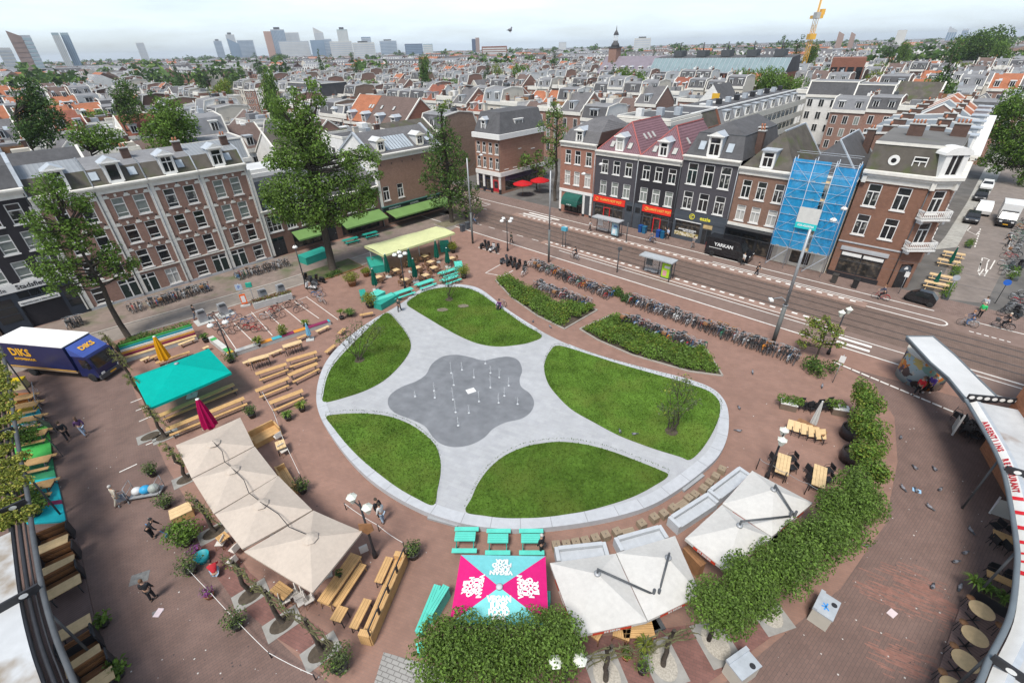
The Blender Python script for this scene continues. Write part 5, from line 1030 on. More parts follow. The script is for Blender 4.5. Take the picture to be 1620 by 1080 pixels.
for k,s0 in enumerate((-52,-82,-106,-138,-162,-194,-220,-254,-282,-318,-350,-390,-430,-475,-520)):
 plan_row(s0,-30-(0 if k%2 else 0),A_N+pi,150+k*24,WT_LEFT,rgc,.06) if False else None
 L=130+k*22;plan_row(s0,-30-L,A_N,L,WT_LEFT,rgc,.05)
cand=[]
for p,ang,ri,wi,wid in PLAN:
 c=p+Vector((cos(ang),sin(ang),0))*wid/2+Vector((-sin(ang),cos(ang),0))*5
 q=PX((c.x,c.y,12))
 if q is None or not(-90<q[0]<1710) or q[1]<20:continue
 s_,n_=SN(c)
 if-30<s_<-13 and-76<n_<20:continue
 if s_>-16 and n_<13:continue
 cand.append((hypot(c.x,c.y),p,ang,ri,wi,wid,q[0]))
cand.sort(key=lambda a:a[0])
BIGN=60;INDN=285
for i,(D,p,ang,ri,wi,wid,u) in enumerate(cand):
 if D>720:break
 lab=f'{WALLS[wi][0]} house with {ROOFS[ri][0]} roof among the {"nearer" if D < 170 else "farther"} rooftops {region(u)}';grp=f'{ROOFS[ri][0]} {WALLS[wi][0]} houses {"nearer" if D < 170 else "farther"} {region(u)}'
 sc=1+rgc.uniform(-.06,.1)
 if i<BIGN:pr,w_=variant(ri,wi,1);pr.put(p,ang,lab,grp,(1,1,sc))
 elif i<INDN:
  (M,ms,cache),w_=variant(ri,wi,0)
  if cache[0] is None:cache[0]=M.mesh('town_house',ms)
  o=link('town_house',cache[0],None,p,ang);o.scale=(1,1,sc);tag(o,lab,'house',grp)
 else:
  (M,ms,cache),w_=variant(ri,wi,0);far_join(M,ms,Matrix.Translation(p)@Matrix.Rotation(ang,4,'Z')@Matrix.Diagonal((1,1,sc,1)))
for i in range(2600):
 u=rgc.uniform(-60,1680);D=560+rgc.random()**1.7*2300;d=_R*((u-810)/F_PX)+_U*((540-76)/F_PX)+_f;k=D/hypot(d.x,d.y);x,y=d.x*k,d.y*k
 ri=rgc.choice([0,1,1,2,2,3,3,4,5,7,10]);b=MB();L=rgc.uniform(12,45);dp=rgc.uniform(9,14);h=rgc.uniform(8,14);b.box(0,L,0,dp,0,h,0)
 if ROOFS[ri][1]=='flat':b.box(-.2,L+.2,-.2,dp+.2,h,h+.3,1)
 else:b.quad((0,0,h),(L,0,h),(L,dp/2,h+3.6),(0,dp/2,h+3.6),1);b.quad((0,dp,h),(L,dp,h),(L,dp/2,h+3.6),(0,dp/2,h+3.6),1);b.tri((L,0,h),(L,dp,h),(L,dp/2,h+3.6),0);b.tri((0,0,h),(0,dp,h),(0,dp/2,h+3.6),0)
 for q in range(int(L/4)):b.box(q*4+.8,q*4+2.3,-.1,0,h-2.6,h-.9,2);b.box(q*4+.5,q*4+1.7,.8,2,h+.5,h+2.2,3)
 far_join(b,[WALLS[rgc.randrange(6)][1],ROOFS[ri][2],GLASS_D,WHITE],Matrix.Translation((x,y,0))@Matrix.Rotation(rgc.choice([A_S,A_N,A_S+.2]),4,'Z'))
for i in range(75):
 u=rgc.uniform(0,1600);D=rgc.choice([rgc.uniform(130,260),rgc.uniform(200,480)]);d=_R*((u-810)/F_PX)+_U*((540-76)/F_PX)+_f;k=D/hypot(d.x,d.y);s_,n_=SN((d.x*k,d.y*k))
 if-17<s_<66 and n_<96 or-15.5<n_<1:continue
 q=rgc.choice([0,2,2,1,4,3]);sz=rgc.uniform(.9,1.35) if q!=3 else .95;TREEP[q].put((d.x*k,d.y*k,0),rgc.uniform(0,6),f'green {["rounded", "tall narrow", "bright rounded", "broad", "yellowish"][q]} tree in a yard among the rooftops {region(u)}',f'{q} yard trees {region(u)}',(sz,sz,sz*1.1))
o=obj('distant_rooftops',FARB,FARM);tag(o,'dense mass of distant city roofs fading towards the skyline','rooftops',kind='stuff')
# particular buildings in the middle distance
def block(label,p,W_,ang,dep,h,wm,roof='flat',rm=None,name='apartment_block',cat='building',nw=None,nf=3,sideM=None,fw=1.3,fh=1.9,fz=3.0,z0=1.2,group=None,side_windows=False,trim=TRIM,roofh=3.0):
 t=thing(name,label,cat,p,ang,group);wb=MB();wb.box(0,W_,0,dep,0,h);wb.box(-.05,W_+.05,-.3,0,h-.6,h,1);wb.box(W_,W_+.25,-.3,dep,h-.6,h,1);obj('wall',wb,[wm,trim],t)
 rb=MB()
 if roof=='flat':rb.box(0,W_,0,dep,h+.002,h+.1,0);rb.box(0,W_,0,.3,h+.1,h+.5,1);rb.box(W_-.3,W_,.3,dep,h+.1,h+.5,1);rb.box(0,.3,.3,dep,h+.1,h+.5,1)
 elif roof=='mansard':prof=[(.1,h),(1.5,h+roofh),(dep-1.5,h+roofh+.2),(dep-.1,h)];rb=profile_roof(W_,prof,[0,2,0],0);verge(rb,W_,prof,1,wd=.3,hgt=.25);rb.box(0,W_,1.3,1.6,h+roofh-.1,h+roofh+.15,1)
 else:prof=[(-.2,h),(dep/2,h+roofh),(dep+.2,h)];rb=profile_roof(W_,prof,[0,0],3);verge(rb,W_,prof,1,wd=.3,hgt=.25)
 obj('roof',rb,[rm or R_DARK,trim,R_GREY,wm],t)
 nw=nw or int(W_/2.4)
 for f in range(nf):
  for q in range(nw):
   b=MB();x=W_*(q+.5)/nw;z=h-1.0-(f+1)*fz+fz-fh
   b.box(x-fw/2,x+fw/2,-.05,0,z,z+fh);b.box(x-fw/2+.1,x-.04,-.06,-.051,z+.1,z+fh-.1,1);b.box(x+.04,x+fw/2-.1,-.06,-.051,z+.1,z+fh-.1,1);obj('window',b,[WHITE,GLASS_D],t)
  if side_windows:
   for q in range(int(dep/3)):
    b=MB();y=dep*(q+.5)/int(dep/3);z=h-1.0-(f+1)*fz+fz-fh;b.box(W_,W_+.05,y-fw/2,y+fw/2,z,z+fh);b.box(W_+.051,W_+.06,y-fw/2+.1,y+fw/2-.1,z+.1,z+fh-.1,1);obj('window',b,[WHITE,GLASS_D],t)
 return t
t=block('white rendered block with flat dark roof behind the purple roofed houses',W(.3,15),10.5,A_S,12,13.2,P_WHITE,'flat',R_DARK,nw=2,nf=1)
for x,y in((2,3),(4.5,6),(7,8)):b=MB();b.box(x,x+1.2,y,y+1.0,13.3,14.6);obj('roof_box',b,LEAD if x>3 else P_WHITE,t)
for k,(n0,L,lab) in enumerate(((27,12,'flat roofed brick block with a brown slate mansard face behind the white rendered block'),(39,52,'long white gallery block with flat dark roof, rear balconies and mansard dormers'))):
 t=thing('gallery_block' if k else 'apartment_block',lab,'building',W(10.5 if k else 10.0,n0),A_N);h=10.2
 b=MB();b.box(0,L,0,10,0,h);obj('wall',b,[P_CREAM if k else B_RED],t)
 rb=MB();prof=[(.2,h),(1.6,h+2.8),(9.8,h+3.0),(9.9,h)];rb=profile_roof(L,prof,[0,1,0],3);rb.box(0,L,1.4,1.75,h+2.75,h+3.02,2);rb.box(0,.25,1.7,9.8,h+2.9,h+3.2,2);obj('roof',rb,[R_BROWN if not k else R_GREY,R_DARK,WHITE,B_RED],t)
 if k:
  for f in range(4):
   z=h-f*2.9;gb=MB();gb.box(0,L,-1.6,0,z-.25,z);gb.box(0,L,-1.6,-1.5,z,z+1.0);[gb.box(x,x+.12,-1.58,-1.48,z-2.9,z-.25) for x in[i*3.25 for i in range(17)]];obj('gallery',gb,paint((.50,.48,.42),.8,name='gallery_cream'),t)
   gg=MB();[gg.box(i*3.25+.35,i*3.25+2.9,-.06,-.01,z-2.6,z-.5) for i in range(16)];obj('gallery_glazing',gg,GLASS_C if f%2 else GLASS_G,t)
  for i in range(9):dormer(t,3+i*5.6,h+.4,2.2,1.9,.3,1.8,False,'2')
  for i in range(10):b=MB();b.box(2+i*5,3+i*5,4,5,h+2.9,h+4.0);b.box(3.4+i*5,4.6+i*5,5.5,7.0,h+2.95,h+3.25,1);obj('roof_vent',b,[BLACKM if i%2 else LEAD,WHITE],t)
 else:b=MB();b.rbox((6,.9,h+1.4),(L-1.5,.06,2.4),0,0,rx=-.46);
t=block('white rear gallery house closing the courtyard beside the long gallery block',W(11.5,92),11,A_S,10,12.0,P_WHITE,'mansard',R_DARK,nw=4,nf=3)
t=block('red brick courtyard house with white sash windows beside the white rear gallery house',W(22.5,92),8,A_S,10,11.5,B_RED,'mansard',R_DARK,nw=3,nf=3)
t=block('brown brick courtyard house left of the orange roofs on the right',W(30.5,92),9,A_S,10,11.2,B_BROWN,'gable',R_BROWN,nw=3,nf=3,roofh=4)
t=thing('gable_house','white house with one bright yellow gable wall among the flat roofs','house',W(-4.6,58),A_S)
b=MB();b.box(0,8,0,10,0,11);b.add([(0,0,11),(8,0,11),(4,0,16)],[(0,1,2)]);b.box(4.2,6.0,-.1,-.02,10.5,14.2,1);obj('wall',b,[P_WHITE,paint((.62,.36,.03),.7)],t);rb=MB();rb.quad((0,0,11),(4,0,16),(4,10,16),(0,10,11));rb.quad((8,0,11),(8,10,11),(4,10,16),(4,0,16));obj('roof',rb,R_DARK,t)
t=block('wide brick house with big red and brown tiled gable roof and white dormers',W(-71,0),25,A_S,12,9.6,B_RED,'gable',R_BRTILE,nw=9,nf=3,roofh=5.6)
b=MB();a_=atan2(5.6,6.2);b.rbox((5,2.95,9.6+2.9),(9.8,7.9,.1),0,0,rx=a_);obj('orange_tile_field',b,R_ORANGE,t)
for i in range(4):dormer(t,3.2+i*6.2,9.8,1.5,1.9,.0,2.0)
for x in(8,9.2,13,18):skylight(t,x,3.4,13.0,a_,.7,1.0,GLASS_B)
t=block('pink brick row with grey mansard and white dormers left of the wide tiled roof',W(-104,0),32,A_S,12,9.8,WALLS[1][1],'mansard',ROOFS[3][2],nw=12,nf=3)
for i in range(4):dormer(t,4+i*8,10,1.4,2.0,.2)
t=block('large brick block with black mansard roof, white edges and four skylights',W(-160,26),26,A_S,14,10.5,brickmat('block_brick',(.29,.165,.125)),'mansard',R_DARK,nw=7,nf=2,side_windows=True,roofh=4.2)
for i in range(4):skylight(t,13+i*3.6,.7,12.0,atan2(4.2,1.4),.8,1.0,GLASS_B)
for i in range(2):dormer(t,2.5+i*4.5,10.6,1.6,2.4,.1)
t=block('white rendered rear building with flat roof behind the low bar',LP(24,11),9,LANG,8,9.3,P_WHITE,'flat',R_WHITE,nw=2,nf=1,name='rear_building',trim=WHITE)
b=MB();b.box(5.2,5.7,-.4,-.02,1,10.2);obj('flue',b,LEAD,t)
t=block('white stepped rear building with dark terrace behind the low bar',LP(33,12),8,LANG,9,8.0,P_WHITE,'flat',R_DARK,nw=3,nf=1,name='rear_building',trim=WHITE)
t=block('white gabled rear house beside the pub building',LP(33.5,22),7,LANG,12,8.5,P_WHITE,'gable',R_BROWN,nw=2,nf=1,name='rear_building',roofh=4)
t=block('long low hall with dark brown gable roof behind the pub',LP(42,14),22,LANG,14,8.2,B_BROWN,'gable',R_BROWN,nw=5,nf=1,name='hall',roofh=4.2)
t=block('brown brick house with steep dark gable seen behind the left street tree',LP(-2,16),9,LANG,12,9.5,B_DARK,'gable',R_DARK,nw=3,nf=2,roofh=5)
t=block('flat gravel roofed low house behind the third pilastered house',LP(9,24),14,LANG,10,8.5,P_CREAM,'flat',ROOFS[5][2],nw=5,nf=1)
t=block('white house with zinc roof behind the pilastered house row',LP(20,24),9,LANG,9,9.5,P_WHITE,'mansard',R_ZINC,nw=3,nf=1)
t=thing('glass_roofed_hall','long brick hall with a sloping glass roof on the right skyline','building',W(-76,164),A_S);L=60
b=MB();b.box(0,L,0,18,0,13.5);[b.box(i*2.4+.5,i*2.4+1.9,-.06,0,10.2,12.6,1) for i in range(25)];b.box(-.2,L+.2,-.3,0,13.1,13.6,2);obj('wall',b,[B_RED,GLASS_D,LEAD],t)
rb=profile_roof(L,[(.2,13.6),(4.5,18.6),(15,19.5),(18,13.6)],[0,1,1],1);[rb.bar((i*2,.2,13.68),(i*2,4.5,18.68),.08,None,4,2) for i in range(31)];obj('roof',rb,[mat('pale_green_glass_roof',(.19,.25,.26),.2,.12,.3,spec=.6),R_DARK,LEAD],t)
for i in range(5):b=MB();b.box(8+i*11,12+i*11,7,12,19,21.5);b.bar((10+i*11,9,21.5),(10+i*11,9,24.5),.25);obj('roof_plant',b,DARKM,t)
t=thing('school','large purple slate roofed school with a slender clock tower','building',W(-108,168),A_S)
b=MB();b.box(0,34,0,16,0,12);[b.box(1.5+i*3,3+i*3,-.06,0,8.5,11,1) for i in range(11)];obj('wall',b,[B_TAN,GLASS_D],t);rb=profile_roof(34,[(-.3,12),(8,19.5),(16.3,12)],[0,0],1);obj('roof',rb,[mat('mauve_slate_roof',(.19,.165,.19),.8,.12,.6),B_TAN],t)
for i in range(6):dormer(t,4+i*5,13.4,1.6,1.6,1.3)
b=MB();b.box(3,7.5,5,9.5,14,23);b.box(2.7,7.8,4.7,9.8,23,23.6,1);b.lathe([(2.2,0),(1.9,1.2),(1.2,2.0),(1.1,2.6)],8,(5.25,7.25,23.6),1);[b.bar((5.25+1.0*cos(k*pi/3),7.25+1.0*sin(k*pi/3),26.2),(5.25+1.0*cos(k*pi/3),7.25+1.0*sin(k*pi/3),28.6),.14,None,5,2) for k in range(6)];b.lathe([(1.35,28.6),(1.0,29.5),(.25,30.6),(.08,32.5),(.0001,32.6)],10,(5.25,7.25,0),1);obj('clock_tower',b,[B_BROWN,R_DARK,WHITE],t)
# skyline towers
def at_dist(u,v,D):
 d=_R*((u-810)/F_PX)+_U*((540-v)/F_PX)+_f;k=D/hypot(d.x,d.y);return Vector((d.x*k,d.y*k,CAM_H+d.z*k)),k
def tower(label,u0,u1,vtop,D,wm,gm,kind='grid',dep=None,name='office_tower',cat='office tower',rz=None,cap=None):
 p0,k0=at_dist(u0,vtop,D);p1,k1=at_dist(u1,vtop,D);W_=(p1-p0).to_2d().length;h=max(p0.z,p1.z);a=atan2(p1.y-p0.y,p1.x-p0.x)
 t=thing(name,label,cat,(p0.x,p0.y,0),a);dep=dep or W_*.7;b=MB();b.box(0,W_,0,dep,0,h);obj('wall',b,wm,t)
 nf=max(3,int(h/4.2));g=MB()
 if kind=='grid':
  for f in range(nf):z=3+(h-4)*f/nf;g.box(W_*.03,W_*.97,-.15,-.02,z,z+(h-4)/nf*.58);g.box(W_+.02,W_+.15,dep*.05,dep*.95,z,z+(h-4)/nf*.58)
 else:
  n=max(4,int(W_/4));[g.box(W_*(i+.12)/n,W_*(i+.88)/n,-.15,-.02,4,h-3) for i in range(n)];g.box(W_+.02,W_+.15,dep*.05,dep*.95,4,h-3)
 obj('window_bands',g,gm,t)
 if cap=='box':b=MB();b.box(W_*.25,W_*.7,dep*.2,dep*.7,h,h+h*.07);obj('roof_plant',b,DARKM,t)
 if cap=='slope':b=MB();b.add([(0,0,h),(W_,0,h),(W_,dep,h),(0,dep,h),(0,0,h+W_*.5),(0,dep,h+W_*.5)],[(0,1,4),(1,2,5,4),(2,3,5),(3,0,4,5)]);obj('sloped_top',b,wm,t)
 return t
TG=mat('teal_tower_glass',(.32,.41,.44),.15,.1,.05,spec=.6);TB=mat('blue_tower_glass',(.19,.26,.34),.15,.12,.05,spec=.6);TW=mat('pale_concrete_tower',(.52,.52,.5),.8,.08,.05);TR=mat('salmon_tower',(.42,.26,.2),.8,.08,.05);TBK=mat('brown_brick_tower',(.3,.225,.2),.85,.1,.1);TN_=mat('navy_tower',(.09,.12,.18),.4,.1,.05);TGR=mat('grey_tower',(.42,.45,.48),.6,.1,.05)
tower('wide teal glass office tower at the far left, behind the brown brick tower',22,47,56,900,TGR,TG,'grid',25);tower('slim brown brick tower with pointed corner at the far left',13,34,58,700,TBK,TBK,'grid',16,'brick_tower','tower',cap='slope')
tower('twin slab pale teal glass tower on the left skyline',80,92,52,1000,TG,TW,'v',26);tower('second slab of the pale teal glass tower pair',94,107,52,1005,TG,TB,'v',26);tower('low white office with purple top at the left picture edge',-6,16,76,950,TW,TGR,'grid',20)
tower('small pale tower between the left treetops',214,227,68,2200,TW,TGR);tower('narrow grey tower with stepped top on the left skyline',337,350,65,2300,TGR,TB,cap='box');tower('slender white residential tower with antenna on the left skyline',356,370,55,2300,TW,TGR,cap='box');tower('blue glass wedge beside the slender white tower',361,378,70,2200,TB,TB,cap='slope');tower('wide grey blue office left of the salmon tower',374,400,64,2400,TGR,TB)
tower('salmon coloured tower of the central cluster',416,428,50,2000,TR,TR,'v');tower('dark blue glass tower behind the salmon tower',427,449,47,2050,TGR,TB,'v',cap='box');tower('pale slab tower in the middle of the cluster',450,472,52,2100,TW,TGR);tower('grey low office front of the cluster',440,488,66,1900,TGR,TW);tower('blue glass box of the cluster',490,512,64,1800,TB,TB,'v');tower('white slanted tower right of the cluster',496,511,52,2100,TW,TGR,cap='slope');tower('grey block right of the blue glass box',510,524,62,1850,TGR,TB)
tower('pale green glass tower standing alone on the skyline',532,549,47,1900,mat('mint_tower',(.36,.43,.42),.4,.06,.05),TW,'v',cap='box');tower('long white office slab with ribbon windows',521,556,66,1300,TW,TGR,'grid',20);tower('second white office slab with dark top floor',557,592,68,1250,TW,TGR,'grid',20,cap='box');tower('blue office box above the white slab',571,586,59,1700,TB,TGR,'grid');tower('grey blue stepped office right of the white slabs',600,627,65,1800,TGR,TB,'grid',cap='box')
tower('wide navy office block on the skyline',640,668,70,1500,TN_,TB,'grid',25);tower('pale teal low block beside the navy office',669,684,70,1500,TG,TW);tower('slim tower half navy and half rust brown',746,752,62,1300,TN_,TN_);tower('rust brown slab against the slim navy tower',752,758,60,1300,TBK,TBK);tower('long rust red housing block below the slim tower',762,802,74,1100,B_RED,TW,'grid',18);tower('small pale grey tower right of centre',884,896,67,1900,TGR,TW);tower('white flat apartment tower behind the clock tower',1004,1030,61,1100,TW,TGR,'grid',cap='box')
tower('brown twin pointed church tower, left one, on the right skyline',1326,1336,55,700,TBK,TBK,'v',None,'church_tower','tower',cap='slope');tower('brown twin pointed church tower, right one, on the right skyline',1346,1354,55,700,TBK,TBK,'v',None,'church_tower','tower',cap='slope');tower('white wall like tower on the right skyline',1421,1436,48,900,TW,TW,'v');tower('grey glass tower on the right skyline',1500,1515,49,1500,TGR,TB,'v',cap='slope');tower('tall grey tower left of the very big tree',1524,1534,46,1500,TGR,TB,'v')
tower('long red brick block with big dark windows on the right',1318,1372,92,240,B_RED,GLASS_D,'v',14,'brick_block','building');
p,k=at_dist(1283,60,330);pt,_=at_dist(1303,3,330);t=thing('tower_crane','yellow lattice tower crane rising above the right skyline','crane',(p.x,p.y,0));H_=pt.z+2;b=MB();r=.8
for sx in(-r,r):
 for sy in(-r,r):b.bar((sx,sy,0),(sx,sy,H_-9),.13,None,4)
for i in range(int((H_-9)/2.4)):
 z=i*2.4
 for(x0,y0),(x1,y1) in(((-r,-r),(r,-r)),((r,-r),(r,r)),((r,r),(-r,r)),((-r,r),(-r,-r))):b.bar((x0,y0,z),(x1,y1,z+2.4),.08,None,4);b.bar((x0,y0,z),(x1,y1,z),.08,None,4)
YC=paint((.72,.40,.06),.5,name='crane_yellow');obj('mast',b,YC,t);b=MB();b.box(-2.2,2.2,-2.2,2.2,H_-9,H_-7.6);b.box(-1.6,1.6,-1.6,1.6,H_-18,H_-15.5);b.box(1.4,3.2,-1,1,H_-7.5,H_-5);obj('slewing_cab',b,YC,t)
b=MB();d=Vector((p.x,p.y,0)).normalized();a,c=Vector((0,0,H_-7)),Vector((0,0,H_+4))+d*26
for o in(Vector((.6,0,0)),Vector((-.6,0,0)),Vector((0,0,1.3))):b.bar(a+o,c+o,.12,None,4)
b.bar(a,a+Vector((0,0,9)),.35,None,4);b.bar(a+Vector((0,0,9)),c,.06,None,4);e=a-d*13;b.bar(a,e,.3,None,4);b.rbox(e+Vector((0,0,-1)),(2,3,2.5),0,1);obj('jib',b,[YC,CONC],t)
b=MB();rgw=random.Random(8)
for i in range(900):
 u=rgw.uniform(-80,1700);D=rgw.choice([rgw.uniform(420,900),rgw.uniform(900,2600)]);p,k=at_dist(u,80,D)
 if D<900 and rgw.random()<.55:continue
 r=rgw.uniform(4,8);h=rgw.uniform(9,17)*(1+.25*(D>1200))
 for q in range(4):leaf_cloud(b,(p.x+rgw.gauss(0,r*.7),p.y+rgw.gauss(0,r*.7),h-r*.5+rgw.gauss(0,r*.3)),r*.85,16,r*.75,rgw,.9,shell=.4)
o=obj('distant_trees',b,[LEAF2,LEAF1]);tag(o,'distant trees and woods between the far roofs along the horizon','trees',kind='stuff')
#  SHADES, FURNITURE, PLANTS
def cloth(name,c,tr=.25):return mat(name,c,.85,.07,.7,spec=.12,s2=5,v2=.05,trans=tr,bump=.55,bscale=2.2)
C_BEIGE=cloth('beige_canvas',(.56,.485,.41));C_WHITE=cloth('white_canvas',(.63,.615,.58));C_TEAL=cloth('turquoise_canvas',(.0,.40,.335));C_CREAM=cloth('pale_yellow_canvas',(.66,.68,.36));C_PINK=cloth('hot_pink_canvas',(.72,.022,.20));C_AQUA=cloth('aqua_canvas',(.22,.66,.68));C_YEL=cloth('yellow_canvas',(.72,.36,.01));C_MAG=cloth('magenta_canvas',(.42,.006,.085));C_GREEN=cloth('bottle_green_canvas',(.01,.11,.075));C_REDP=cloth('red_canvas',(.55,.02,.025))
TEALP=mat('turquoise_paint',(.09,.50,.40),.55,.1,1.5);TEALD=mat('sea_green_paint',(.02,.27,.21),.6,.12,1.5);GREYP=mat('pale_grey_fibre',(.42,.44,.46),.6,.08,1.5);RATTAN=mat('brown_rattan',(.16,.085,.045),.7,.25,12);BLKCH=mat('black_chair',(.018,.018,.02),.55,.25,6)
def shade_roof(b,cs,ap,mats_of=None,sag=.06,n=6,val=.16,m0=0):
 """four corner parasol roof: panels from corners to apex with a little sag and a valance; b in world coords minus origin"""
 for i in range(4):
  A,B=cs[i],cs[(i+1)%4];m=mats_of[i] if mats_of else m0;rows=[]
  for j in range(n+1):
   t=j/n;k=n-j;row=[]
   for q in range(n+1):
    s_=q/n;e=A.lerp(B,s_);e=e+Vector((0,0,-sag*4*s_*(1-s_)*(1-t)*.5));p=e.lerp(ap,t);p=p-Vector((0,0,sag*2.2*t*(1-t)));row.append(p)
   rows.append(row)
  o=len(b.v);b.v.extend(tuple(p) for r in rows for p in r)
  for j in range(n):
   for q in range(n):
    a=o+j*(n+1)+q;f=(a,a+1,a+n+2,a+n+1);b.f.append(f);b.m.append(m);b.sm.append(True)
  for q in range(n):
   p0,p1=rows[0][q],rows[0][q+1];z=Vector((0,0,val));b.quad(p0-z,p1-z,p1,p0,m)
def parasol(label,cor,apx,ze,za,cl,group=None,val=.16,pole=None,mats_of=None,extra=None,sag=.06,name='parasol',cord=False,base=True):
 cs=[G(u,v,ze) for u,v in cor];ap=G(apx[0],apx[1],za) if not isinstance(apx,Vector) else apx
 area=sum(cs[i].x*cs[(i+1)%4].y-cs[(i+1)%4].x*cs[i].y for i in range(4))
 if area<0:cs=cs[::-1];mats_of=mats_of[::-1] if mats_of else None
 ctr=sum(cs,Vector())/4;O=Vector((ctr.x,ctr.y,0));t=thing(name,label,'parasol',O,0,group)
 b=MB();shade_roof(b,[c-O for c in cs],ap-O,mats_of,sag,val=val);obj('canopy',b,cl if isinstance(cl,list) else[cl],t)
 a=ap-O;b=MB();b.lathe([(.16,-.03),(.17,.04),(.1,.08),(.0001,.09)],10,tuple(a));obj('hub_cap',b,STEEL,t)
 b=MB();px,py=(a.x,a.y) if pole is None else pole
 b.bar((px,py,0),(a.x,a.y,a.z-.05),.045,None,8,0)
 for c in cs:b.bar((a.x,a.y,a.z-.25),c-O-Vector((0,0,.05)),.018,None,5,0)
 obj('pole',b,WOODD if cl is C_BEIGE else STEEL,t)
 if base:b=MB();b.rbox((px,py,.05),(.8,.8,.1),.4);obj('foot',b,CONC,t)
 return t,O,a,[c-O for c in cs]
BG=[([(278,704),(380,660),(402,705),(303,756)],(337,699)),([(304,757),(403,706),(439,752),(338,812)],(367,741)),([(340,813),(440,752),(494,806),(383,868)],(412,795)),([(386,872),(496,807),(573,840),(494,937)],(490,849))]
for i,(c,a) in enumerate(BG):
 t,O,ap,cs=parasol(['beige canvas parasol nearest the magenta folded parasol','beige canvas parasol, second from the magenta folded parasol','beige canvas parasol, third from the magenta folded parasol','beige canvas parasol nearest the double lantern and the long pine tables'][i],c,a,2.55,3.25,C_BEIGE,'joined beige parasols',.12)
 b=MB();b.lathe([(.42,-.13),(.22,-.01),(.06,.05)],8,tuple(ap+Vector((0,0,.05))),0,False);obj('vent_flap',b,C_BEIGE,t)
 if i<3:nx=G(BG[i+1][1][0],BG[i+1][1][1],3.25)-O;b=MB();b.tube([ap+Vector((0,0,.1)),ap.lerp(nx,.3)+Vector((.1,.1,-.25)),ap.lerp(nx,.6)+Vector((-.1,0,-.35)),nx.lerp(ap,.08)+Vector((0,0,.02))],.022,5);obj('cable',b,BLACKM,t)
parasol('large rectangular turquoise parasol over the long tables',[(210,596),(330,551),(366,589),(235,646)],(279,575),2.7,3.35,C_TEAL,None,.2)
P4=[(729,877),(863,879),(868,988),(711,986)]
t,O,ap,cs=parasol('square hot pink and aqua parasol with white hand lettering',P4,(790,928),2.55,3.2,[C_PINK,C_AQUA],None,.14,mats_of=[0,1,0,1],sag=.02)
def on_panel(i,f=.42):
 A,B=cs[i],cs[(i+1)%4];m_=(A+B)/2;c=m_.lerp(ap,f);x=(B-A).normalized();y=(ap-m_).normalized();n=x.cross(y).normalized();return c+n*.035,Matrix((x,y,n)).transposed()
def pmat(i):
 return None
for i in range(4):
 c,R_=on_panel(i,.4);tx=[['VEGAN','JUNK','FOOD','BAR'],None][0];me=text_mesh('VEGAN\nJUNK\nFOOD\nBAR',.34,'CENTER',bold=.02,space=.78).copy();me.materials.clear();me.materials.append(WHT_TXT);o=link('lettering',me,t);o.matrix_local=Matrix.Translation(c)@R_.to_4x4()
b=MB();b.ball(tuple(ap+Vector((0,0,.02))),.17,.17,.1);obj('knob',b,GREYP,t)
for i,(c,a,lab) in enumerate((([(870,890),(974,875),(1024,982),(912,1005)],(945,907),'white cantilever parasol next to the pink and aqua parasol'),([(975,874),(1068,847),(1109,940),(1025,981)],(1057,882),'white cantilever parasol in front of the second grey sofa'),([(1084,851),(1142,798),(1222,850),(1148,901)],(1170,831),'white cantilever parasol between the third grey sofa and the long hedge'),([(1143,796),(1190,744),(1286,795),(1221,848)],(1224,774),'white cantilever parasol beside the wire fence and plank tables'))):
 mast=G(1026,985) if i<2 else G(1232,862);cs0=sum((G(u,v,2.5) for u,v in c),Vector())/4
 t,O,ap,cs=parasol(lab,c,a,2.5,3.1,C_WHITE,'white cantilever parasols',.2,pole=None,sag=.05,base=False)
 pl=[x for x in t.children if x.name.startswith('pole')][0];bpy.data.objects.remove(pl)
 mp=mast-O;mp=Vector((mp.x+(.12 if i%2 else-.12),mp.y,0));b=MB();b.bar(mp,mp+Vector((0,0,3.0)),.07,None,8);b.bar(mp+Vector((0,0,2.6)),ap+Vector((0,0,.35)),.055,None,8);b.bar(ap+Vector((0,0,.4)),ap+Vector((0,0,-.3)),.05,None,6)
 for q in cs:b.bar(ap+Vector((0,0,-.15)),q-Vector((0,0,.06)),.018,None,4)
 b.rbox((mp.x,mp.y,.08),(1.0,1.0,.16),.3);obj('cantilever_mast',b,DARKM,t)
 for k in range(4):
  A,B=cs[k],cs[(k+1)%4];mid=(A+B)/2+O;d=(B-A).normalized();n=Vector((d.y,-d.x,0))
  if(i==0 and k in(2,3)) or(i==1 and k==1) or i==2 and k==3 or True:
   L=(B-A).length*.55;b=MB();p=(A+B)/2-d*L/2+n*.02;z0=Vector((0,0,-.26));z1=Vector((0,0,-.06));b.quad(p+z0,p+d*L+z0,p+d*L+z1,p+z1);o=obj('red_valance',b,paint((.50,.05,.02),.7,name='valance_red'),t)
   me=text_mesh('DE BEREN',.17,bold=.006).copy();me.materials.clear();me.materials.append(C_WHITE);lt=link('lettering',me,o);R_=Matrix((d,Vector((0,0,1)),n)).transposed();lt.matrix_local=Matrix.Translation((A+B)/2+n*.03+Vector((0,0,-.16)))@R_.to_4x4()
cs=[G(576,390,2.75),G(690,359,2.75),G(720,369,2.75),G(606,405,2.75)];O=sum(cs,Vector())/4;O.z=0;t=thing('shade_sail','long pale yellow awning roof over the bar terrace','awning',O)
b=MB();N=14
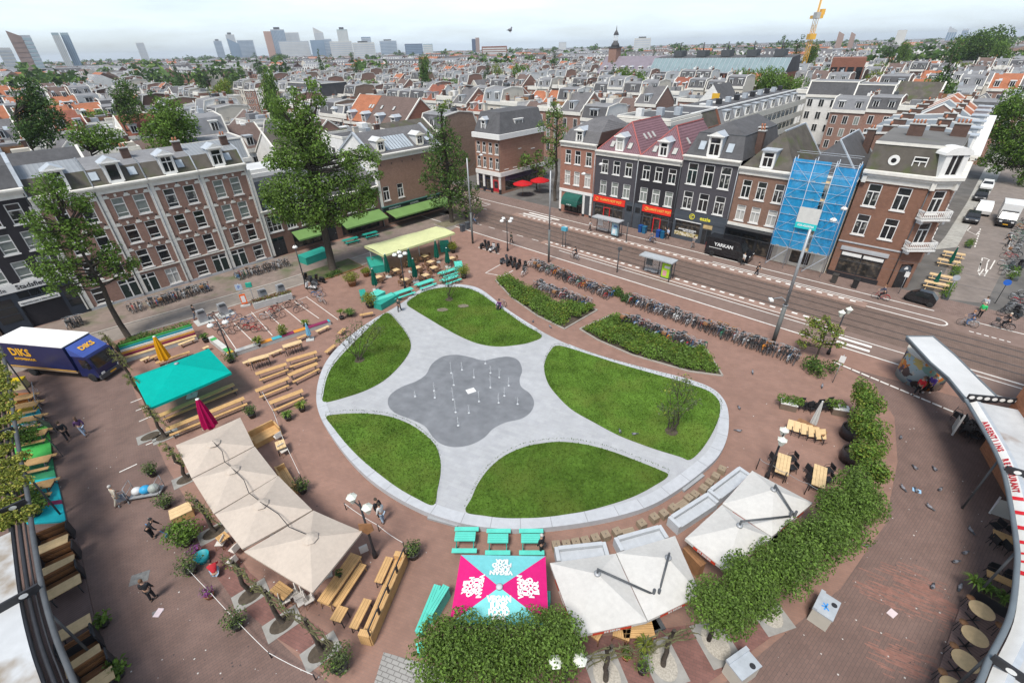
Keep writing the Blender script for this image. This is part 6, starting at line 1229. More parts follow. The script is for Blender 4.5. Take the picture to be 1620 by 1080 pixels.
for r in range(2):
 for k in range(N):
  f=lambda q:(0.0+.22*abs(sin(pi*q/N*1.0)))
  A=lambda q,s_:(cs[0].lerp(cs[1],q/N)).lerp(cs[3].lerp(cs[2],q/N),s_)-O+Vector((0,0,.16*sin(pi*s_)+.08*abs(cos(pi*q/N*2))))
  b.quad(A(k,r*.5),A(k,(r+1)*.5),A(k+1,(r+1)*.5),A(k+1,r*.5))
for p,q in((cs[3],cs[2]),(cs[0],cs[3]),(cs[1],cs[2])):z=Vector((0,0,.18));b.quad(p-O-z,q-O-z,q-O+Vector((0,0,.08)),p-O+Vector((0,0,.08)))
obj('canopy',b,C_CREAM,t);b=MB()
for q in(.03,.5,.97):
 for s_ in(.15,.85):p=cs[0].lerp(cs[1],q).lerp(cs[3].lerp(cs[2],q),s_)-O;b.bar((p.x,p.y,0),(p.x,p.y,2.8),.06,None,6)
obj('frame',b,STEEL,t)
def folded(label,base,H_,col,r=.38,z0=.9,cat='parasol',group=None,cap=None,pole=STEEL,foot=True,tassel=False):
 t=thing('folded_parasol',label,cat,base,0,group);b=MB();n=16;o=0
 prof=[(.8,z0),(1.0,z0+.12),(.82,z0+(H_-z0)*.35),(.55,z0+(H_-z0)*.7),(.3,H_-.04),(.24,H_)]
 for pr,z in prof:
  for k in range(n):a=2*pi*k/n;rr=r*pr*(1+(.22 if k%2 else-.1)*(1 if z<H_-.1 else 0));b.v.append((rr*cos(a),rr*sin(a),z+(.10*sin(k*1.7) if pr==.8 else 0)))
 for i in range(len(prof)-1):
  for k in range(n):l=(k+1)%n;b.f.append((i*n+k,i*n+l,(i+1)*n+l,(i+1)*n+k));b.m.append(0);b.sm.append(False)
 obj('cloth',b,col,t);b=MB();b.bar((0,0,0),(0,0,H_+.03),.035,None,8);obj('pole',b,pole,t)
 b=MB();b.lathe([(r*.28,0),(r*.3,.04),(.0001,.07)],12,(0,0,H_));obj('cap',b,cap or WHITE,t)
 if foot:b=MB();b.rbox((0,0,.05),(.75,.75,.1),.3);obj('foot',b,CONC,t)
 return t
folded('tall folded yellow parasol standing in the rainbow bench terrace',G(268,580),3.3,C_YEL,.42);folded('tall folded magenta parasol between turquoise and beige parasols',G(340,688),3.5,C_MAG,.46);folded('folded white parasol standing in a stack of bistro tables',G(1283,678),2.6,C_WHITE,.2,.4)
for i,(bu,bv,H_) in enumerate(((615,438,3.1),(651,430,3.2),(658,446,3.1),(692,415,3.1),(709,423,2.7),(595,459,2.8))):folded(['folded bottle green parasol with white foot left of the black lamp post','folded bottle green parasol behind the right one of the terrace middle','folded bottle green parasol with white foot right of the black lamp post','folded bottle green parasol under the right end of the pale awning','folded bottle green parasol beside the yellow green pot shrubs','folded bottle green parasol over the turquoise corner bench'][i],G(bu,bv),H_,C_GREEN,.3,.7,group='folded green parasols of the bar terrace')
folded('small folded pale blue parasol by the mosaic bench',G(491,537),1.9,cloth('sky_blue_canvas',(.2,.48,.66)),.2,.5)
folded('folded dark green parasol tilted over the farther pale picnic tables',G(1500,422),2.6,C_GREEN,.2,.5,foot=False);folded('folded dark green parasol over the nearer pale picnic tables',G(1476,455),2.0,C_GREEN,.22,.4,foot=False)
for k,(u,v) in enumerate(((827,291),(854,286))):
 p=G(u,v,2.3);t=thing('parasol','round red parasol of the corner pub, '+('the one nearer the tram street' if k==0 else 'the one farther from the tram street'),'parasol',(p.x,p.y,0),0,'red pub parasols');b=MB();b.lathe([(1.9,2.25),(1.9,2.35),(.9,2.75),(.02,3.0)],12,smooth=False);obj('canopy',b,C_REDP,t);b=MB();b.bar((0,0,0),(0,0,2.95),.04);obj('pole',b,WOODD,t)
 # tables and benches
def quadpx(pts,z):return[G(u,v,z) for u,v in pts]
def slab(label,cat,name,pts,z,m,legs=True,th=.06,group=None,legm=None,inset=.1,solid=False,planks=3):
 """board furniture from its four sighted top corners at height z"""
 P=quadpx(pts,z);ar=sum(P[i].x*P[(i+1)%4].y-P[(i+1)%4].x*P[i].y for i in range(4));P=P if ar>0 else P[::-1]
 if(P[1]-P[0]).length<(P[2]-P[1]).length:P=P[1:]+P[:1]
 O=sum(P,Vector())/4;O.z=0;ang=atan2((P[1]-P[0]).y,(P[1]-P[0]).x);t=thing(name,label,cat,O,ang,group)
 L=((P[1]-P[0]).length+(P[2]-P[3]).length)/2;D=((P[2]-P[1]).length+(P[3]-P[0]).length)/2
 return board(t,L,D,z,m,legs,th,legm,inset,solid,planks)
def board(t,L,D,z,m,legs=True,th=.06,legm=None,inset=.1,solid=False,planks=3,nm='top'):
 b=MB();w_=D/planks
 for k in range(planks):b.box(-L/2,L/2,-D/2+k*w_+.006,-D/2+(k+1)*w_-.006,z-th,z)
 b.box(-L/2+.02,L/2-.02,-D/2+.02,D/2-.02,z-th-.02,z-th-.001);obj(nm,b,m,t)
 if solid:b=MB();b.box(-L/2+.02,L/2-.02,-D/2+.02,D/2-.02,0,z-th-.022);obj('box_base',b,legm or m,t)
 elif legs:
  for sx in(-1,1):
   b=MB();x=sx*(L/2-inset)
   for sy in(-1,1):b.bar((x,sy*(D/2-.06),z-th),(x,sy*(D/2-.02),0),.028,None,6)
   b.bar((x,-(D/2-.05),z*.55),(x,D/2-.05,z*.55),.02,None,6);obj('leg_frame',b,legm or BLACKM,t)
 return t
def beer(label,name,cat,a,c,wd,z,m=WOOD,group=None,legm=DARKM,items=0,seed=0):
 p,q=G(a[0],a[1],z),G(c[0],c[1],z);d=q-p;t=thing(name,label,cat,((p.x+q.x)/2,(p.y+q.y)/2,0),atan2(d.y,d.x),group);board(t,d.length,wd,z,m,True,.045,legm,.25,planks=2);return t
TB_=[((252,657),(370,607)),((262,679),(386,629)),((404,591),(453,575)),((453,570),(501,556)),((404,618),(457,597)),((456,593),(502,574)),((426,637),(479,617))]
BN_=[((258,663),(376,615)),((268,688),(391,638)),((410,601),(456,584)),((458,580),(502,565)),((410,628),(457,609)),((463,604),(505,583)),((432,649),(480,628))]
wh=['half under the turquoise parasol','under the magenta folded parasol','at the upper left of the plank table group','at the upper right of the plank table group','at the lower left of the plank table group','in the middle right of the plank table group','nearest the spiky potted palm']
for i,(a,c) in enumerate(TB_):beer('long narrow pine beer table '+wh[i],'beer_table','table',a,c,.5,.76,group='pine beer tables')
for i,(a,c) in enumerate(BN_):
 beer('long pine bench '+wh[i],'beer_bench','bench',a,c,.27,.46,group='pine beer benches')
for i,(u0,v0,u1,v1) in enumerate(((393,570,425,561),(447,548,477,539))):
 p,q=G(u0,v0,1.05),G(u1,v1,1.05);d=q-p;t=thing('bar_table',['high bar table with stools left of the plank tables','high bar table with stools beside the pale blue folded parasol'][i],'table',((p.x+q.x)/2,(p.y+q.y)/2,0),atan2(d.y,d.x));board(t,d.length,.6,1.05,WOODL,True,.06,DARKM,.15)
STO=None
def make_stool():
 t=thing('bar_stool','dark bar stool','stool');b=MB();b.lathe([(.17,.7),(.18,.74),(.0001,.75)],10);obj('seat',b,WOODD,t)
 for k in range(4):b=MB();a=k*pi/2+.7;b.bar((.12*cos(a),.12*sin(a),.7),(.19*cos(a),.19*sin(a),0),.016,None,5);obj('leg',b,BLACKM,t)
 return Proto(t)
STO=make_stool()
for i,(u0,v0,u1,v1) in enumerate(((396,580,428,571),(450,558,480,549))):
 for k in range(5):p=G(u0+(u1-u0)*(k+.5)/5,v0+(v1-v0)*(k+.5)/5,.4);STO.put((p.x,p.y,0),k,'dark bar stool along the high table '+('left of the plank tables' if i==0 else 'beside the pale blue folded parasol'),'bar stools at high table '+str(i+1) if False else('bar stools left' if i==0 else 'bar stools right'))
slab('long thick pine table with a small potted plant, beside the last beige parasol','table','plank_table',[(502,952),(521,954),(572,879),(553,873)],.8,WOOD,th=.1,solid=False,legm=WOOD,planks=4)
slab('long pine bench beside the thick pine table','bench','plank_bench',[(524,956),(536,960),(580,893),(568,889)],.46,WOOD,th=.08,legm=WOOD)
slab('square pine table at the end of the long pine bench','table','plank_table',[(537,956),(551,962),(538,985),(520,977)],.74,WOOD,planks=4)
slab('narrow pine table in front of the railed plank bench, lower one','table','plank_table',[(577,945),(588,949),(565,995),(550,991)],.74,WOOD)
slab('narrow pine table in front of the railed plank bench, upper one','table','plank_table',[(611,879),(622,882),(604,922),(591,919)],.74,WOOD)
t=slab('very long pine bench with black railed backrest near the grey setts','bench','railed_bench',[(629,879),(642,879),(584,1015),(566,1006)],.48,WOOD,th=.07,solid=True)
L=max(abs(v.co.x) for v in t.children[0].data.vertices);D=max(abs(v.co.y) for v in t.children[0].data.vertices);sgn=1
tn=Matrix.Rotation(-t.rotation_euler.z,4,'Z')@(G(660,930)-t.location);sgn=1 if tn.y>0 else-1
b=MB();b.box(-L,L,min(sgn*D,sgn*(D+.12)),max(sgn*D,sgn*(D+.12)),0,.8);obj('back_board',b,WOOD,t);b=MB()
for k in range(4):
 x0,x1=-L+2*L*k/4+.05,-L+2*L*(k+1)/4-.05
 for x in(x0,x1):b.box(x-.03,x+.03,sgn*(D+.06)-.03,sgn*(D+.06)+.03,.8,1.35)
 b.box(x0,x1,sgn*(D+.06)-.03,sgn*(D+.06)+.03,1.3,1.36)
obj('rail',b,BLACKM,t)
for x in(-L+.1,L-.1):b=MB();b.box(x-.15,x+.15,-D-.05,D,0,.85);obj('end_box',b,WOOD,t)
slab('pine dining table half under the last beige parasol','table','plank_table',[(423,935),(443,918),(465,933),(449,946)],.75,WOOD,planks=4)
slab('small pine table poking out of the third beige parasol','table','plank_table',[(340,851),(355,839),(364,848),(348,858)],.75,WOOD,planks=4);slab('pine planter box with grey lining beside the olive shrubs','planter','planter_box',[(265,806),(300,793),(304,806),(270,822)],.6,WOODL,solid=True,legm=WOOD)
for lab,pts in(('pine booth bench with high sides beside the second beige parasol',[(396,689),(437,672),(441,683),(402,703)]),('pine booth bench poking out beside the third beige parasol',[(438,745),(452,738),(470,768),(458,778)])):
 t=slab(lab,'bench','booth_bench',pts,.46,WOOD,solid=True);L=max(abs(v.co.x) for v in t.children[0].data.vertices);D=max(abs(v.co.y) for v in t.children[0].data.vertices);b=MB();b.box(-L,L,D,D+.1,0,.95);b.box(-L-.1,-L,-D,D+.1,0,.8);b.box(L,L+.1,-D,D+.1,0,.8);obj('backrest',b,WOOD,t)
slab('small square pine table with two white chairs near the booth bench','table','plank_table',[(434,699),(449,694),(453,706),(438,711)],.74,WOODL)
p=G(538,911,.8);t=thing('potted_plant','small dark potted plant on the thick pine table','plant',(p.x,p.y,.8));b=MB();b.lathe([(.09,0),(.12,.2)],10);obj('pot',b,BLACKM,t);b=MB();leaf_cloud(b,(0,0,.35),.2,60,.12,random.Random(1));obj('foliage',b,[LEAF2,LEAF1],t)
for k,(a,c) in enumerate((((735,853),0),((787,856),1),((840,856),2))):
 u,v=a;t=slab(['left','middle','right'][k]+' one of three turquoise picnic tables before the pink and aqua parasol','picnic table','picnic_table',[(u-15,v-12),(u+17,v-13),(u+17,v+2),(u-16,v+2)],.76,TEALP,group='turquoise picnic tables by the pink parasol',planks=4,legm=TEALD)
 for sy in(-1,1):b=MB();L=1.5/2;D=.42;b.box(-L*.95,L*.95,sy*(D+.28)-.14,sy*(D+.28)+.14,.42,.46);obj('seat',b,TEALP,t);
 b=MB();[b.bar((sx*.5,-.8,.4),(sx*.5,.8,.4),.03) for sx in(-1,1)];obj('crossbar',b,TEALD,t)
slab('long turquoise bar bench left of the pink and aqua parasol','bench','bar_bench',[(700,925),(712,926),(684,972),(672,970)],.95,TEALP,solid=True,legm=TEALP);slab('low turquoise bench in front of the long turquoise bar bench','bench','bar_bench',[(687,924),(698,925),(668,1000),(655,998)],.5,TEALP,solid=True);slab('short turquoise bench right of the pink and aqua parasol','bench','bar_bench',[(862,934),(871,934),(871,952),(863,952)],.8,TEALP,solid=True)
slab('turquoise box bench half hidden by the round hedge','bench','bar_bench',[(658,1018),(668,1012),(672,1030),(660,1034)],.5,TEALP,solid=True)
def picnic(label,u,v,ang,L=1.9,m=TEALP,group=None,lm=TEALD):
 p=G(u,v,.4);t=thing('picnic_table',label,'picnic table',(p.x,p.y,0),ang,group);board(t,L,.75,.76,m,False,.05,planks=5)
 for sy in(-1,1):b=MB();b.box(-L/2,L/2,sy*.68-.14,sy*.68+.14,.42,.46);obj('seat',b,m,t)
 for sx in(-1,1):b=MB();x=sx*L*.36;b.bar((x,-.3,.7),(x,-.72,0),.04,None,4);b.bar((x,.3,.7),(x,.72,0),.04,None,4);b.box(x-.03,x+.03,-.8,.8,.36,.42);obj('leg_frame',b,lm,t)
 return t
PA=LANG
for i,(u,v) in enumerate(((639,464),(673,450),(713,443),(709,432),(608,474),(555,381),(586,372))):picnic(['turquoise picnic table at the lawn edge beside the walking path','turquoise picnic table at the top of the upper lawn','turquoise picnic table beside the big yellow green ball shrub','turquoise picnic table behind the one beside the ball shrub','turquoise picnic table at the foot of the narrow paved path','sea green picnic table under the middle green awning','sea green picnic table right end of the middle green awning'][i],u,v,LANG-.1,2.3,TEALP if i<5 else TEALD,'bar picnic tables')
slab('sea green corner bench box on the bar terrace','bench','box_bench',[(568,458),(577,457),(580,467),(570,470)],.7,TEALD,solid=True);slab('square turquoise table between the corner bench boxes','table','box_table',[(586,463),(600,456),(607,462),(594,469)],.8,TEALP,solid=True);slab('long sea green bench box behind the turquoise table','bench','box_bench',[(594,476),(624,461),(626,467),(597,484)],.75,TEALD,solid=True);slab('sea green bar counter at the left end of the pale awning','bar counter','bar_counter',[(580,407),(601,403),(609,418),(586,423)],1.0,TEALD,solid=True);slab('long sea green serving counter under the left green awning','bar counter','bar_counter',[(474,402),(515,389),(517,396),(478,410)],1.05,TEALD,solid=True);slab('turquoise high box beside the round yellow green pot shrub','bench','box_bench',[(718,414),(730,412),(732,420),(720,423)],.8,TEALP,solid=True);slab('sea green bar counter under the right end of the pale awning','bar counter','bar_counter',[(694,381),(709,379),(711,386),(697,388)],1.1,TEALD,solid=True)
# chairs and cafe sets
def make_chair(name,lab,m,mesh_back=True,arm=True,mf=None):
 t=thing(name,lab,'chair');mf=mf or m;b=MB();b.rbox((0,0,.45),(.46,.46,.05));obj('seat',b,m,t);b=MB();b.rbox((0,-.24,.69),(.46,.04,.42),rx=-.16);obj('backrest',b,m,t)
 for sx in(-1,1):
  for sy in(-1,1):b=MB();b.bar((sx*.2,sy*.19,.44),(sx*.24,sy*.25,0),.016,None,5);obj('leg',b,mf,t)
  if arm:b=MB();b.tube([(sx*.25,-.24,.7),(sx*.26,.1,.67),(sx*.25,.2,.45)],.016,5);obj('armrest',b,mf,t)
 return Proto(t)
CH_R=make_chair('rattan_chair','brown rattan chair',RATTAN,mf=RATTAN);CH_B=make_chair('black_chair','black chair',BLKCH);CH_W=make_chair('folding_chair','white slatted chair',mat('whitewashed_wood',(.56,.52,.47),.7,.1,3),arm=False,mf=WOODD)
def make_cafe():
 t=thing('cafe_table','wooden cafe table','table');board(t,.8,.8,.75,WOODL,True,.04,BLACKM,.1,planks=4);return Proto(t)
CAFE=make_cafe();rgf=random.Random(12)
for i,(u,v) in enumerate(((626,427),(641,442),(673,435),(681,414),(686,423),(672,405),(649,414),(660,423),(598,438),(714,408))):
 p=G(u,v,.7);a=LANG+rgf.uniform(-.15,.15);CAFE.put((p.x,p.y,0),a,['square wooden cafe table beside the first folded green parasol','square wooden cafe table just right of the black lamp post','square wooden cafe table above the lawn edge picnic tables','upper square wooden cafe table of the right hand pair','lower square wooden cafe table of the right hand pair','square wooden cafe table at the front edge of the pale awning','square wooden cafe table in the shade of the pale awning','square wooden cafe table between the two middle green parasols','square wooden cafe table beside the brown planters','square wooden cafe table by the yellow green pot shrub'][i],'wooden cafe tables of the bar terrace')
 for k in range(4):c=a+k*pi/2;CH_R.put((p.x+.66*cos(c),p.y+.66*sin(c),0),c+pi/2+rgf.uniform(-.2,.2),'brown rattan chair at a wooden cafe table of the bar terrace','rattan chairs of the bar terrace')
for k,(u,v,a) in enumerate(((440,692,.9),(449,714,-2.3),(464,940,2.2),(473,945,2.2),(478,953,2.2),(489,950,2.2),(452,950,-1),(576,870,.5),(372,870,1.2),(368,890,1.2),(350,860,1.6))):p=G(u,v,.3);CH_W.put((p.x,p.y,0),a,'white slatted folding chair '+('at the small square pine table' if k<2 else 'along the beige parasols'),'white folding chairs '+('small table' if k<2 else 'beige row'))
for i,(pts) in enumerate(([(1232,718),(1252,719),(1247,750),(1226,747)],[(1290,736),(1309,737),(1305,771),(1283,766)])):
 t=slab(['pale plank table with black chairs beside the double lantern','pale plank table with black chairs near the long hedge'][i],'table','plank_table',pts,.75,WOODL,planks=4)
 u0=sum(p[0] for p in pts)/4;v0=sum(p[1] for p in pts)/4
 for du in(-14,14):
  for dv in(-9,6):p=G(u0+du,v0+dv,.4);CH_B.put((p.x,p.y,0),(-pi/2 if du<0 else pi/2)+.1,'black chair at the pale plank table '+['beside the double lantern','near the long hedge'][i],'black chairs '+str('lantern table' if i==0 else 'hedge table'))
slab('orange brown table with black chairs at the right canopy','table','plank_table',[(1571,836),(1608,850),(1608,862),(1573,848)],.75,WOOD,planks=3)
for u,v,a in((1576,832,.1),(1598,838,.1),(1578,857,3.1),(1596,866,3.1)):p=G(u,v,.4);CH_B.put((p.x,p.y,0),a+pi/2,'black chair at the orange brown table by the right canopy','black chairs canopy table')
for k in range(26):
 u=1510+rgf.random()*58;v=668+(u-1510)*.45+rgf.uniform(-6,14);p=G(u,v,.2);CH_B.put((p.x,p.y,.0 if k<15 else .3),rgf.uniform(0,6),'black chair in the pile stacked under the right canopy','piled black chairs')
for k in range(10):p=G(1268+k*5.2,643+rgf.uniform(-3,4),.3);CH_B.put((p.x,p.y,0 if k%2 else .12),rgf.uniform(-.3,.3)+(0 if k%3 else pi),'black chair pushed together between the two white planters','black chairs between planters')
slab('reddish brown bench behind the stacked bistro tables','bench','wooden_bench',[(1259,663),(1268,662),(1311,684),(1300,690)],.6,WOODD,solid=True)
for k in range(5):
 p=G(1254+k*11,674+k*3.5,.5);t=thing('bistro_table','square bistro table tipped on its side in the stack by the white folded parasol','table',(p.x,p.y,.35),-.5+k*.12,'tipped bistro tables');b=MB();b.rbox((0,0,.25),(.72,.72,.03),0,0,rx=.9);obj('top',b,WOODL,t);b=MB();b.bar((0,-.08,.2),(0,-.55,-.1),.03);[b.bar((0,-.55,-.1),(.3*cos(q*pi/2),-.6+.1,-.1+.3*sin(q*pi/2)),.02) for q in range(4)];obj('pedestal',b,BLACKM,t)
def make_cube():
 t=thing('cube_stool','wooden cube stool','stool');b=MB();M=mat('weathered_timber',(.27,.21,.145),.8,.15,3)
 for k in range(5):b.box(-.23+k*.092,-.23+(k+1)*.092-.008,-.23,.23,.02,.45)
 obj('timber_body',b,M,t);b=MB();b.lathe([(.03,.451),(.03,.455)],8);obj('bolt',b,BLACKM,t);return Proto(t)
CUBE=make_cube();cub=[(880,863),(896,862),(911,859),(926,856),(942,852),(958,847),(976,842),(1015,829),(1035,819),(1050,813),(1065,804),(1089,789),(1099,783),(1113,773),(1122,764),(1132,754),(1142,743)]
for i,(u,v) in enumerate(cub):p=G(u,v,.25);CUBE.put((p.x,p.y,0),.1+i*.05,'timber cube stool by the lawn rim, '+('nearest the turquoise picnic tables' if i==0 else 'left of the first slatted low table' if i<7 else 'between the two slatted low tables' if i<11 else 'right of the second slatted low table'),'cube stools '+('a' if i==0 else 'left' if i<7 else 'middle' if i<11 else 'right'))
for i,pts in enumerate(([(984,837),(1001,832),(1010,850),(990,855)],[(1069,796),(1081,788),(1095,800),(1081,809)])):slab('low slatted timber table between cube stools, '+['beside the second grey sofa','beside the third grey sofa'][i],'table','low_table',pts,.42,bpy.data.materials['weathered_timber'],solid=True,planks=6)
for i,(a,c) in enumerate((((877,881),(962,872)),((974,866),(1052,844)),((1063,832),(1128,790)),((1126,788),(1178,748)))):
 p,q=G(*a,.4),G(*c,.4);d=q-p;t=thing('garden_sofa',['pale grey moulded sofa nearest the pink parasol','pale grey moulded sofa, second from the pink parasol','pale grey moulded sofa, third from the pink parasol','pale grey moulded sofa farthest from the pink parasol'][i],'sofa',((p.x+q.x)/2,(p.y+q.y)/2,0),atan2(d.y,d.x),'pale grey sofas');L=d.length/2-.06
 b=MB();b.box(-L,L,-.42,.42,0,.42);b.box(-L,-L+.22,-.42,.42,.42,.72);b.box(L-.22,L,-.42,.42,.42,.72);b.box(-L+.22,L-.22,.2,.42,.42,.78);obj('sofa_body',b,GREYP,t);b=MB();b.rbox((0,-.12,.5),(2*L-.46,.6,.16));obj('cushion',b,mat('grey_cushion',(.40,.42,.44),.8,.1,3) if i==0 else bpy.data.materials['grey_cushion'],t)
for i,(u,v) in enumerate(((1008,1030),(1012,1000),(1110,882),(946,1020),(985,1020))):
 p=G(u,v-30,.4);t=thing('plank_table','brown table under the white cantilever parasols','table',(p.x,p.y,0),.3*i,'brown tables under white parasols');board(t,1.5,.8,.75,WOOD,True,.05,WOODD,planks=4)
p=G(1098,878,1.0);slab('brown bar counter with dark top between the white parasols','bar counter','bar_counter',[(1080,866),(1090,861),(1118,890),(1108,896)],1.1,WOODD,solid=True)
# pots and plants
def pot_plant(label,u,v,r=.3,h=.45,fr=.5,fh=.6,pot=POT_D,leaf=(LEAF5,LEAF1),n=220,size=.13,z=0,cat='plant',kind='bush',group=None,seed=None,stem=0.0,tub=None):
 rg=random.Random(seed if seed is not None else int(u*7+v));p=G(u,v,z);t=thing('potted_plant',label,cat,(p.x,p.y,z),rg.random()*6,group)
 b=MB();b.lathe([(r*.72,0),(r*.95,h*.8),(r,h*.82),(r,h),(r*.86,h),(r*.84,h-.05),(.001,h-.05)],14);obj('pot',b,pot,t);b=MB()
 if kind=='bush':
  c=h+stem+fh*.55
  for k in range(6):a=k*2.4;leaf_cloud(b,(fr*.45*cos(a)*(k>0),fr*.45*sin(a)*(k>0),c+rg.uniform(-.15,.2)*fh),fr*.68,n//6,size,rg,fh/fr*.85,shell=.3)
  obj('foliage',b,list(leaf),t);w_=MB();[limb(w_,(0,0,h-.05),(rg.gauss(0,fr*.3),rg.gauss(0,fr*.3),c),.025,.01,rg,3,.1) for _ in range(3)];obj('stem',w_,BARK,t)
 else:
  for k in range(n):
   a=rg.random()*6.28;L=fr*rg.uniform(.7,1.2);up=rg.uniform(.5,1.25)*fh;pts=[Vector((0,0,h+stem-.03)),Vector((L*.4*cos(a),L*.4*sin(a),h+stem+up*.8)),Vector((L*.8*cos(a),L*.8*sin(a),h+stem+up*.8)),Vector((L*cos(a),L*sin(a),h+stem+up*.5))];s_=Vector((-sin(a),cos(a),0))*size*.5
   for i in range(3):w0,w1=(1,.9,.55)[i],(.9,.55,.05)[i];b.quad(pts[i]-s_*w0,pts[i]+s_*w0,pts[i+1]+s_*w1,pts[i+1]-s_*w1,0 if rg.random()<.7 else 1)
  obj('fronds',b,list(leaf),t)
  if stem:w_=MB();w_.bar((0,0,h-.05),(0,0,h+stem),.06,.05,7);obj('stem',w_,BARK,t)
 return t
for a in(('olive bush in a dark pot beside the loaded handcart',243,752,.28,.42,.5,.6),('grey olive bush left of the pine planter box',265,802,.3,.4,.6,.6),('olive bush in a wicker pot near the person in red',305,905,.34,.45,.72,.75),('olive bush in a grey pot on the rope line',378,992,.3,.45,.62,.7),('olive tree in a big grey pot by the railed plank bench',655,880,.38,.5,.5,.6),('grey green bush beside the beige parasol row end',480,778,.3,.4,.55,.6),('olive bush at the corner of the second beige parasol planter',400,660,.3,.45,.5,.6)):pot_plant(*a,n=420,size=.12)
pot_plant('wide bright green citrus bush in a dark barrel',298,858,.5,.5,1.0,.85,n=900,leaf=(LEAF4,LEAF1),size=.17,group=None);pot_plant('dense rosemary like bush in a dark pot near the grey setts',540,1058,.4,.5,.75,.9,n=900,leaf=(LEAF5,LEAF1),size=.11)
for i,(u,v) in enumerate(((312,876),(333,944))):pot_plant('purple flowering heather in a terracotta pot '+['behind the wicker pot olive','on the rope line before the olive bushes'][i],u,v,.25,.3,.38,.35,TERRA,(LEAFP,LEAF1),300,.09)
pot_plant('young banana plant in a dark pot at the deck edge',167,988,.25,.3,.45,.4,n=70,size=.25,leaf=(LEAF4,LEAF1));pot_plant('leafy young plant in a dark pot at the lower deck edge',190,1068,.28,.3,.55,.5,n=160,size=.25,leaf=(LEAF4,LEAF1));pot_plant('big leafy bush over the lower booth deck',160,1075,.3,.3,.4,.4,n=80,size=.2,leaf=(LEAF1,LEAF4)) if False else None
pot_plant('spiky potted palm at the end of the plank tables',479,650,.28,.4,.55,.5,n=60,size=.1,kind='palm',leaf=(LEAF3,LEAF1));pot_plant('small spiky plant in a dark box beside the potted palm',457,664,.28,.35,.5,.45,n=50,size=.09,kind='palm',leaf=(LEAF1,LEAF4));pot_plant('potted palm between mosaic bench ends, the left one',411,549,.3,.45,.55,.7,n=60,size=.12,kind='palm',leaf=(LEAF3,LEAF1));pot_plant('leafy fern in a dark pot on the mosaic bench, middle',450,534,.32,.5,.55,.8,n=420,size=.14,leaf=(LEAF3,LEAF1));pot_plant('bright fern in a dark pot on the mosaic bench, right',485,519,.28,.45,.5,.5,n=60,size=.11,kind='palm',leaf=(LEAF4,LEAF3));pot_plant('yucca palm with thick stem near the mosaic bench end',541,505,.28,.35,.4,.35,n=60,size=.08,kind='palm',stem=.5,leaf=(LEAF3,LEAF1));pot_plant('broad cycad palm beside the yucca',554,500,.3,.3,.75,.5,n=80,size=.1,kind='palm',leaf=(LEAF2,LEAF1));pot_plant('dark potted bush under the left lamp post',366,573,.3,.3,.7,.6,n=300,leaf=(LEAF2,LEAF1));pot_plant('spiky agave in a dark pot by the rainbow bench end',327,541,.3,.45,.45,.5,n=60,size=.1,kind='palm',leaf=(LEAF2,LEAF1))
for i,a in enumerate((('yellow green hedge shrub in a long brown planter on the bar terrace',558,452,.55,.7,1.0,.9),('round yellow green ball shrub in a black pot by the picnic tables',734,440,.4,.65,.8,.9),('yellow green ball shrub in a black pot at the pale awning end',717,400,.35,.6,.65,.8),('tall yellow green shrub by the narrow paved path',586,486,.45,.55,.9,1.1),('small yellow green shrub in a brown planter behind the hedge shrub',580,437,.45,.6,.6,.4),('pale shrub in a white pot beside the sea green bar counter',593,421,.25,.5,.4,.5))):pot_plant(*a,n=700 if i!=5 else 200,leaf=(LEAF3,mat('leaf_gold',(.26,.27,.03),.6,.2,1,island=.35,trans=.25) if i==0 else bpy.data.materials['leaf_gold']),size=.16,pot=WOODD if i in(0,4) else POT_D)
for i,(u,v) in enumerate(((990,1040),(1018,1030),(1015,1062),(905,1010))):pot_plant(['ball cactus like plant in a terracotta pot under the white parasols','spiky straw coloured grass in a pot between the bare pollards','small fern in a tall black pot between the bare pollards','spiky green grass beside the bottom lantern'][i],u,v,.25,.35 if i!=2 else .5,.5 if i else .3,.55 if i else .3,TERRA if i==0 else POT_D,(LEAF3,LEAF5) if i==1 else(LEAF4,LEAF1),120 if i in(1,3) else 200,.06 if i in(1,3) else .1,kind='palm' if i in(1,3) else 'bush')
for i,(pts,su,sv) in enumerate(([[(1236,628),(1263,634),(1262,643),(1235,637)],1257,632],[[(1318,637),(1344,643),(1345,651),(1317,646)],1321,634])):
 t=slab(['white framed planter box with leafy bushes left of the black chairs','white framed planter box with leafy bushes right of the black chairs'][i],'planter','planter_box',pts,.62,WHITE,solid=True,legm=mat('brown_panel',(.16,.12,.09),.7,.1,2) if i==0 else bpy.data.materials['brown_panel']);b=MB();rg=random.Random(i)
 [leaf_cloud(b,(x,0,.85),.45,160,.16,rg,.8,shell=.3) for x in((-.5,.1,.6) if i==0 else(-.7,-.2))];obj('foliage',b,[LEAF4,LEAF1],t)
for i,(u,v,r,h) in enumerate(((1345,690,.72,.85),(1345,728,.7,.9))):
 p=G(u,v);t=thing('round_planter','big dark brown cylinder planter beside the narrow hedge, '+['upper one','lower one'][i],'planter',p);b=MB();b.lathe([(r,0),(r,h),(r-.06,h),(r-.06,h-.1),(.001,h-.1)],24);obj('drum',b,mat('dark_brown_steel',(.045,.032,.03),.5,.15,2) if i==0 else bpy.data.materials['dark_brown_steel'],t);b=MB();b.lathe([(r-.08,h-.09),(.001,h-.07)],20);obj('soil',b,SOIL,t)
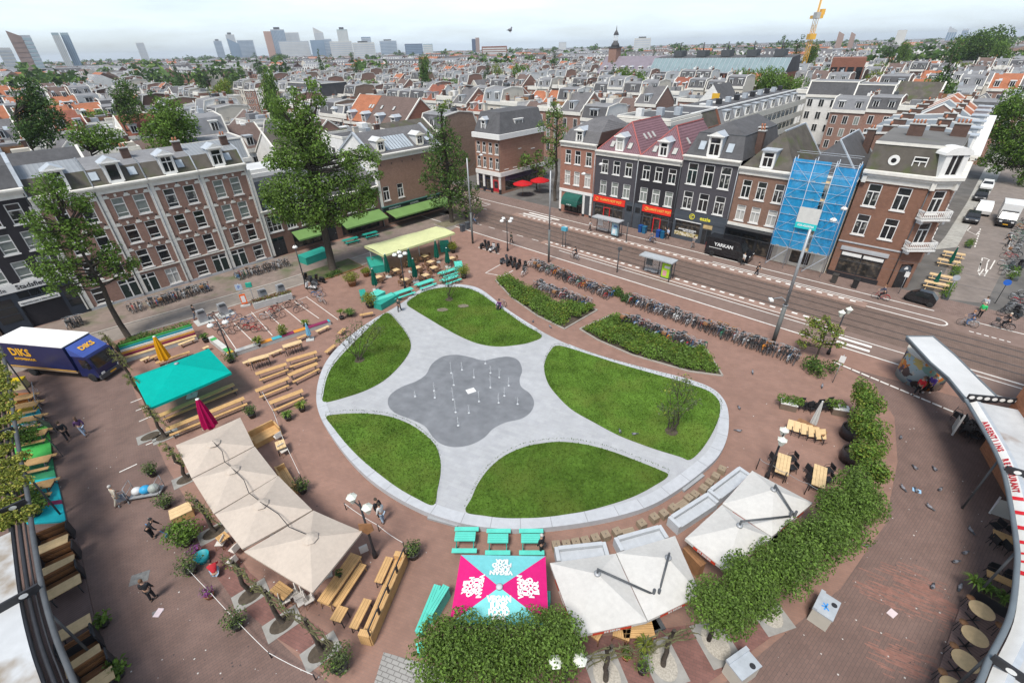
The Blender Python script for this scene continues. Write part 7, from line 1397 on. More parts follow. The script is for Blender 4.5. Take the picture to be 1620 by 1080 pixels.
 #  CLIPPED LIMES, BARE POLLARDS, TREE PITS
GRAVEL=mat('pale_gravel',(.36,.33,.28),.95,.3,14,world=True);PITC=mat('pit_frame_concrete',(.27,.26,.24),.9,.15,2,world=True);LIME=leafmat('leaf_lime_tree',(.125,.195,.042),.5)
def pit(u,v,sx=1.7,sy=1.1,a=.7,fill=SOIL):
 p=G(u,v);b=MB();M=Rz(a,(p.x,p.y,0));q=MB();q.box(-sx/2,sx/2,-sy/2,sy/2,0,.03,0);q.lathe([(1,.031),(1,.035)],18,(0,0,0),1,False,sx*.37,sy*.4);q.lathe([(1,.036),(.6,.06),(.001,.07)],18,(0,0,0),1,False,sx*.36,sy*.39);b.join(q,M);struct('tree_pit',b,[PITC,fill])
for i,(u,v) in enumerate(((508,1030),(447,986),(397,941),(339,842),(296,757),(262,690),(238,690))):pit(u,v)
for u,v in((960,1068),(1049,1048),(1132,1016),(1215,968)):pit(u,v,1.6,2.0,.25,GRAVEL)
def clipped(lab,u,v,z,r,rz_,n,grp,leaf=(LIME,LEAF4),sz=.17,seed=0):
 rg=random.Random(seed);p=G(u,v,z);t=thing('clipped_lime_tree',lab,'tree',(p.x,p.y,0),0,grp);b=MB();w_=MB();w_.bar((0,0,0),(0,0,z),.11,.07,7)
 for k in range(9):a=k*2.4;q=(r*.55*cos(a)*(k>0),r*.55*sin(a)*(k>0),z+rg.uniform(-.45,.45)*rz_*1.2);leaf_cloud(b,q,r*rg.uniform(.52,.76),n//9,sz*rg.uniform(.85,1.15),rg,rz_/r,(0,1) if k%3 else(2,0),shell=.35);limb(w_,(0,0,z*.7),q,.05,.015,rg,2,.1,0,5)
 obj('crown',b,list(leaf)+[LEAF1],t);obj('trunk',w_,BARK,t)
for i,(u,v,r) in enumerate(((712,1030,1.45),(790,1035,1.5),(868,1022,1.4))):clipped('clipped lime crown below the pink and aqua parasol, '+['left end','middle','right end'][i]+' of the short hedge',u,v,3.0,r,1.25,7000,None,sz=.14,seed=i)
for i,(u,v,r) in enumerate(((1143,958,1.32),(1190,925,1.3),(1240,890,1.36),(1288,853,1.36),(1333,815,1.3),(1364,783,1.2))):clipped('clipped lime of the long hedge beside the white parasols, '+['lowest, over the gravel pit','second from the lower end','third from the lower end','third from the upper end','second from the upper end','topmost'][i],u,v,3.1,r,1.35,6600,None,sz=.135,seed=9+i)
for i,(u,v,r) in enumerate(((1383,748,.75),(1372,715,.85),(1383,690,.85),(1368,665,.8),(1376,642,.8),(1366,622,.7))):clipped('slim clipped lime of the narrow hedge beside the round planters, '+['lowest','second from below','third from below','third from above','second from above','topmost'][i],u,v,2.6,r,.95,1500,None,(LEAF4,LEAF3),.17,20+i)
def pollard(lab,u,v,H_,seed,leafn,arms=9,span=2.2,dirn=None,grp=None,lean=(0,0)):
 rg=random.Random(seed);p=G(u,v);t=thing('pollard_tree',lab,'tree',p,0,grp);w_=MB();b=MB();limb(w_,(0,0,0),(lean[0],lean[1],H_),.13,.08,rg,5,.05,0,8);d=dirn or LDIR
 for k in range(arms):
  s_=1 if k%2 else-1;z=H_*(.62+.4*(k//2)/(arms/2));L=span*rg.uniform(.7,1.1);pts=[Vector((lean[0],lean[1],z))+d*s_*L*q/5+Vector((rg.gauss(0,.06),rg.gauss(0,.06),.16*sin(q*.9)+rg.gauss(0,.04))) for q in range(6)];w_.tube(pts,.05,6,1,rs=[.045-.005*q for q in range(6)])
  for q in pts[1:]:
   for _ in range(3):e=q+Vector((rg.gauss(0,.1),rg.gauss(0,.1),rg.uniform(.05,.25)));w_.bar(q,e,.014,.006,4,1)
   if leafn:leaf_cloud(b,q,.17,max(1,leafn//2),.11,rg,.8,shell=.1)
 if leafn:obj('young_leaves',b,[LEAF3,LEAF4],t)
 obj('trunk',w_,[BARK,BARKG],t)
rowd=(G(508,1029)-G(397,940)).normalized()
for i,(u,v,ln) in enumerate(((508,1030,0),(447,985,1),(397,940,3),(340,842,9),(296,757,12),(262,692,13),(232,640,14),(207,600,12),(190,572,8))):pollard('trained pollard tree in the row along the left lane, '+['last one by the pine furniture','second from the pine furniture end','third from the pine furniture end','beside the citrus barrel','beside the loaded handcart','beside the magenta parasol','beside the turquoise parasol','beside the truck front','nearest the truck'][i],u,v,3.0,60+i,ln,8,1.5,rowd)
pollard('bare pollard with mossy arms at the bottom edge, left one',958,1076,3.2,80,0,8,1.3,Vector((.98,.15,0)));pollard('bare pollard with mossy arms over the square gravel pit',1049,1052,3.2,81,0,8,1.35,Vector((.96,.25,0)))
#  CANOPIES OF THE CURVED BUILDINGS
ZC=4.2
LTUBE=[G(u,v,ZC) for u,v in((0,548),(10,583),(17,625),(28.5,702.6),(43,780),(51.6,842),(67,931),(86,999.5),(106,1051),(128,1102),(170,1180))];LTUBE=cr_spline(LTUBE,4,False)
M_ROOF=mat('stained_white_membrane',(.44,.45,.455),.75,.08,.3,world=True,col2=(.16,.10,.035),cs=.3,lo=.56,hi=.68,s2=2,v2=.05)
def offset_line(L,d):
 o=[]
 for i,p in enumerate(L):a=L[max(i-1,0)];c=L[min(i+1,len(L)-1)];e=(c-a).normalized();o.append(p+Vector((e.y,-e.x,0))*d)
 return o
t=thing('canopy','steel edged canopy with white roof and ivy pergola at the left picture edge','canopy',(0,0,0));b=MB();b.tube(LTUBE,.11,10);obj('edge_tube',b,DARKM,t)
A=offset_line(LTUBE,.5);B=offset_line(LTUBE,.8);b=MB()
for L_,r in((A,.09),(B,.12),(offset_line(LTUBE,.28),.04)):b.tube([p+Vector((0,0,-.15)) for p in L_],r,6)
obj('gutter',b,BLACKM,t);b=MB();C_=offset_line(LTUBE,9);k0=19
for i in range(k0,len(B)-1):b.quad(C_[i],B[i],B[i+1],C_[i+1]);b.quad(B[i]-Vector((0,0,.3)),B[i+1]-Vector((0,0,.3)),B[i+1],B[i])
obj('roof_panel',b,M_ROOF,t);b=MB();D_=offset_line(LTUBE,5);rg=random.Random(2)
for i in range(0,k0,2):b.bar(LTUBE[i],D_[i],.05,None,4)
for L_ in(offset_line(LTUBE,1.6),offset_line(LTUBE,2.8),offset_line(LTUBE,4.0)):b.tube(L_[:k0],.06,4)
obj('pergola_slats',b,WOODD,t);b=MB()
for i in range(0,k0):
 for o_ in(.4,.85,1.35,2.0,2.8):
  if rg.random()<.86:q=offset_line(LTUBE,o_)[i];leaf_cloud(b,q+Vector((rg.gauss(0,.3),rg.gauss(0,.3),.1)),.6,300,.19,rg,.4,shell=.1)
obj('ivy',b,[LEAF3,mat('leaf_lemon',(.34,.32,.06),.6,.2,1,island=.3,trans=.2)],t);b=MB()
def holed_beam(b,p,q,h=.42,n=9,mw=1):
 d=q-p;L=d.length;d.normalize();s_=Vector((-d.y,d.x,0))*.05;z=Vector((0,0,h));b.add([tuple(x) for x in(p-s_,q-s_,q+s_,p+s_,p-s_+z,q-s_+z,q+s_+z,p+s_+z)],[(0,3,2,1),(4,5,6,7),(0,1,5,4),(1,2,6,5),(2,3,7,6),(3,0,4,7)],0)
 for f in(1,-1):
  for k in range(n):c=p+d*(L*(k+.5)/n)+z*.5+s_*1.06*f;b.add([tuple(c+d*(.16*cos(a*pi/5))+Vector((0,0,.13*sin(a*pi/5)))) for a in range(10)],[tuple(range(10))[::-f]],1)
i=min(range(len(LTUBE)),key=lambda k:(LTUBE[k]-G(62,930,ZC)).length);holed_beam(b,LTUBE[i],C_[i],n=8);obj('cross_beam',b,[BLACKM,WHITE],t);b=MB();i2=min(range(len(LTUBE)),key=lambda k:(LTUBE[k]-G(45,800,ZC)).length);holed_beam(b,LTUBE[i2],C_[i2],n=8);obj('cross_beam',b,[BLACKM,WHITE],t);b=MB();i3=min(range(len(LTUBE)),key=lambda k:(LTUBE[k]-G(20,690,ZC)).length);holed_beam(b,LTUBE[i3],D_[i3],n=8);obj('cross_beam',b,[BLACKM,WHITE],t)
for k in(2,14,26):b=MB();b.bar(LTUBE[k]-Vector((0,0,ZC)),LTUBE[k],.06,None,6);obj('post',b,DARKM,t)
t=thing('canopy','curved canopy with white flat tip, red lettered band and rust stained roof at the right','canopy',(0,0,0))
tip=[G(u,v,ZC) for u,v in((1434,532),(1472,573),(1500,597),(1528,631),(1582,632),(1550,601),(1511,562),(1476,532))];b=MB();b.prism(tip,ZC-.3,ZC,1,0);[b.bar(p,q,.07,None,5,1) for p,q in zip(tip,tip[1:]+tip[:1])];obj('tip_slab',b,[R_WHITE,mat('blue_grey_steel',(.12,.14,.155),.5,.12,1)],t)
RT=cr_spline([G(u,v,ZC) for u,v in((1528,632),(1566,698),(1587,745),(1599,799),(1607.7,856),(1609,893),(1599,971),(1564.6,1043),(1549,1080),(1500,1170))],5,False)
b=MB();b.tube(RT,.11,10);obj('edge_tube',b,bpy.data.materials['blue_grey_steel'],t);R1=offset_line(RT,-.2);R2=offset_line(RT,-.55);R3=offset_line(RT,-.75);R4=offset_line(RT,-8);b=MB()
for i in range(len(RT)-1):b.quad(R1[i]+Vector((0,0,-.25)),R1[i+1]+Vector((0,0,-.25)),R2[i+1]+Vector((0,0,.05)),R2[i]+Vector((0,0,.05)),0);b.quad(R2[i]+Vector((0,0,.05)),R2[i+1]+Vector((0,0,.05)),R3[i+1]+Vector((0,0,.05)),R3[i]+Vector((0,0,.05)),1)
sb=obj('sign_band',b,[WHITE,LEAD],t);txt='ARGENTIJNS  RESTAURANT';q=[0]
for i in range(1,len(RT)):q.append(q[-1]+(R1[i]-R1[i-1]).length)
RED_L=paint((.45,.02,.03),.5,name='red_lettering')
for k,ch in enumerate(txt):
 if ch==' ':continue
 s_=2.2+k*.28;i=max(j for j in range(len(q)) if q[j]<=s_);d=(R1[min(i+1,len(RT)-1)]-R1[i]).normalized();c=R1[i].lerp(R2[i],.5)+d*(s_-q[i])+Vector((0,0,-.08));up=(R2[i]+Vector((0,0,.3))-R1[i]).normalized();n=d.cross(up);
 if n.z<0:n=-n;d=-d
 d2=up.cross(n).normalized();me=text_mesh(ch,.36,bold=.012).copy();me.materials.clear();me.materials.append(RED_L);o=link('lettering',me,sb);o.matrix_local=Matrix.Translation(c+n*.02)@Matrix((d2,up,n)).transposed().to_4x4()
b=MB()
for i in range(len(RT)-1):
 if i%2 and 760<(PX(RT[i]) or(0,0))[1]<905:
  d=(R1[i+1]-R1[i]);a=R1[i]+Vector((0,0,-.23));c=R2[i]+Vector((0,0,.04));z=Vector((0,0,.02));b.quad(a+z,a+d*.5+z,c+d*.8+z,c+d*.3+z)
obj('red_stripe',b,paint((.6,.02,.03),.6),t);b=MB()
for i in range(len(RT)-1):b.quad(R3[i],R3[i+1],R4[i+1],R4[i])
obj('roof_panel',b,mat('rust_stained_membrane',(.42,.43,.435),.75,.1,.35,world=True,col2=(.15,.075,.025),cs=.33,lo=.56,hi=.70,s2=2,v2=.06),t);b=MB();holed_beam(b,RT[0]+Vector((0,0,.05)),G(1625,640,ZC),n=8);obj('cross_beam',b,[BLACKM,WHITE],t);b=MB()
i=min(range(len(RT)),key=lambda k:(RT[k]-G(1590,747,ZC)).length);holed_beam(b,RT[i],R4[i],n=8);obj('cross_beam',b,[BLACKM,WHITE],t);b=MB();i=min(range(len(RT)),key=lambda k:(RT[k]-G(1572,1040,ZC)).length);holed_beam(b,RT[i],R4[i],n=7);obj('cross_beam',b,[BLACKM,WHITE],t)
for k in(8,22,34):b=MB();b.bar(RT[k]-Vector((0,0,ZC)),RT[k],.06,None,6);obj('post',b,DARKM,t)
p=G(1592,622,ZC);t=thing('brick_building','orange brick corner of the curved building above the right canopy','building',(p.x,p.y,0));P=[G(u,v,ZC)-Vector((p.x,p.y,ZC)) for u,v in((1602,636),(1690,565),(1900,640),(1672,735))];b=MB();b.prism([(q.x,q.y) for q in P],0,6.4);obj('wall',b,brickmat('bright_orange_brick',(.45,.19,.10)),t);b=MB();b.prism([(q.x,q.y) for q in P],6.405,6.6);obj('roof',b,R_GREY,t)
p=G(1453,600);t=thing('mural_drum','round drum kiosk painted with a colourful mural under the canopy tip','kiosk',p);b=MB();b.lathe([(1.62,0),(1.62,2.5)],32);mm=bpy.data.materials.new('mural_paint');mm.use_nodes=True;nt=mm.node_tree;vo=nt.nodes.new('ShaderNodeTexVoronoi');vo.inputs['Scale'].default_value=3.6;no=nt.nodes.new('ShaderNodeTexNoise');no.inputs['Scale'].default_value=1.6;tcn=nt.nodes.new('ShaderNodeTexCoord');mx_=nt.nodes.new('ShaderNodeMix');mx_.data_type='VECTOR';mx_.inputs[0].default_value=.6
nt.links.new(tcn.outputs['Object'],no.inputs[0]);nt.links.new(tcn.outputs['Object'],mx_.inputs[4]);nt.links.new(no.outputs['Color'],mx_.inputs[5]);nt.links.new(mx_.outputs[1],vo.inputs[0]);rp_=nt.nodes.new('ShaderNodeValToRGB');rp_.color_ramp.interpolation='CONSTANT';sep=nt.nodes.new('ShaderNodeSeparateColor');nt.links.new(vo.outputs['Color'],sep.inputs[0]);nt.links.new(sep.outputs[0],rp_.inputs[0])
for k,c in enumerate(((.42,.42,.38),(.07,.10,.22),(.55,.18,.03),(.30,.38,.40),(.48,.35,.10),(.08,.06,.06),(.16,.28,.24),(.5,.5,.46))):
 e=rp_.color_ramp.elements[k] if k<2 else rp_.color_ramp.elements.new(k/8);e.position=k/8;e.color=c+(1,)
nt.links.new(rp_.outputs[0],nt.nodes['Principled BSDF'].inputs['Base Color']);obj('mural_wall',b,mm,t);b=MB();b.lathe([(1.65,2.5),(1.67,2.62),(1.57,2.6),(.001,2.56)],32);obj('roof',b,[P_CREAM],t)
#  LEFT TERRACES
b=MB();edge=[(56,622),(63,648),(78,684),(86,739),(96,780),(106,826)];inner=[(10,625),(14,660),(22,700),(30,750),(36,790),(44,830)]
cols=[(.30,.10,.03),(.62,.22,.02),(.55,.40,.04),(.02,.30,.36),(.65,.66,.66),(.12,.48,.08),(.06,.40,.08),(.03,.22,.10),(.01,.38,.42),(.01,.40,.46),(.22,.02,.08),(.01,.40,.46)]
E_=cr_spline([G(*p) for p in edge],8,False);I_=cr_spline([G(*p) for p in inner],8,False);n=len(E_)-1;fr=[0,.10,.16,.2,.3,.36,.45,.56,.68,.78,.86,.885,1]
for k in range(12):
 i0,i1=int(fr[k]*n),max(int(fr[k]*n)+1,int(fr[k+1]*n));poly=E_[i0:i1+1]+I_[i0:i1+1][::-1];b.prism([(p.x,p.y) for p in poly],0,.14,k)
struct('painted_deck',b,[paint(c,.6,.12,'deck_paint') for c in cols])
for i,(u,v) in enumerate(((35,634),(42,646),(47,668),(54,692),(58,735),(61,775))):picnic('pine picnic table on the painted deck '+['by the yellow box','on the orange stripe','on the blue stripe','on the green stripe','beside the big potted bush','at the turquoise end'][i],u,v,.35,1.9,WOOD,'pine picnic tables on the painted deck',DARKM)
b=MB();poly=[G(*p) for p in((46,838),(122,850),(132,890),(141,934),(152,985),(172,1045),(190,1110),(60,1110))];tri_poly(b,poly,.12)
for p,q in zip(poly,poly[1:]+poly[:1]):b.quad((p.x,p.y,0),(q.x,q.y,0),(q.x,q.y,.12),(p.x,p.y,.12))
struct('booth_deck',b,mat('brown_deck_boards',(.13,.085,.075),.7,.15,2,kind='wave',dir='X',ws=2.2,col2=(.1,.065,.058),world=True,rot=(0,0,.75)))
SLAT=mat('slatted_brown_wood',(.27,.125,.05),.55,.2,2,kind='wave',dir='Y',ws=5,col2=(.12,.055,.025))
for i,(a,c) in enumerate((((57,873),(108,851)),((64,909),(118,884)),((70,946),(128,914)),((90,1010),(144,978)),((104,1064),(160,1026)),((128,1098),(180,1062)))):
 p,q=G(*a,.8),G(*c,.8);d=q-p;t=thing('booth_table','pine booth table on the brown deck, '+['topmost','second from the top','third from the top','first below the gap','second below the gap','lowest at the picture edge'][i],'table',((p.x+q.x)/2,(p.y+q.y)/2,.12),atan2(d.y,d.x),'booth tables');board(t,d.length,.72,.74,WOODL,True,.05,BLACKM,.2,planks=2)
 t=thing('booth_bench','slatted brown booth bench on the brown deck, '+['topmost','second from the top','third from the top','first below the gap','second below the gap','lowest at the picture edge'][i],'bench',((p.x+q.x)/2,(p.y+q.y)/2,.12),atan2(d.y,d.x),'booth benches');L=d.length/2;s_=1 if i!=3 else-1;b=MB()
 for k in range(5):b.rbox((0,s_*(.62+k*.09),.42+.0*k),(2*L,.08,.04))
 for k in range(6):b.rbox((0,s_*(1.08+k*.02),.5+k*.1),(2*L,.03,.085))
 obj('slats',b,SLAT,t);b=MB();[b.box(x-.04,x+.04,min(s_*.55,s_*1.25),max(s_*.55,s_*1.25),0,1.05) for x in(-L,L)];b.box(-L,L,s_*1.22-.03,s_*1.22+.03,0,.9);obj('end_frame',b,BLACKM,t)
p=G(30,606,.5);t=thing('storage_box','bright yellow box with white front beside the orange deck end','box',(p.x,p.y,0),.3);b=MB();b.rbox((0,0,.4),(.9,.7,.8));b.rbox((0,0,.86),(.95,.75,.12),m=1);obj('box_body',b,[paint((.55,.50,.25),.5),paint((.75,.55,.01),.5)],t)
for i,(u,v,r) in enumerate(((48,702,1.0),(60,815,.9),(52,800,.8))):pot_plant('large potted bush on the painted deck, '+['on the green stripe','by the tan cloth','in the corner by the canopy post'][i],u,v,.35,.5,r,.9,n=700,leaf=(LEAF1,LEAF2),size=.2)
for i,(u0,v0,u1,v1) in enumerate(((60,618,66,648),(64,672,90,684),(84,706,100,722))):
 p,q=G(u0,v0),G(u1,v1);t=thing('barrier',['white crowd barrier at the orange deck end','dark trestle sign leaning at the deck edge, upper one','dark trestle sign leaning at the deck edge, lower one'][i],'barrier',p,0);d=q-p;b=MB();z=Vector((0,0,1));b.tube([(0,0,0),z,d+z,d],.03,5)
 if i==0:[b.bar(d*k/6,d*k/6+z,.012,None,4) for k in range(1,6)]
 else:b.quad((0,0,.15),d+Vector((0,0,.15)),d+z,z,1)
 obj('frame',b,[STEEL if i==0 else BLACKM,mat('chalk_board',(.05,.07,.06),.7,.2,2) if i==1 else DARKM],t)
b=MB();poly=[G(*p) for p in((1519,957),(1500,1010),(1477,1080),(1455,1140),(1640,1140),(1640,960),(1560,930))];b.prism([(p.x,p.y) for p in poly],0,.13);struct('round_table_deck',b,mat('pink_brown_deck_boards',(.23,.15,.125),.75,.14,2,kind='wave',dir='X',ws=1.8,col2=(.18,.115,.1),world=True,rot=(0,0,-.6)))
for i,(u,v) in enumerate(((1552,966),(1541,1007),(1526,1046),(1508,1090))):
 p=G(u,v,1.0);t=thing('round_table','round pale wood high table on the right deck, '+['topmost','second from the top','third from the top','cut by the picture edge'][i],'table',(p.x,p.y,.13));b=MB();b.lathe([(.001,.93),(.48,.93),(.5,.95),(.48,.97),(.001,.97)],24);obj('top',b,WOODL,t);b=MB();b.bar((0,0,0),(0,0,.93),.035);[b.bar((0,0,.05),(.4*cos(k*pi/2),.4*sin(k*pi/2),.01),.025) for k in range(4)];obj('pedestal',b,BLACKM,t)
 for k in(0,1):q=p+Vector((.75*cos(k*2.2-.9),.75*sin(k*2.2-.9),0));STO.put((q.x,q.y,.13),k,'dark bar stool at the round tables of the right deck','bar stools round tables')
t=slab('black planter box with ferns at the head of the right deck','planter','planter_box',[(1542,928),(1552,922),(1612,955),(1605,968)],.9,SOIL,solid=True,legm=BLACKM);b=MB();rg=random.Random(4)
for x in(-.8,-.2,.4,.9):
 for k in range(40):a=rg.random()*6.28;L=rg.uniform(.3,.7);q0=Vector((x,0,.88));q1=q0+Vector((L*.5*cos(a),L*.5*sin(a),.35));q2=q0+Vector((L*cos(a),L*sin(a),.2));s_=Vector((-sin(a),cos(a),0))*.04;b.quad(q0-s_,q0+s_,q1+s_,q1-s_);b.tri(q1-s_,q1+s_,q2)
obj('fern_fronds',b,LEAF4,t);slab('long orange brown counter with black chairs above the fern planter','table','plank_table',[(1558,906),(1566,902),(1618,925),(1612,934)],1.0,WOOD)
for k,u in enumerate((1572,1598)):p=G(u,905+k*11,.4);CH_B.put((p.x,p.y,0),2.6,'black chair at the orange brown counter by the fern planter','black chairs counter')
p,q=G(1565,812),G(1582,787);t=thing('screen_panel','grey screen panel with white post beside the right canopy','screen',p);d=q-p;b=MB();b.bar((0,0,.05),d+Vector((0,0,.05)),.07,None,4,1);e=G(1602,825)-p;b.quad((0,0,.05),e+Vector((0,0,.05)),e+Vector((0,0,1.3)),(0,0,1.3));obj('panel',b,[mat('screen_grey',(.4,.39,.36),.7,.1,1),WHITE],t)
p=G(1506,688);t=thing('screen_panel','white post and panel beside the pile of black chairs','screen',p,.9);b=MB();b.box(-.05,.05,-.05,.05,0,1.9);b.box(.05,1.0,-.02,.02,.1,1.2,1);obj('panel',b,[WHITE,bpy.data.materials['screen_grey']],t)
#  BENCHES AND BOXES LEFT OF THE LAWN
def seg_bench(label,a,c,H_,D_,colsq,z2=None,name='painted_bench',back=None):
 p,q=G(*a),G(*c);d=q-p;L=d.length;t=thing(name,label,'bench',p,atan2(d.y,d.x));b=MB();x=0;ms=[];rg=random.Random(int(a[0]))
 while x<L:
  w_=min(L-x,rg.uniform(.5,1.3));k=rg.randrange(len(colsq));b.box(x,x+w_-.01,-D_/2,D_/2,H_-.05,H_,k);x+=w_
 b.box(0,L,-D_/2+.02,D_/2-.02,0,H_-.051,len(colsq));obj('seat',b,[paint(cc,.6,.1,'bench_paint') for cc in colsq]+[paint((.42,.42,.40),.7,.12,'bench_grey')],t)
 if back:
  b=MB()
  for k,cc in enumerate(back):b.box(0,L,D_/2-.06+k*.12,D_/2+.04+k*.12,H_+k*.2,H_+(k+1)*.2-.012,k)
  obj('striped_back',b,[paint(cc,.6,.1,'bench_paint') for cc in back],t)
 return t
MULTI=[(.02,.22,.06),(.5,.48,.44),(.20,.02,.07),(.05,.33,.40),(.55,.22,.03),(.45,.45,.43)]
seg_bench('low mosaic coloured bench along the parking bays',(374,561),(523,512),.45,.55,MULTI);seg_bench('white and green painted planter wall beside the left lamp post',(336,540),(369,566),.6,.5,[(.5,.5,.46),(.5,.5,.46),(.05,.3,.08),(.55,.35,.05)])
t=seg_bench('rainbow striped bench with stepped back under the yellow parasol',(199,572),(313,536),.45,.5,[(.5,.36,.18)],back=[(.18,.02,.06),(.55,.28,.06),(.6,.6,.58),(.02,.25,.3),(.04,.32,.07)]);b=MB();L=10;d=G(313,536)-G(199,572);rg=random.Random(3)
for k in range(16):leaf_cloud(b,(d.length*(k+.5)/16,1.25+rg.gauss(0,.15),1.35),.42,60,.16,rg,.7,shell=.2)
obj('planting',b,[LEAF1,LEAF2],t)
for i,(a,c,m) in enumerate((((384,574),(404,566),WOODL),((425,560),(446,552),WOODL),((470,535),(488,528),WOOD),((500,524),(520,515),WOODL),((222,570),(236,564),WOODL),((237,566),(262,556),WOOD),((246,574),(300,556),WOOD),((282,545),(308,535),WOODL),((515,557),(530,545),WOOD),((536,527),(545,519),WOOD),((321,551),(330,547),WOODL),((569,498),(590,494),WOOD))):beer('short wooden bench '+['at the left end of the mosaic bench','left of the leafy fern pot','under the pale blue folded parasol','at the right end of the mosaic bench','at the left end of the rainbow bench','beside the yellow parasol','in front of the yellow parasol','at the right end of the rainbow bench','with orange legs by the lawn rim','beside the left lawn young tree','near the spiky agave','by the tall yellow green shrub'][i],'short_bench','bench',a,c,.4,.45,m,legm=WOODD)
p,q=G(404,490),G(464,473);d=q-p;t=thing('trough_planter','long concrete trough planter with rusty grasses by the parking bays','planter',p,atan2(d.y,d.x));b=MB();b.box(0,d.length,0,.8,0,.75);obj('trough',b,CONC,t);b=MB();rg=random.Random(5);[leaf_cloud(b,(d.length*(k+.5)/18,.4,.9),.34,60,.14,rg,.8,shell=.1) for k in range(18)];obj('grasses',b,[mat('rusty_grass',(.17,.09,.035),.8,.3,2,island=.4,trans=.2),LEAF3],t)
for i,(u,v) in enumerate(((419,474),(447,466),(356,497),(323,508))):p=G(u,v);t=thing('waste_column','grey steel underground waste column by the side street, '+['second from the bar terrace','nearest the bar terrace','second from the truck end','nearest the truck end'][i],'waste container',p,LANG,'grey waste columns');b=MB();b.rbox((0,0,.02),(1.7,1.7,.04));b.rbox((0,.1,.65),(.85,.8,1.25),m=1,taper=.92);b.rbox((0,-.2,1.2),(.6,.3,.25),m=2);obj('column',b,[CONC,STEEL,DARKM],t)
p=G(389,484);t=thing('roadside_barrier','orange and white striped barrier board by the side street','barrier',p,LANG-.3);b=MB();b.box(-.3,.3,-.03,.03,.3,1.5);b.box(-.2,.2,-.04,-.031,.5,1.3,1);b.box(-.5,.5,-.25,.25,0,.15,2);obj('board',b,[paint((.75,.13,.02),.5),WHITE,CONC],t)
for i,(u,v,cc,rr) in enumerate(((388,482,(.35,.42,.5),0),(404,480,(.02,.30,.22),1))):p=G(u,v);t=thing('street_sign',['square blue white parking sign on a pole by the waste columns','round green sign on a pole by the waste columns'][i],'sign',p,LANG-.5);b=MB();b.bar((0,0,0),(0,0,2.7),.035);obj('pole',b,STEEL,t);b=MB();b.box(-.35,.35,-.06,-.03,1.9,2.6) if not rr else b.rbox((0,-.05,2.4),(.6,.3,.5));s_=obj('sign_plate',b,paint(cc,.5),t);lettering('P',.5,paint((.02,.08,.35),.5),s_,(0,-.07,2.25)) if not rr else None
for i,(u,v,a) in enumerate(((1297,975,.75),(1168,1066,.45))):
 p=G(u,v);t=thing('utility_cabinet',['beige waste cabinet with grey lid and blue mark, beside the long hedge','beige waste cabinet with grey lid at the bottom picture edge'][i],'waste cabinet',p,a,'beige waste cabinets');b=MB();b.box(-.6,.6,-.42,.42,0,1.0);obj('body',b,mat('beige_steel',(.44,.41,.35),.6,.08,1) if i==0 else bpy.data.materials['beige_steel'],t);b=MB();b.box(-.63,.63,-.45,.25,1.0,1.06);b.box(-.63,.63,.25,.45,1.0,1.16);b.lathe([(.13,1.061),(.13,1.07)],14,(.25,-.25,0),1);obj('lid',b,[LEAD,BLACKM],t)
 if i==0:b=MB();[b.rbox((-.1+.12*cos(k),.0+.1*sin(k),1.065),(.2,.07,.004),k) for k in range(5)];obj('blue_mark',b,paint((.05,.25,.6),.5),t)
 #  LAMPS, POLES, SHELTERS
LGL=mat('milky_lantern_glass',(.62,.63,.55),.3,.1,2)
def lantern(b,c,d):
 b.lathe([(.12,-.3),(.26,.12),(.27,.14)],6,tuple(c),1,False);b.lathe([(.3,.14),(.2,.22),(.05,.34),(.02,.42)],6,tuple(c),2,False)
def lamp(label,u,v,H_,n=2,ang=0,dome=False,arm=.6):
 p=G(u,v);t=thing('street_lamp',label,'street lamp',p,ang);b=MB();b.lathe([(.16,0),(.14,.4),(.09,.5),(.07,1.2),(.055,H_)],8);[b.bar((0,0,H_-.25),(arm*cos(2*pi*k/n),arm*sin(2*pi*k/n),H_-.1),.035) for k in range(n)];b.bar((0,0,H_-.1),(0,0,H_+.25),.03);obj('pole',b,BLACKM,t)
 for k in range(n):
  c=Vector((arm*cos(2*pi*k/n),arm*sin(2*pi*k/n),H_));b=MB()
  if dome:b.lathe([(.3,-.1),(.28,.05),(.12,.2),(.001,.22)],12,tuple(c),1);b.lathe([(.06,.2),(.05,.35)],6,tuple(c),2)
  else:lantern(b,c,0)
  obj('lantern',b,[DARKM,LGL if not dome else WHITE,LGL if not dome else BLACKM],t)
lamp('black double lantern with a brown sign shield beside the beige parasols',594,880,4.6,2,-.6);p=G(594,880);t=thing('pub_shield','dark brown pointed sign shield hung on the double lantern by the beige parasols','sign',(p.x,p.y,2.2));b=MB();b.add([(-.35,-.12,.9),(.35,-.12,.9),(.4,-.12,.35),(0,-.12,0),(-.4,-.12,.35),(-.35,-.08,.9),(.35,-.08,.9),(.4,-.08,.35),(0,-.08,0),(-.4,-.08,.35)],[(0,4,3,2,1),(5,6,7,8,9)]+[(i,(i+1)%5,5+(i+1)%5,5+i) for i in range(5)]);obj('board',b,WOODD,t)
lamp('black double lantern between the white parasols and plank tables',1213,755,3.7,2,1.0,arm=.5);lamp('black lamp post with white dome lights among the cafe tables',641,456,4.4,4,.3,True);lamp('black lamp post with white dome lights over the mosaic planter wall',368,568,3.9,2,.5,True);lamp('black lamp post with white dome lights by the parked scooters',803,397,4.5,4,.6,True,.8);lamp('black double lantern behind the feathery small tree',1310,560,4.4,2,.5,arm=.55);lamp('black double lantern cut by the bottom edge, below the short hedge',893,1105,3.4,2,.05,arm=.5);lamp('black lamp post by the left tree pit and motorcycles',484,452,5.0,1,2,True,.15)
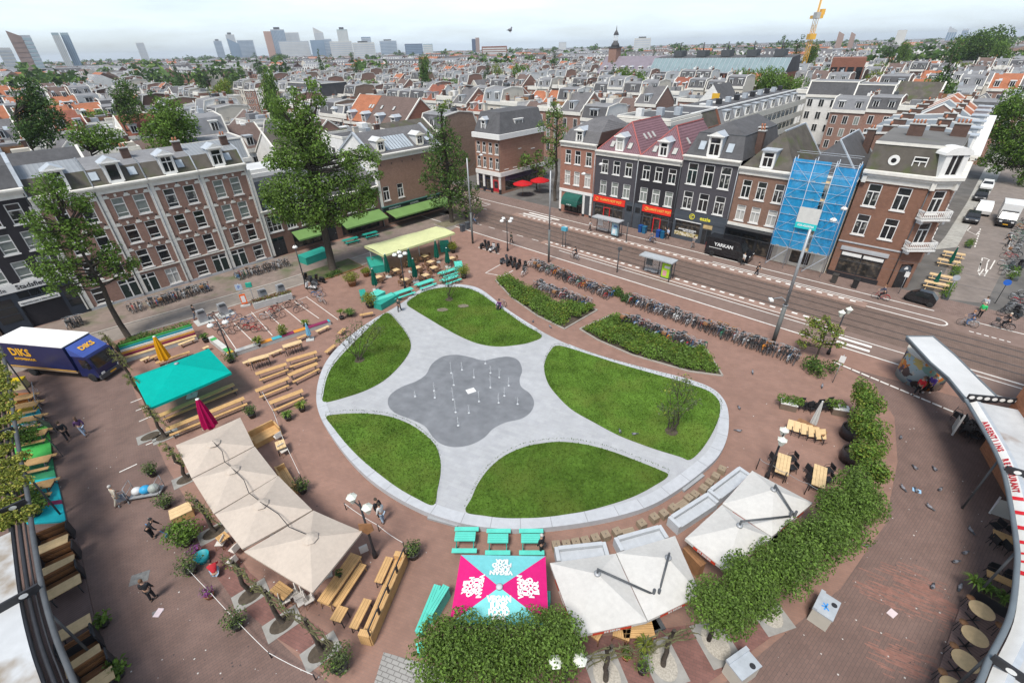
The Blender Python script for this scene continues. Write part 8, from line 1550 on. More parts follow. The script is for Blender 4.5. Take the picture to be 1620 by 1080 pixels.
def pole(label,u,v,H_,arm=None,r=.11):
 p=G(u,v);t=thing('tram_pole',label,'pole',p,ANG_S,'tall tram wire poles');b=MB();b.bar((0,0,0),(0,0,H_*.38),r*1.35,None,10,1);b.bar((0,0,H_*.38),(0,0,H_),r,r*.8,10);b.bar((0,0,H_*.38-.1),(0,0,H_*.38),r*1.6,None,10);obj('mast',b,[STEEL,mat('pole_base_grey',(.12,.125,.12),.6,.15,2) if 'pole_base_grey' not in bpy.data.materials else bpy.data.materials['pole_base_grey']],t)
 if arm:b=MB();b.tube([(0,0,arm),(-.4,-.5,arm+.5),(-.9,-1.2,arm+.45)],.05,6);b.rbox((-1.0,-1.35,arm+.4),(.3,.55,.15),.6,1);obj('lamp_arm',b,[STEEL,WHITE],t)
 return t
pole('tall grey tram wire pole beside the scooters',748,385,12);pole('tall grey tram wire pole at the start of the long bike row',868,415,11.8);pole('grey tram wire pole with a curved lamp arm at the end of the racks',1222,545,11.3,4.6,.14)
t=thing('overhead_wires','thin span wires with white bell lamps over the tram street','wires');b=MB();l_=MB()
for a,c,zz,lam in((G(868,415),W(9,-1.4),9.5,[.55,.9]),(G(1222,545),W(42,-1.5),9.3,[.55,.8]),(G(748,385),W(-18,-.5),9.5,[.6])):
 p0=Vector((a.x,a.y,10.5));p1=Vector((c.x,c.y,zz));pts=[p0.lerp(p1,k/8)-Vector((0,0,.5*sin(pi*k/8))) for k in range(9)];b.tube(pts,.018,4)
 for f in lam:q=p0.lerp(p1,f)-Vector((0,0,.5*sin(pi*f)));l_.lathe([(.32,-.32),(.3,-.12),(.1,0)],12,tuple(q))
for n in(-9.9,-13.1):b.bar(W(-100,n,6.2),W(60,n,6.2),.012,None,3)
obj('wire',b,DARKM,t);obj('bell_lamp',l_,WHITE,t)
def shelter(label,s0,n,L,ad):
 t=thing('bus_shelter',label,'bus shelter',W(s0,n),ANG_S);b=MB();b.box(-.2,L+.2,-.75,.75,2.42,2.56);obj('roof',b,mat('shelter_roof',(.34,.36,.37),.4,.15,1) if 'shelter_roof' not in bpy.data.materials else bpy.data.materials['shelter_roof'],t);b=MB();[b.bar((x,.6,0),(x,.6,2.45),.05,None,6) for x in(0,L/2,L)];b.bar((L,-.6,0),(L,-.6,2.45),.05,None,6);b.bar((0,.6,.3),(L,.6,.3),.03);obj('frame',b,DARKM,t)
 b=MB();b.box(.1,L*.62,.58,.61,.35,2.3);g=mat('shelter_glass',(.5,.55,.55),.05,.02,1,alpha=.22) if 'shelter_glass' not in bpy.data.materials else bpy.data.materials['shelter_glass'];obj('glass_wall',b,g,t);b=MB();b.box(.3,L*.5,.2,.55,.45,.5);obj('seat',b,STEEL,t);b=MB();b.box(L-1.35,L-.05,-.12,.12,.15,2.25,0);b.box(L-1.27,L-.13,-.135,-.121,.3,2.1,1);b.box(L-1.1,L-.6,-.15,-.136,.5,1.2,2);b.box(L-.95,L-.3,-.15,-.136,1.5,1.8,3);b.box(.25,1.1,.5,.56,1.0,2.0,4);obj('poster_case',b,[DARKM]+ad,t)
shelter('tram shelter with a lime green poster on the near platform',24.6,-15.6,4.0,[paint((.36,.60,.03),.4),paint((.6,.3,.3),.5),WHITE,paint((.12,.13,.13),.4)]);shelter('tram shelter with a pale blue poster on the far platform',11.3,-6.6,4.4,[paint((.35,.55,.62),.4),paint((.7,.7,.7),.5),paint((.1,.2,.4),.5),WHITE])
for i,(s_,n,H_) in enumerate(((22.3,-17.6,3.2),(17.6,-7.7,3.0))):t=thing('display_pole',['dark pole with a tilted display box on the near platform','dark slim pole at the end of the far shelter'][i],'pole',W(s_,n),ANG_S);b=MB();b.bar((0,0,0),(0,0,H_),.07);b.rbox((.1,0,H_),(.5,.3,.35),.6) if i==0 else None;obj('mast',b,DARKM,t)
p=W(11.9,-15.1);t=thing('display_column','blue topped tram display on a double post by the near platform','display',p,ANG_S);b=MB();[b.bar((x,0,0),(x,0,2.6),.05) for x in(-.25,.25)];obj('post',b,DARKM,t);b=MB();b.rbox((0,0,2.8),(.8,.5,.5));obj('display_box',b,paint((.08,.32,.42),.4),t)
for i,(u,v,cc) in enumerate(((1013,367,(.01,.06,.22)),(1019,369,(.02,.12,.22)),(1041,375,(.01,.06,.26)),(1048,377,(.01,.1,.2)),(732,366,(.07,.08,.09)),(740,362,(.07,.08,.09)),(1351,455,(.02,.02,.02)),(1318,447,(.05,.045,.04)))):
 p=G(u,v);t=thing('wheelie_bin' if i<4 else 'litter_bin',['blue wheelie bin before the black purple roofed house, left one','teal blue wheelie bin beside the left blue one','blue wheelie bin right of the red shop door, left one','dark blue wheelie bin right of the red shop door, right one','dark grey litter bin at the tram street corner, left one','dark grey litter bin at the tram street corner beside the pole','black sandwich box before the corner house shop window','dark planter tubs before the scaffolding'][i],'bin',p,ANG_S);b=MB();b.rbox((0,0,.5),(.5,.6,1.0),taper=1.12);b.rbox((0,-.02,1.05),(.6,.72,.1));obj('bin_body',b,paint(cc,.5,.12,'bin_plastic'),t)
for i,(u,v) in enumerate(((1428,612),)):p=G(u,v);
p=G(1425,604);
for i,(u,v,txt) in enumerate(((1466,462,0),(1421,455,1),(1574,470,2),(1317,595,3))):
 p=G(u+(30 if i==0 else 0),v+10);t=thing('street_sign',['round grey sign on a pole by the nearer pale picnic tables','slanting white sign pole before the corner house','round blue sign on a black pole across the side street','small white sign on a pole by the feathery small tree'][i],'sign',p,ANG_S);b=MB();b.bar((0,0,0),(0,0,2.8),.035);obj('pole',b,STEEL if i!=2 else BLACKM,t);b=MB()
 if i in(0,2):b.rbox((0,-.05,2.5),(.03,.03,.03));q=MB();q.lathe([(.32,0),(.32,.03)],16);b.join(q,Matrix.Translation((0,-.05,2.5))@Matrix.Rotation(pi/2,4,'X'))
 else:b.box(-.2,.2,-.06,-.04,2.1,2.7)
 obj('sign_plate',b,[LEAD,WHITE,paint((.02,.12,.5),.4),WHITE][i],t)
for lab,pts,z in(('wire fence with slim dark posts by the plank tables',((1196,742),(1216,752),(1238,764),(1272,782),(1300,795)),1.0),('sagging white rope with short posts beside the beige row',((478,760),(452,705),(436,660),(418,628)),.6),('sagging white rope along the pollard pits',((300,905),(338,945),(380,990),(430,1040),(500,1075)),.5),('white rope between the grey pot olive and the beige row',((548,806),(600,840),(640,868)),.6)):
 P=[G(*q) for q in pts];t=thing('rope_fence',lab,'fence',P[0]);b=MB()
 for p,q in zip(P,P[1:]):b.tube([(p.lerp(q,k/4)-P[0])+Vector((0,0,z-.12*sin(pi*k/4))) for k in range(5)],.015,4)
 obj('rope',b,WHITE if 'rope' in lab else STEEL,t);b=MB();[b.bar(p-P[0],p-P[0]+Vector((0,0,z+.05)),.03,None,6) for p in P];obj('post',b,BLACKM,t)
 #  VEHICLES
def wheel(par,x,y,r=.36,w_=.22,rimm=None):
 b=MB();q=MB();q.lathe([(r*.62,-w_/2),(r*.95,-w_/2),(r,-w_*.35),(r,w_*.35),(r*.95,w_/2),(r*.62,w_/2)],18);b.join(q,Matrix.Rotation(pi/2,4,'X'));o=obj('wheel',b,RUBBER,par,(x,y,r));b=MB();q=MB();q.lathe([(r*.63,-w_*.4),(.001,-w_*.3)],12);q.lathe([(.001,w_*.3),(r*.63,w_*.4)],12);b.join(q,Matrix.Rotation(pi/2,4,'X'));obj('rim',b,rimm or STEEL,o)
def vehicle(label,cat,name,loc,rz,prof,wd,bm,glass=(),wheels=(),taper=.9,zt=1.0,group=None,side_glass=()):
 """body from a side profile (x, z) swept across its width, narrowing above zt"""
 t=thing(name,label,cat,loc,rz,group);b=MB();n=len(prof);y=lambda z:wd/2*(1 if z<zt else 1-(1-taper)*(z-zt)/max(.01,max(p[1] for p in prof)-zt))
 vs=[(p[0],-y(p[1]),p[1]) for p in prof]+[(p[0],y(p[1]),p[1]) for p in prof];b.add(vs,[tuple(range(n)),tuple(range(2*n-1,n-1,-1))]+[(i,n+i,n+(i+1)%n,(i+1)%n) for i in range(n)]);obj('body',b,bm,t)
 for nm,(i,f0,f1) in glass:
  p,q=Vector((prof[i][0],0,prof[i][1])),Vector((prof[(i+1)%n][0],0,prof[(i+1)%n][1]));a,c=p.lerp(q,f0),p.lerp(q,f1);d=(q-p).normalized();nn=Vector((d.z,0,-d.x));nn=nn if nn.x*(p.x-.0)>0 else-nn;nn*=.012;g=MB();g.quad(a+nn+Vector((0,-y(a.z)*.88,0)),a+nn+Vector((0,y(a.z)*.88,0)),c+nn+Vector((0,y(c.z)*.88,0)),c+nn+Vector((0,-y(c.z)*.88,0)));obj(nm,g,GLASS_D,t)
 for poly in side_glass:
  for s_ in(-1,1):g=MB();g.add([(x,s_*(y(z)+.012),z) for x,z in poly],[tuple(range(len(poly)))[::s_]]);obj('side_window',g,GLASS_D,t)
 for x,r in wheels:
  for s_ in(-1,1):wheel(t,x,s_*(wd/2-.1),r)
 return t
def lamps(t,x,wd,z,m=None,w_=.3,h=.18):
 for s_ in(-1,1):b=MB();b.box(x-.05,x+.02,s_*(wd/2-.3)-w_/2,s_*(wd/2-.3)+w_/2,z,z+h);obj('headlight',b,m or paint((.7,.7,.68),.2),t)
NAVY=mat('navy_truck_paint',(.010,.016,.075),.3,.1,.6,spec=.5);TYEL=paint((.72,.38,.02),.5,name='truck_yellow')
t=thing('box_truck','dark blue box truck with white roof and yellow lettering parked at the left','truck',(-38.44,35.2,0),radians(-10.5));b=MB();b.box(-7.4,0,-1.27,1.27,1.05,3.55);box=obj('cargo_box',b,NAVY,t);b=MB();b.box(-7.42,.02,-1.29,1.29,3.55,3.62);obj('box_roof',b,mat('white_grp_roof',(.74,.74,.72),.6,.05,.6),t);b=MB();b.box(-7.3,.0,-1.25,1.25,.85,1.05);b.box(-7.3,1.6,-.5,.5,.55,.85,1);b.box(-7.35,0,-1.285,-1.275,1.08,1.14,2);obj('chassis',b,[paint((.3,.2,.12),.6),BLACKM,TYEL],t)
cab=vehicle('x',None,'cab',(0,0,0),0,[(.1,.5),(2.05,.5),(2.1,1.35),(1.75,2.5),(1.5,2.62),(.1,2.62)],2.3,NAVY,[('windscreen',(2,.05,.92))],(),.94,1.3,side_glass=[((.7,1.45),(1.75,1.45),(1.55,2.3),(.7,2.3))]);cab.parent=t;[cab.pop(k,None) for k in('label','category')]
bd=[c for c in cab.children if c.name.startswith('body')][0]
for c in list(cab.children):
 if c is not bd:c.parent=bd
bd.parent=t;bd.name='cab';bpy.data.objects.remove(cab)
b=MB();b.add([(.15,-1.15,2.62),(1.5,-1.15,2.62),(.15,-1.15,3.5),(.15,1.15,2.62),(1.5,1.15,2.62),(.15,1.15,3.5)],[(0,1,2),(3,5,4),(1,4,5,2),(0,2,5,3)]);wd_=obj('wind_deflector',b,mat('deflector_blue',(.05,.085,.30),.35,.1,1),t);me=lettering('DIKS',.62,TYEL,wd_,(.86,0,3.09),(0,0,0),bold=.02);me.rotation_euler=(0,atan2(.88,1.35),0);me.rotation_mode='XYZ';me.matrix_local=Matrix.Translation((.85,0,3.1))@Matrix((Vector((0,1,0)),Vector((-.838,0,.546)),Vector((.546,0,.838)))).transposed().to_4x4()
lettering('DIKS',1.05,TYEL,box,(-5.0,-1.29,2.65),bold=.03);lettering('AUTOVERHUUR',.32,TYEL,box,(-4.9,-1.29,1.95),bold=.01)
b=MB();b.box(2.0,2.2,-1.18,1.18,.35,.75,0);b.box(2.21,2.22,-.3,.3,.5,.62,1);obj('bumper',b,[DARKM,TYEL],t);lamps(t,2.16,2.2,.75)
for x in(-5.3,1.2):[wheel(t,x,s_*1.05,.44,.28) for s_ in(-1,1)]
for s_ in(-1,1):b=MB();b.bar((1.75,s_*1.15,2.0),(1.9,s_*1.45,2.0),.03);b.box(1.85,1.97,s_*1.45-.1,s_*1.45+.1,1.65,2.2);obj('mirror',b,BLACKM,t)
GBL=mat('glossy_black_paint',(.012,.012,.014),.18,.1,1,spec=.6);VW_=mat('white_vehicle_paint',(.68,.68,.67),.3,.05,1)
vp=[(0,.35),(5.75,.35),(5.85,.95),(5.05,1.3),(4.35,2.3),(4.0,2.52),(.1,2.55),(0,2.3)]
t=vehicle('long black delivery van with white lettering parked before the black shopfront','van','delivery_van',W(28.0,-3.75),ANG_S,vp,2.05,GBL,[('windscreen',(3,.1,.95))],((1.0,.37),(4.85,.37)),.9,1.3,side_glass=[((4.0,1.4),(4.75,1.4),(4.2,2.1),(4.0,2.1))]);lettering('YARKAN',.62,WHT_TXT,t,(2.35,-1.0,1.72),bold=.012);b=MB();b.box(.5,2.2,-1.02,-1.015,1.2,1.26);obj('white_stripe',b,WHT_TXT,t);lamps(t,5.8,2.0,.85);b=MB();[b.box(-.03,.02,s_*.85-.1,s_*.85+.1,.9,1.7) for s_ in(-1,1)];obj('tail_light',b,paint((.5,.01,.02),.3),t)
t=vehicle('white box van with black cab on the right side street','van','box_van',W(57.4,35.2),ANG_N+pi,[(-.1,.4),(2.0,.4),(2.05,.95),(1.3,1.15),(.65,2.0),(-.1,2.1)],2.0,GBL,[('windscreen',(3,.08,.95))],((1.3,.36),(-3.0,.36)),.9,1.2,side_glass=[((.0,1.25),(.9,1.25),(.45,1.85),(.0,1.85))]);b=MB();b.box(-4.2,-.12,-1.1,1.1,.75,3.0);obj('cargo_box',b,VW_,t);b=MB();b.box(2.06,2.08,-.28,.28,.5,.62);obj('number_plate',b,TYEL,t);lamps(t,2.05,1.9,.85)
cp=[(-2.1,.3),(2.0,.3),(2.1,.65),(1.9,.85),(1.0,.95),(.45,1.42),(-1.3,1.45),(-2.0,1.0)]
CARG=[('windscreen',(4,.08,.95)),('rear_window',(6,.1,.9))];CSG=[((-1.5,.98),(.85,.98),(.4,1.36),(-1.2,1.38))]
t=t0=vehicle('black hatchback car parked nose first before the white pickup','car','parked_car',W(53.6,34.2),ANG_N+pi,cp,1.75,GBL,CARG,((1.3,.31),(-1.35,.31)),.82,.9,side_glass=CSG);lamps(t,2.05,1.7,.62);t=vehicle('white pickup van with an open grey load bed behind the black hatchback','van','pickup_van',W(54.6,40.5),ANG_N+pi,[(-2.6,.4),(2.3,.4),(2.4,.9),(1.5,1.2),(.9,1.95),(-.3,2.0),(-.35,1.0),(-2.6,1.0)],1.9,VW_,[('windscreen',(3,.08,.95))],((1.5,.34),(-1.6,.34)),.86,1.1,side_glass=[((-.2,1.2),(1.1,1.2),(.8,1.8),(-.2,1.8))]);b=MB();b.box(-2.5,-.45,-.85,.85,1.01,1.5);obj('load',b,LEAD,t)
t=vehicle('white parked car in the tree shade far up the right side street','car','parked_car',W(54.2,60),ANG_N+pi,cp,1.75,VW_,CARG,((1.3,.31),(-1.35,.31)),.82,.9,side_glass=CSG)
t=vehicle('small black three wheeled cabin scooter before the corner house','microcar','cabin_scooter',W(51.6,-3.6),ANG_S+pi-.1,[(-1.25,.3),(1.0,.3),(1.45,.55),(1.15,1.0),(.4,1.5),(-.7,1.5),(-1.3,.9)],1.0,GBL,[('windscreen',(3,.05,.95))],((-.9,.28),),.75,.8,side_glass=[((-.7,.9),(.7,.9),(.35,1.38),(-.6,1.38))]);wheel(t,1.2,0,.28,.15)
dup(t0,W(61.5,58),ANG_N+.02,'black car parked on the far right side of the side street');dup(t0,W(53.8,50),ANG_N+pi,'black car parked behind the white pickup in the side street')
#  BICYCLES AND SCOOTERS
def make_bike(col,cname,basket=None):
 t=thing('bicycle',cname+' bicycle','bicycle');fm=paint(col,.4,.1,'bike_'+cname)
 for x in(-.52,.52):
  b=MB();b.tube([(x+.33*cos(k*pi/8),0,.34+.33*sin(k*pi/8)) for k in range(16)],.022,4,0,True);[b.bar((x,0,.34),(x+.33*cos(k*pi/4),0,.34+.33*sin(k*pi/4)),.006,None,3,1) for k in range(8)];obj('wheel',b,[RUBBER,STEEL],t)
 b=MB();P=dict(r=(-.52,0,.34),f=(.52,0,.34),bb=(-.05,0,.3),st=(-.2,0,.8),hd=(.36,0,.85),h2=(.4,0,.68));[b.bar(P[a],P[c],.022,None,5) for a,c in(('r','bb'),('bb','st'),('st','r'),('bb','h2'),('st','hd'),('hd','f'))];b.tube([(-.52+.37*cos(a),0,.34+.37*sin(a)) for a in(.5,1.1,1.7,2.3,2.9)],.025,4);b.rbox((-.55,0,.74),(.36,.14,.02));b.bar((-.05,-.12,.28),(-.05,.12,.32),.015,None,4);obj('frame',b,fm,t)
 b=MB();b.tube([(.1,-.3,1.0),(.3,-.24,1.04),(.37,0,1.03),(.3,.24,1.04),(.1,.3,1.0)],.018,5);b.bar((.36,0,.85),(.37,0,1.03),.018);obj('handlebar',b,STEEL,t);b=MB();b.rbox((-.22,0,.93),(.26,.17,.07),taper=.7);b.bar((-.2,0,.8),(-.22,0,.92),.016);obj('saddle',b,RUBBER,t)
 if basket:b=MB();b.rbox((.55,0,.86),(.32,.4,.26),taper=1.1);obj('basket',b,basket,t)
 return Proto(t)
BK=[('black',(.02,.02,.022),None),('dark grey',(.07,.07,.08),None),('silver',(.32,.33,.34),None),('blue',(.03,.12,.26),None),('red',(.34,.03,.03),None),('green',(.03,.14,.08),None),('white',(.55,.55,.53),None),('black basket',(.02,.02,.02),WOODD),('orange',(.50,.18,.02),None),('crate carrying',(.03,.03,.03),paint((.05,.05,.05),.6))]
BP=[make_bike(c,n,bk) for n,c,bk in BK];rgb=random.Random(77);WTS=(30,16,16,7,5,4,5,10,2,8)
def rackrow(where,a,c,n,ang=None,jit=.12,cat=0):
 p,q=G(*a),G(*c);d=(q-p).normalized();base=atan2(d.y,d.x)+pi/2 if ang is None else ang
 for k in range(n):
  i=rgb.choices(range(10),WTS)[0];r=p.lerp(q,(k+.5)/n)+Vector((-d.y,d.x,0))*rgb.uniform(-.28,.28);o=BP[i].put(r,base+rgb.uniform(-jit,jit)+(pi if rgb.random()<.3 else 0),f'{BK[i][0]} bicycle parked in {where}',f'{BK[i][0]} bicycles {where}');o.rotation_euler[0]=rgb.uniform(-.16,.16)
rackrow('the long rack row left, along the tram street',(842,420),(968,472),46);rackrow('the long rack row right, along the tram street',(996,478),(1262,573),76);rackrow('the rack along the first planting bed',(848,454),(930,487),28);rackrow('the rack along the second planting bed',(986,510),(1112,558),38)
for w_,a,c,n in(('the low wall row before the pilastered houses',(236,486),(332,457),30),('the wall row before the low bar end',(374,442),(456,419),26),('the far left wall cluster',(205,494),(228,488),5),('the cluster before the bicycle shop',(106,518),(134,511),8),('the right side street row',(1590,440),(1612,352),16),('the right side street corner',(1590,505),(1622,470),9)):rackrow(w_,a,c,n,jit=.3)
for u,v,a,i in((345,505,.2,1),(385,523,.1,0),(372,508,.9,3),(396,512,.4,3),(400,522,.3,4),(412,525,.2,4),(436,495,1.0,4),(445,490,.7,0),(441,505,.9,1),(477,492,.8,1),(510,480,-.6,2),(505,470,.1,3),(500,462,.3,0),(465,485,.5,0),(425,505,.2,2),(352,520,.4,1),(360,530,.2,0),(794,489,.9,1),(830,436,1.0,6)):BP[i].put(G(u,v),a,f'{BK[i][0]} bicycle standing loose '+('in the marked bays by the mosaic bench' if u<600 else 'beside the first planting bed'),f'{BK[i][0]} bicycles '+('bays' if u<600 else 'bed'))
def make_scoot(col):
 t=thing('motor_scooter','scooter','scooter');b=MB();[b.join(q,Matrix.Translation((x,0,.25))@Matrix.Rotation(pi/2,4,'X')) for x in(-.6,.62) for q in[MB().lathe([(.12,-.06),(.24,-.05),(.25,0),(.24,.05),(.12,.06)],12)]];obj('wheels',b,RUBBER,t);b=MB();b.rbox((-.4,0,.52),(.75,.34,.36),taper=.75);b.rbox((.1,0,.3),(.5,.3,.1));b.rbox((.5,0,.65),(.12,.4,.65),ry=-.3);obj('fairing',b,col,t);b=MB();b.rbox((-.4,0,.76),(.7,.28,.12),taper=.8);obj('seat',b,RUBBER,t);b=MB();b.bar((.4,-.34,1.05),(.4,.34,1.05),.025);b.bar((.5,0,.9),(.4,0,1.05),.04);b.rbox((.5,0,1.0),(.12,.2,.16));obj('handlebar',b,BLACKM,t);return Proto(t)
SCT=[make_scoot(GBL),make_scoot(VW_),make_scoot(paint((.08,.09,.1),.4))]
for k,(u,v) in enumerate(((765,392),(772,394),(779,397),(787,398),(798,416),(806,419),(813,421),(820,424),(830,427),(489,445),(497,450),(507,447),(493,458),(1606,500),(1612,425),(1598,428))):SCT[(0,0,1,0,2,0,0,0,0,0,2,0,1,0,0,2)[k]].put(G(u,v),LANG+.3+rgb.uniform(-.3,.3)+(pi/2 if 8<k<13 else 0),'parked scooter '+('in the upper marked bay by the tram street corner' if k<4 else 'in the bay before the long rack row' if k<9 else 'by the lamp post left of the elm grass patch' if k<13 else 'at the right side street edge'),'scooters '+('upper bay' if k<4 else 'rack bay' if k<9 else 'elm' if k<13 else 'side street'))
#  PEOPLE
SKIN=mat('skin',(.48,.29,.20),.6,.06,4)
TMP=bpy.data.scenes.new('workbench')
def skin_mesh(name,V,E,R,m,sub=1):
 me=bpy.data.meshes.new(name);me.from_pydata([tuple(v) for v in V],E,[]);o=bpy.data.objects.new(name,me);TMP.collection.objects.link(o);o.modifiers.new('s','SKIN');s_=o.modifiers.new('d','SUBSURF');s_.levels=s_.render_levels=sub
 for i,r in enumerate(R):me.skin_vertices[0].data[i].radius=(r,r) if not isinstance(r,tuple) else r
 me.skin_vertices[0].data[0].use_root=True;TMP.view_layers[0].update();dg=TMP.view_layers[0].depsgraph;out=bpy.data.meshes.new_from_object(o.evaluated_get(dg));bpy.data.objects.remove(o);bpy.data.meshes.remove(me);out.materials.clear();out.materials.append(m);out.polygons.foreach_set('use_smooth',[True]*len(out.polygons));out.name=name;return out
def person(label,u,v,a,top,leg,hair=(.05,.035,.02),pose='walk',long_hair=False,skirt=None,loc=None,sc=1.0,group=None,shoe=(.03,.03,.03)):
 p=loc if loc is not None else G(u,v);t=thing('person',label,'person',p,a-pi/2,group);t.scale=(sc,)*3;rg=random.Random(int(u+v));V3=Vector
 hip=V3((0,0,.93));lean=0.05;knees=[];st={'walk':.3,'stand':.05}.get(pose,.0)
 if pose=='bend':lean=.75
 if pose=='crouch':hip=V3((0,-.12,.38));lean=.7
 if pose=='ride':hip=V3((0,-.24,.98));lean=.3
 if pose=='sit':hip=V3((0,-.1,.47));lean=.15
 up=V3((0,sin(lean),cos(lean)));ch=hip+up*.42;nk=hip+up*.55;hd=nk+(up*.4+V3((0,.1,.9))).normalized()*.16
 V=[hip,hip+up*.2,ch,nk,hd-V3((0,0,.03)),hd+V3((0,.0,.1))];E=[(0,1),(1,2),(2,3),(3,4),(4,5)];R=[(.155,.115),(.14,.105),(.17,.115),.06,(.085,.1),(.075,.09)]
 TV,TE,TR=list(V[:4]),[(0,1),(1,2),(2,3)],[(.165,.13),(.152,.118),(.185,.128),.07];LV,LE,LR=[hip+V3((0,0,.04))],[],[(.165,.13)]
 for s_ in(-1,1):
  sh=ch+V3((s_*.19,0,0))+up*.05;sw={'walk':-s_*.35,'stand':.1,'bend':.3,'ride':1.0,'crouch':1.0,'sit':.5}[pose]
  if pose in('ride','crouch'):el=sh+V3((s_*.06,.2,-.2));wr=el+V3((-s_*.04,.22,-.1 if pose=='ride' else-.18))
  else:el=sh+V3((s_*.05,.29*sin(sw),-.29*cos(sw)));wr=el+V3((-s_*.01,.25*sin(sw+.35),-.25*cos(sw+.35)))
  d=(wr-el).normalized();pm=wr+d*.07;o=len(V);V+=[sh,el,wr,pm];E+=[(2,o),(o,o+1),(o+1,o+2),(o+2,o+3)];R+=[.06,.045,.03,(.04,.022)];side=d.cross(V3((1,0,0))).normalized()
  for k in range(4):f0=len(V);b0=pm+side*(.03-.02*k)+d*.02;V+=[b0,b0+d*(.045+.01*(k in(1,2))),b0+d*(.075+.012*(k in(1,2)))+V3((-s_*.02,0,0))];E+=[(o+3,f0),(f0,f0+1),(f0+1,f0+2)];R+=[.01,.009,.008]
  f0=len(V);V+=[wr+d*.03+side*.035,wr+d*.07+side*.055];E+=[(o+2,f0),(f0,f0+1)];R+=[.011,.009]
  q=len(TV);TV+=[sh,el,wr-d*.02];TE+=[(2,q),(q,q+1),(q+1,q+2)];TR+=[.075,.058,.045]
  hp=hip+V3((s_*.09,0,-.05));c=s_*st
  if pose=='ride':kn=hp+V3((0,.36,-.22 if s_>0 else-.34));an=V3((s_*.1,.1 if s_>0 else .02,.42 if s_>0 else .2))
  elif pose=='crouch':kn=hp+V3((s_*.1,.38,.08));an=V3((s_*.15,.08,.08))
  elif pose=='sit':kn=hp+V3((s_*.04,.42,.0));an=V3((s_*.12,.42,.08))
  else:kn=hp+V3((0,.42*sin(c)+.03,-.42*cos(c)));an=kn+V3((0,.4*sin(c-.18 if c<0 else c*.4),-.4));an.z=max(.08,min(an.z,.12 if c>=0 else .17))
  toe=an+V3((0,.15,-.04));o=len(V);V+=[hp,kn,an,toe];E+=[(0,o),(o,o+1),(o+1,o+2),(o+2,o+3)];R+=[.085,.058,.04,.035];q=len(LV);LV+=[hp,kn,an+V3((0,0,.04))];LE+=[(0,q),(q,q+1),(q+1,q+2)];LR+=[.1,.073,.058]
  b=MB();b.ball(tuple((an+toe)/2+V3((0,.0,-.02))),.05,.14,.055,8,5);obj('shoe',b,paint(shoe,.5,name='shoe_leather'),t)
 link('body',skin_mesh('body',V,E,R,SKIN),t);link('jacket',skin_mesh('jacket',TV,TE,TR,paint(top,.8,.15,'garment')),t);link('trousers',skin_mesh('trousers',LV,LE,LR,paint(leg,.8,.15,'garment')),t)
 b=MB();c=hd+V3((0,-.02,.075));b.ball(tuple(c),.098,.112,.115,10,6);b.f=[f for f in b.f if not all(b.v[i][1]>c.y+.02 and b.v[i][2]<c.z+.05 for i in f)];b.m=[0]*len(b.f);b.sm=[True]*len(b.f)
 if long_hair:b.ball(tuple(c+V3((0,-.07,-.16))),.09,.05,.17,8,5)
 obj('hair',b,paint(hair,.7,.2,'hair'),t);b=MB();[b.ball(tuple(hd+V3((s_*.034,.088,.045))),.013,seg=6,rings=4) for s_ in(-1,1)];b.ball(tuple(hd+V3((0,.1,.015))),.016,.022,.025,6,4,1);b.ball(tuple(hd+V3((0,.09,-.03))),.026,.01,.008,6,4,2);[b.ball(tuple(hd+V3((s_*.086,0,.03))),.012,.02,.03,6,4,1) for s_ in(-1,1)];obj('face',b,[BLACKM,SKIN,paint((.35,.12,.1),.6)],t);return t
DK,JN,BE,WH_=(.015,.016,.02),(.10,.16,.28),(.42,.38,.31),(.6,.6,.58)
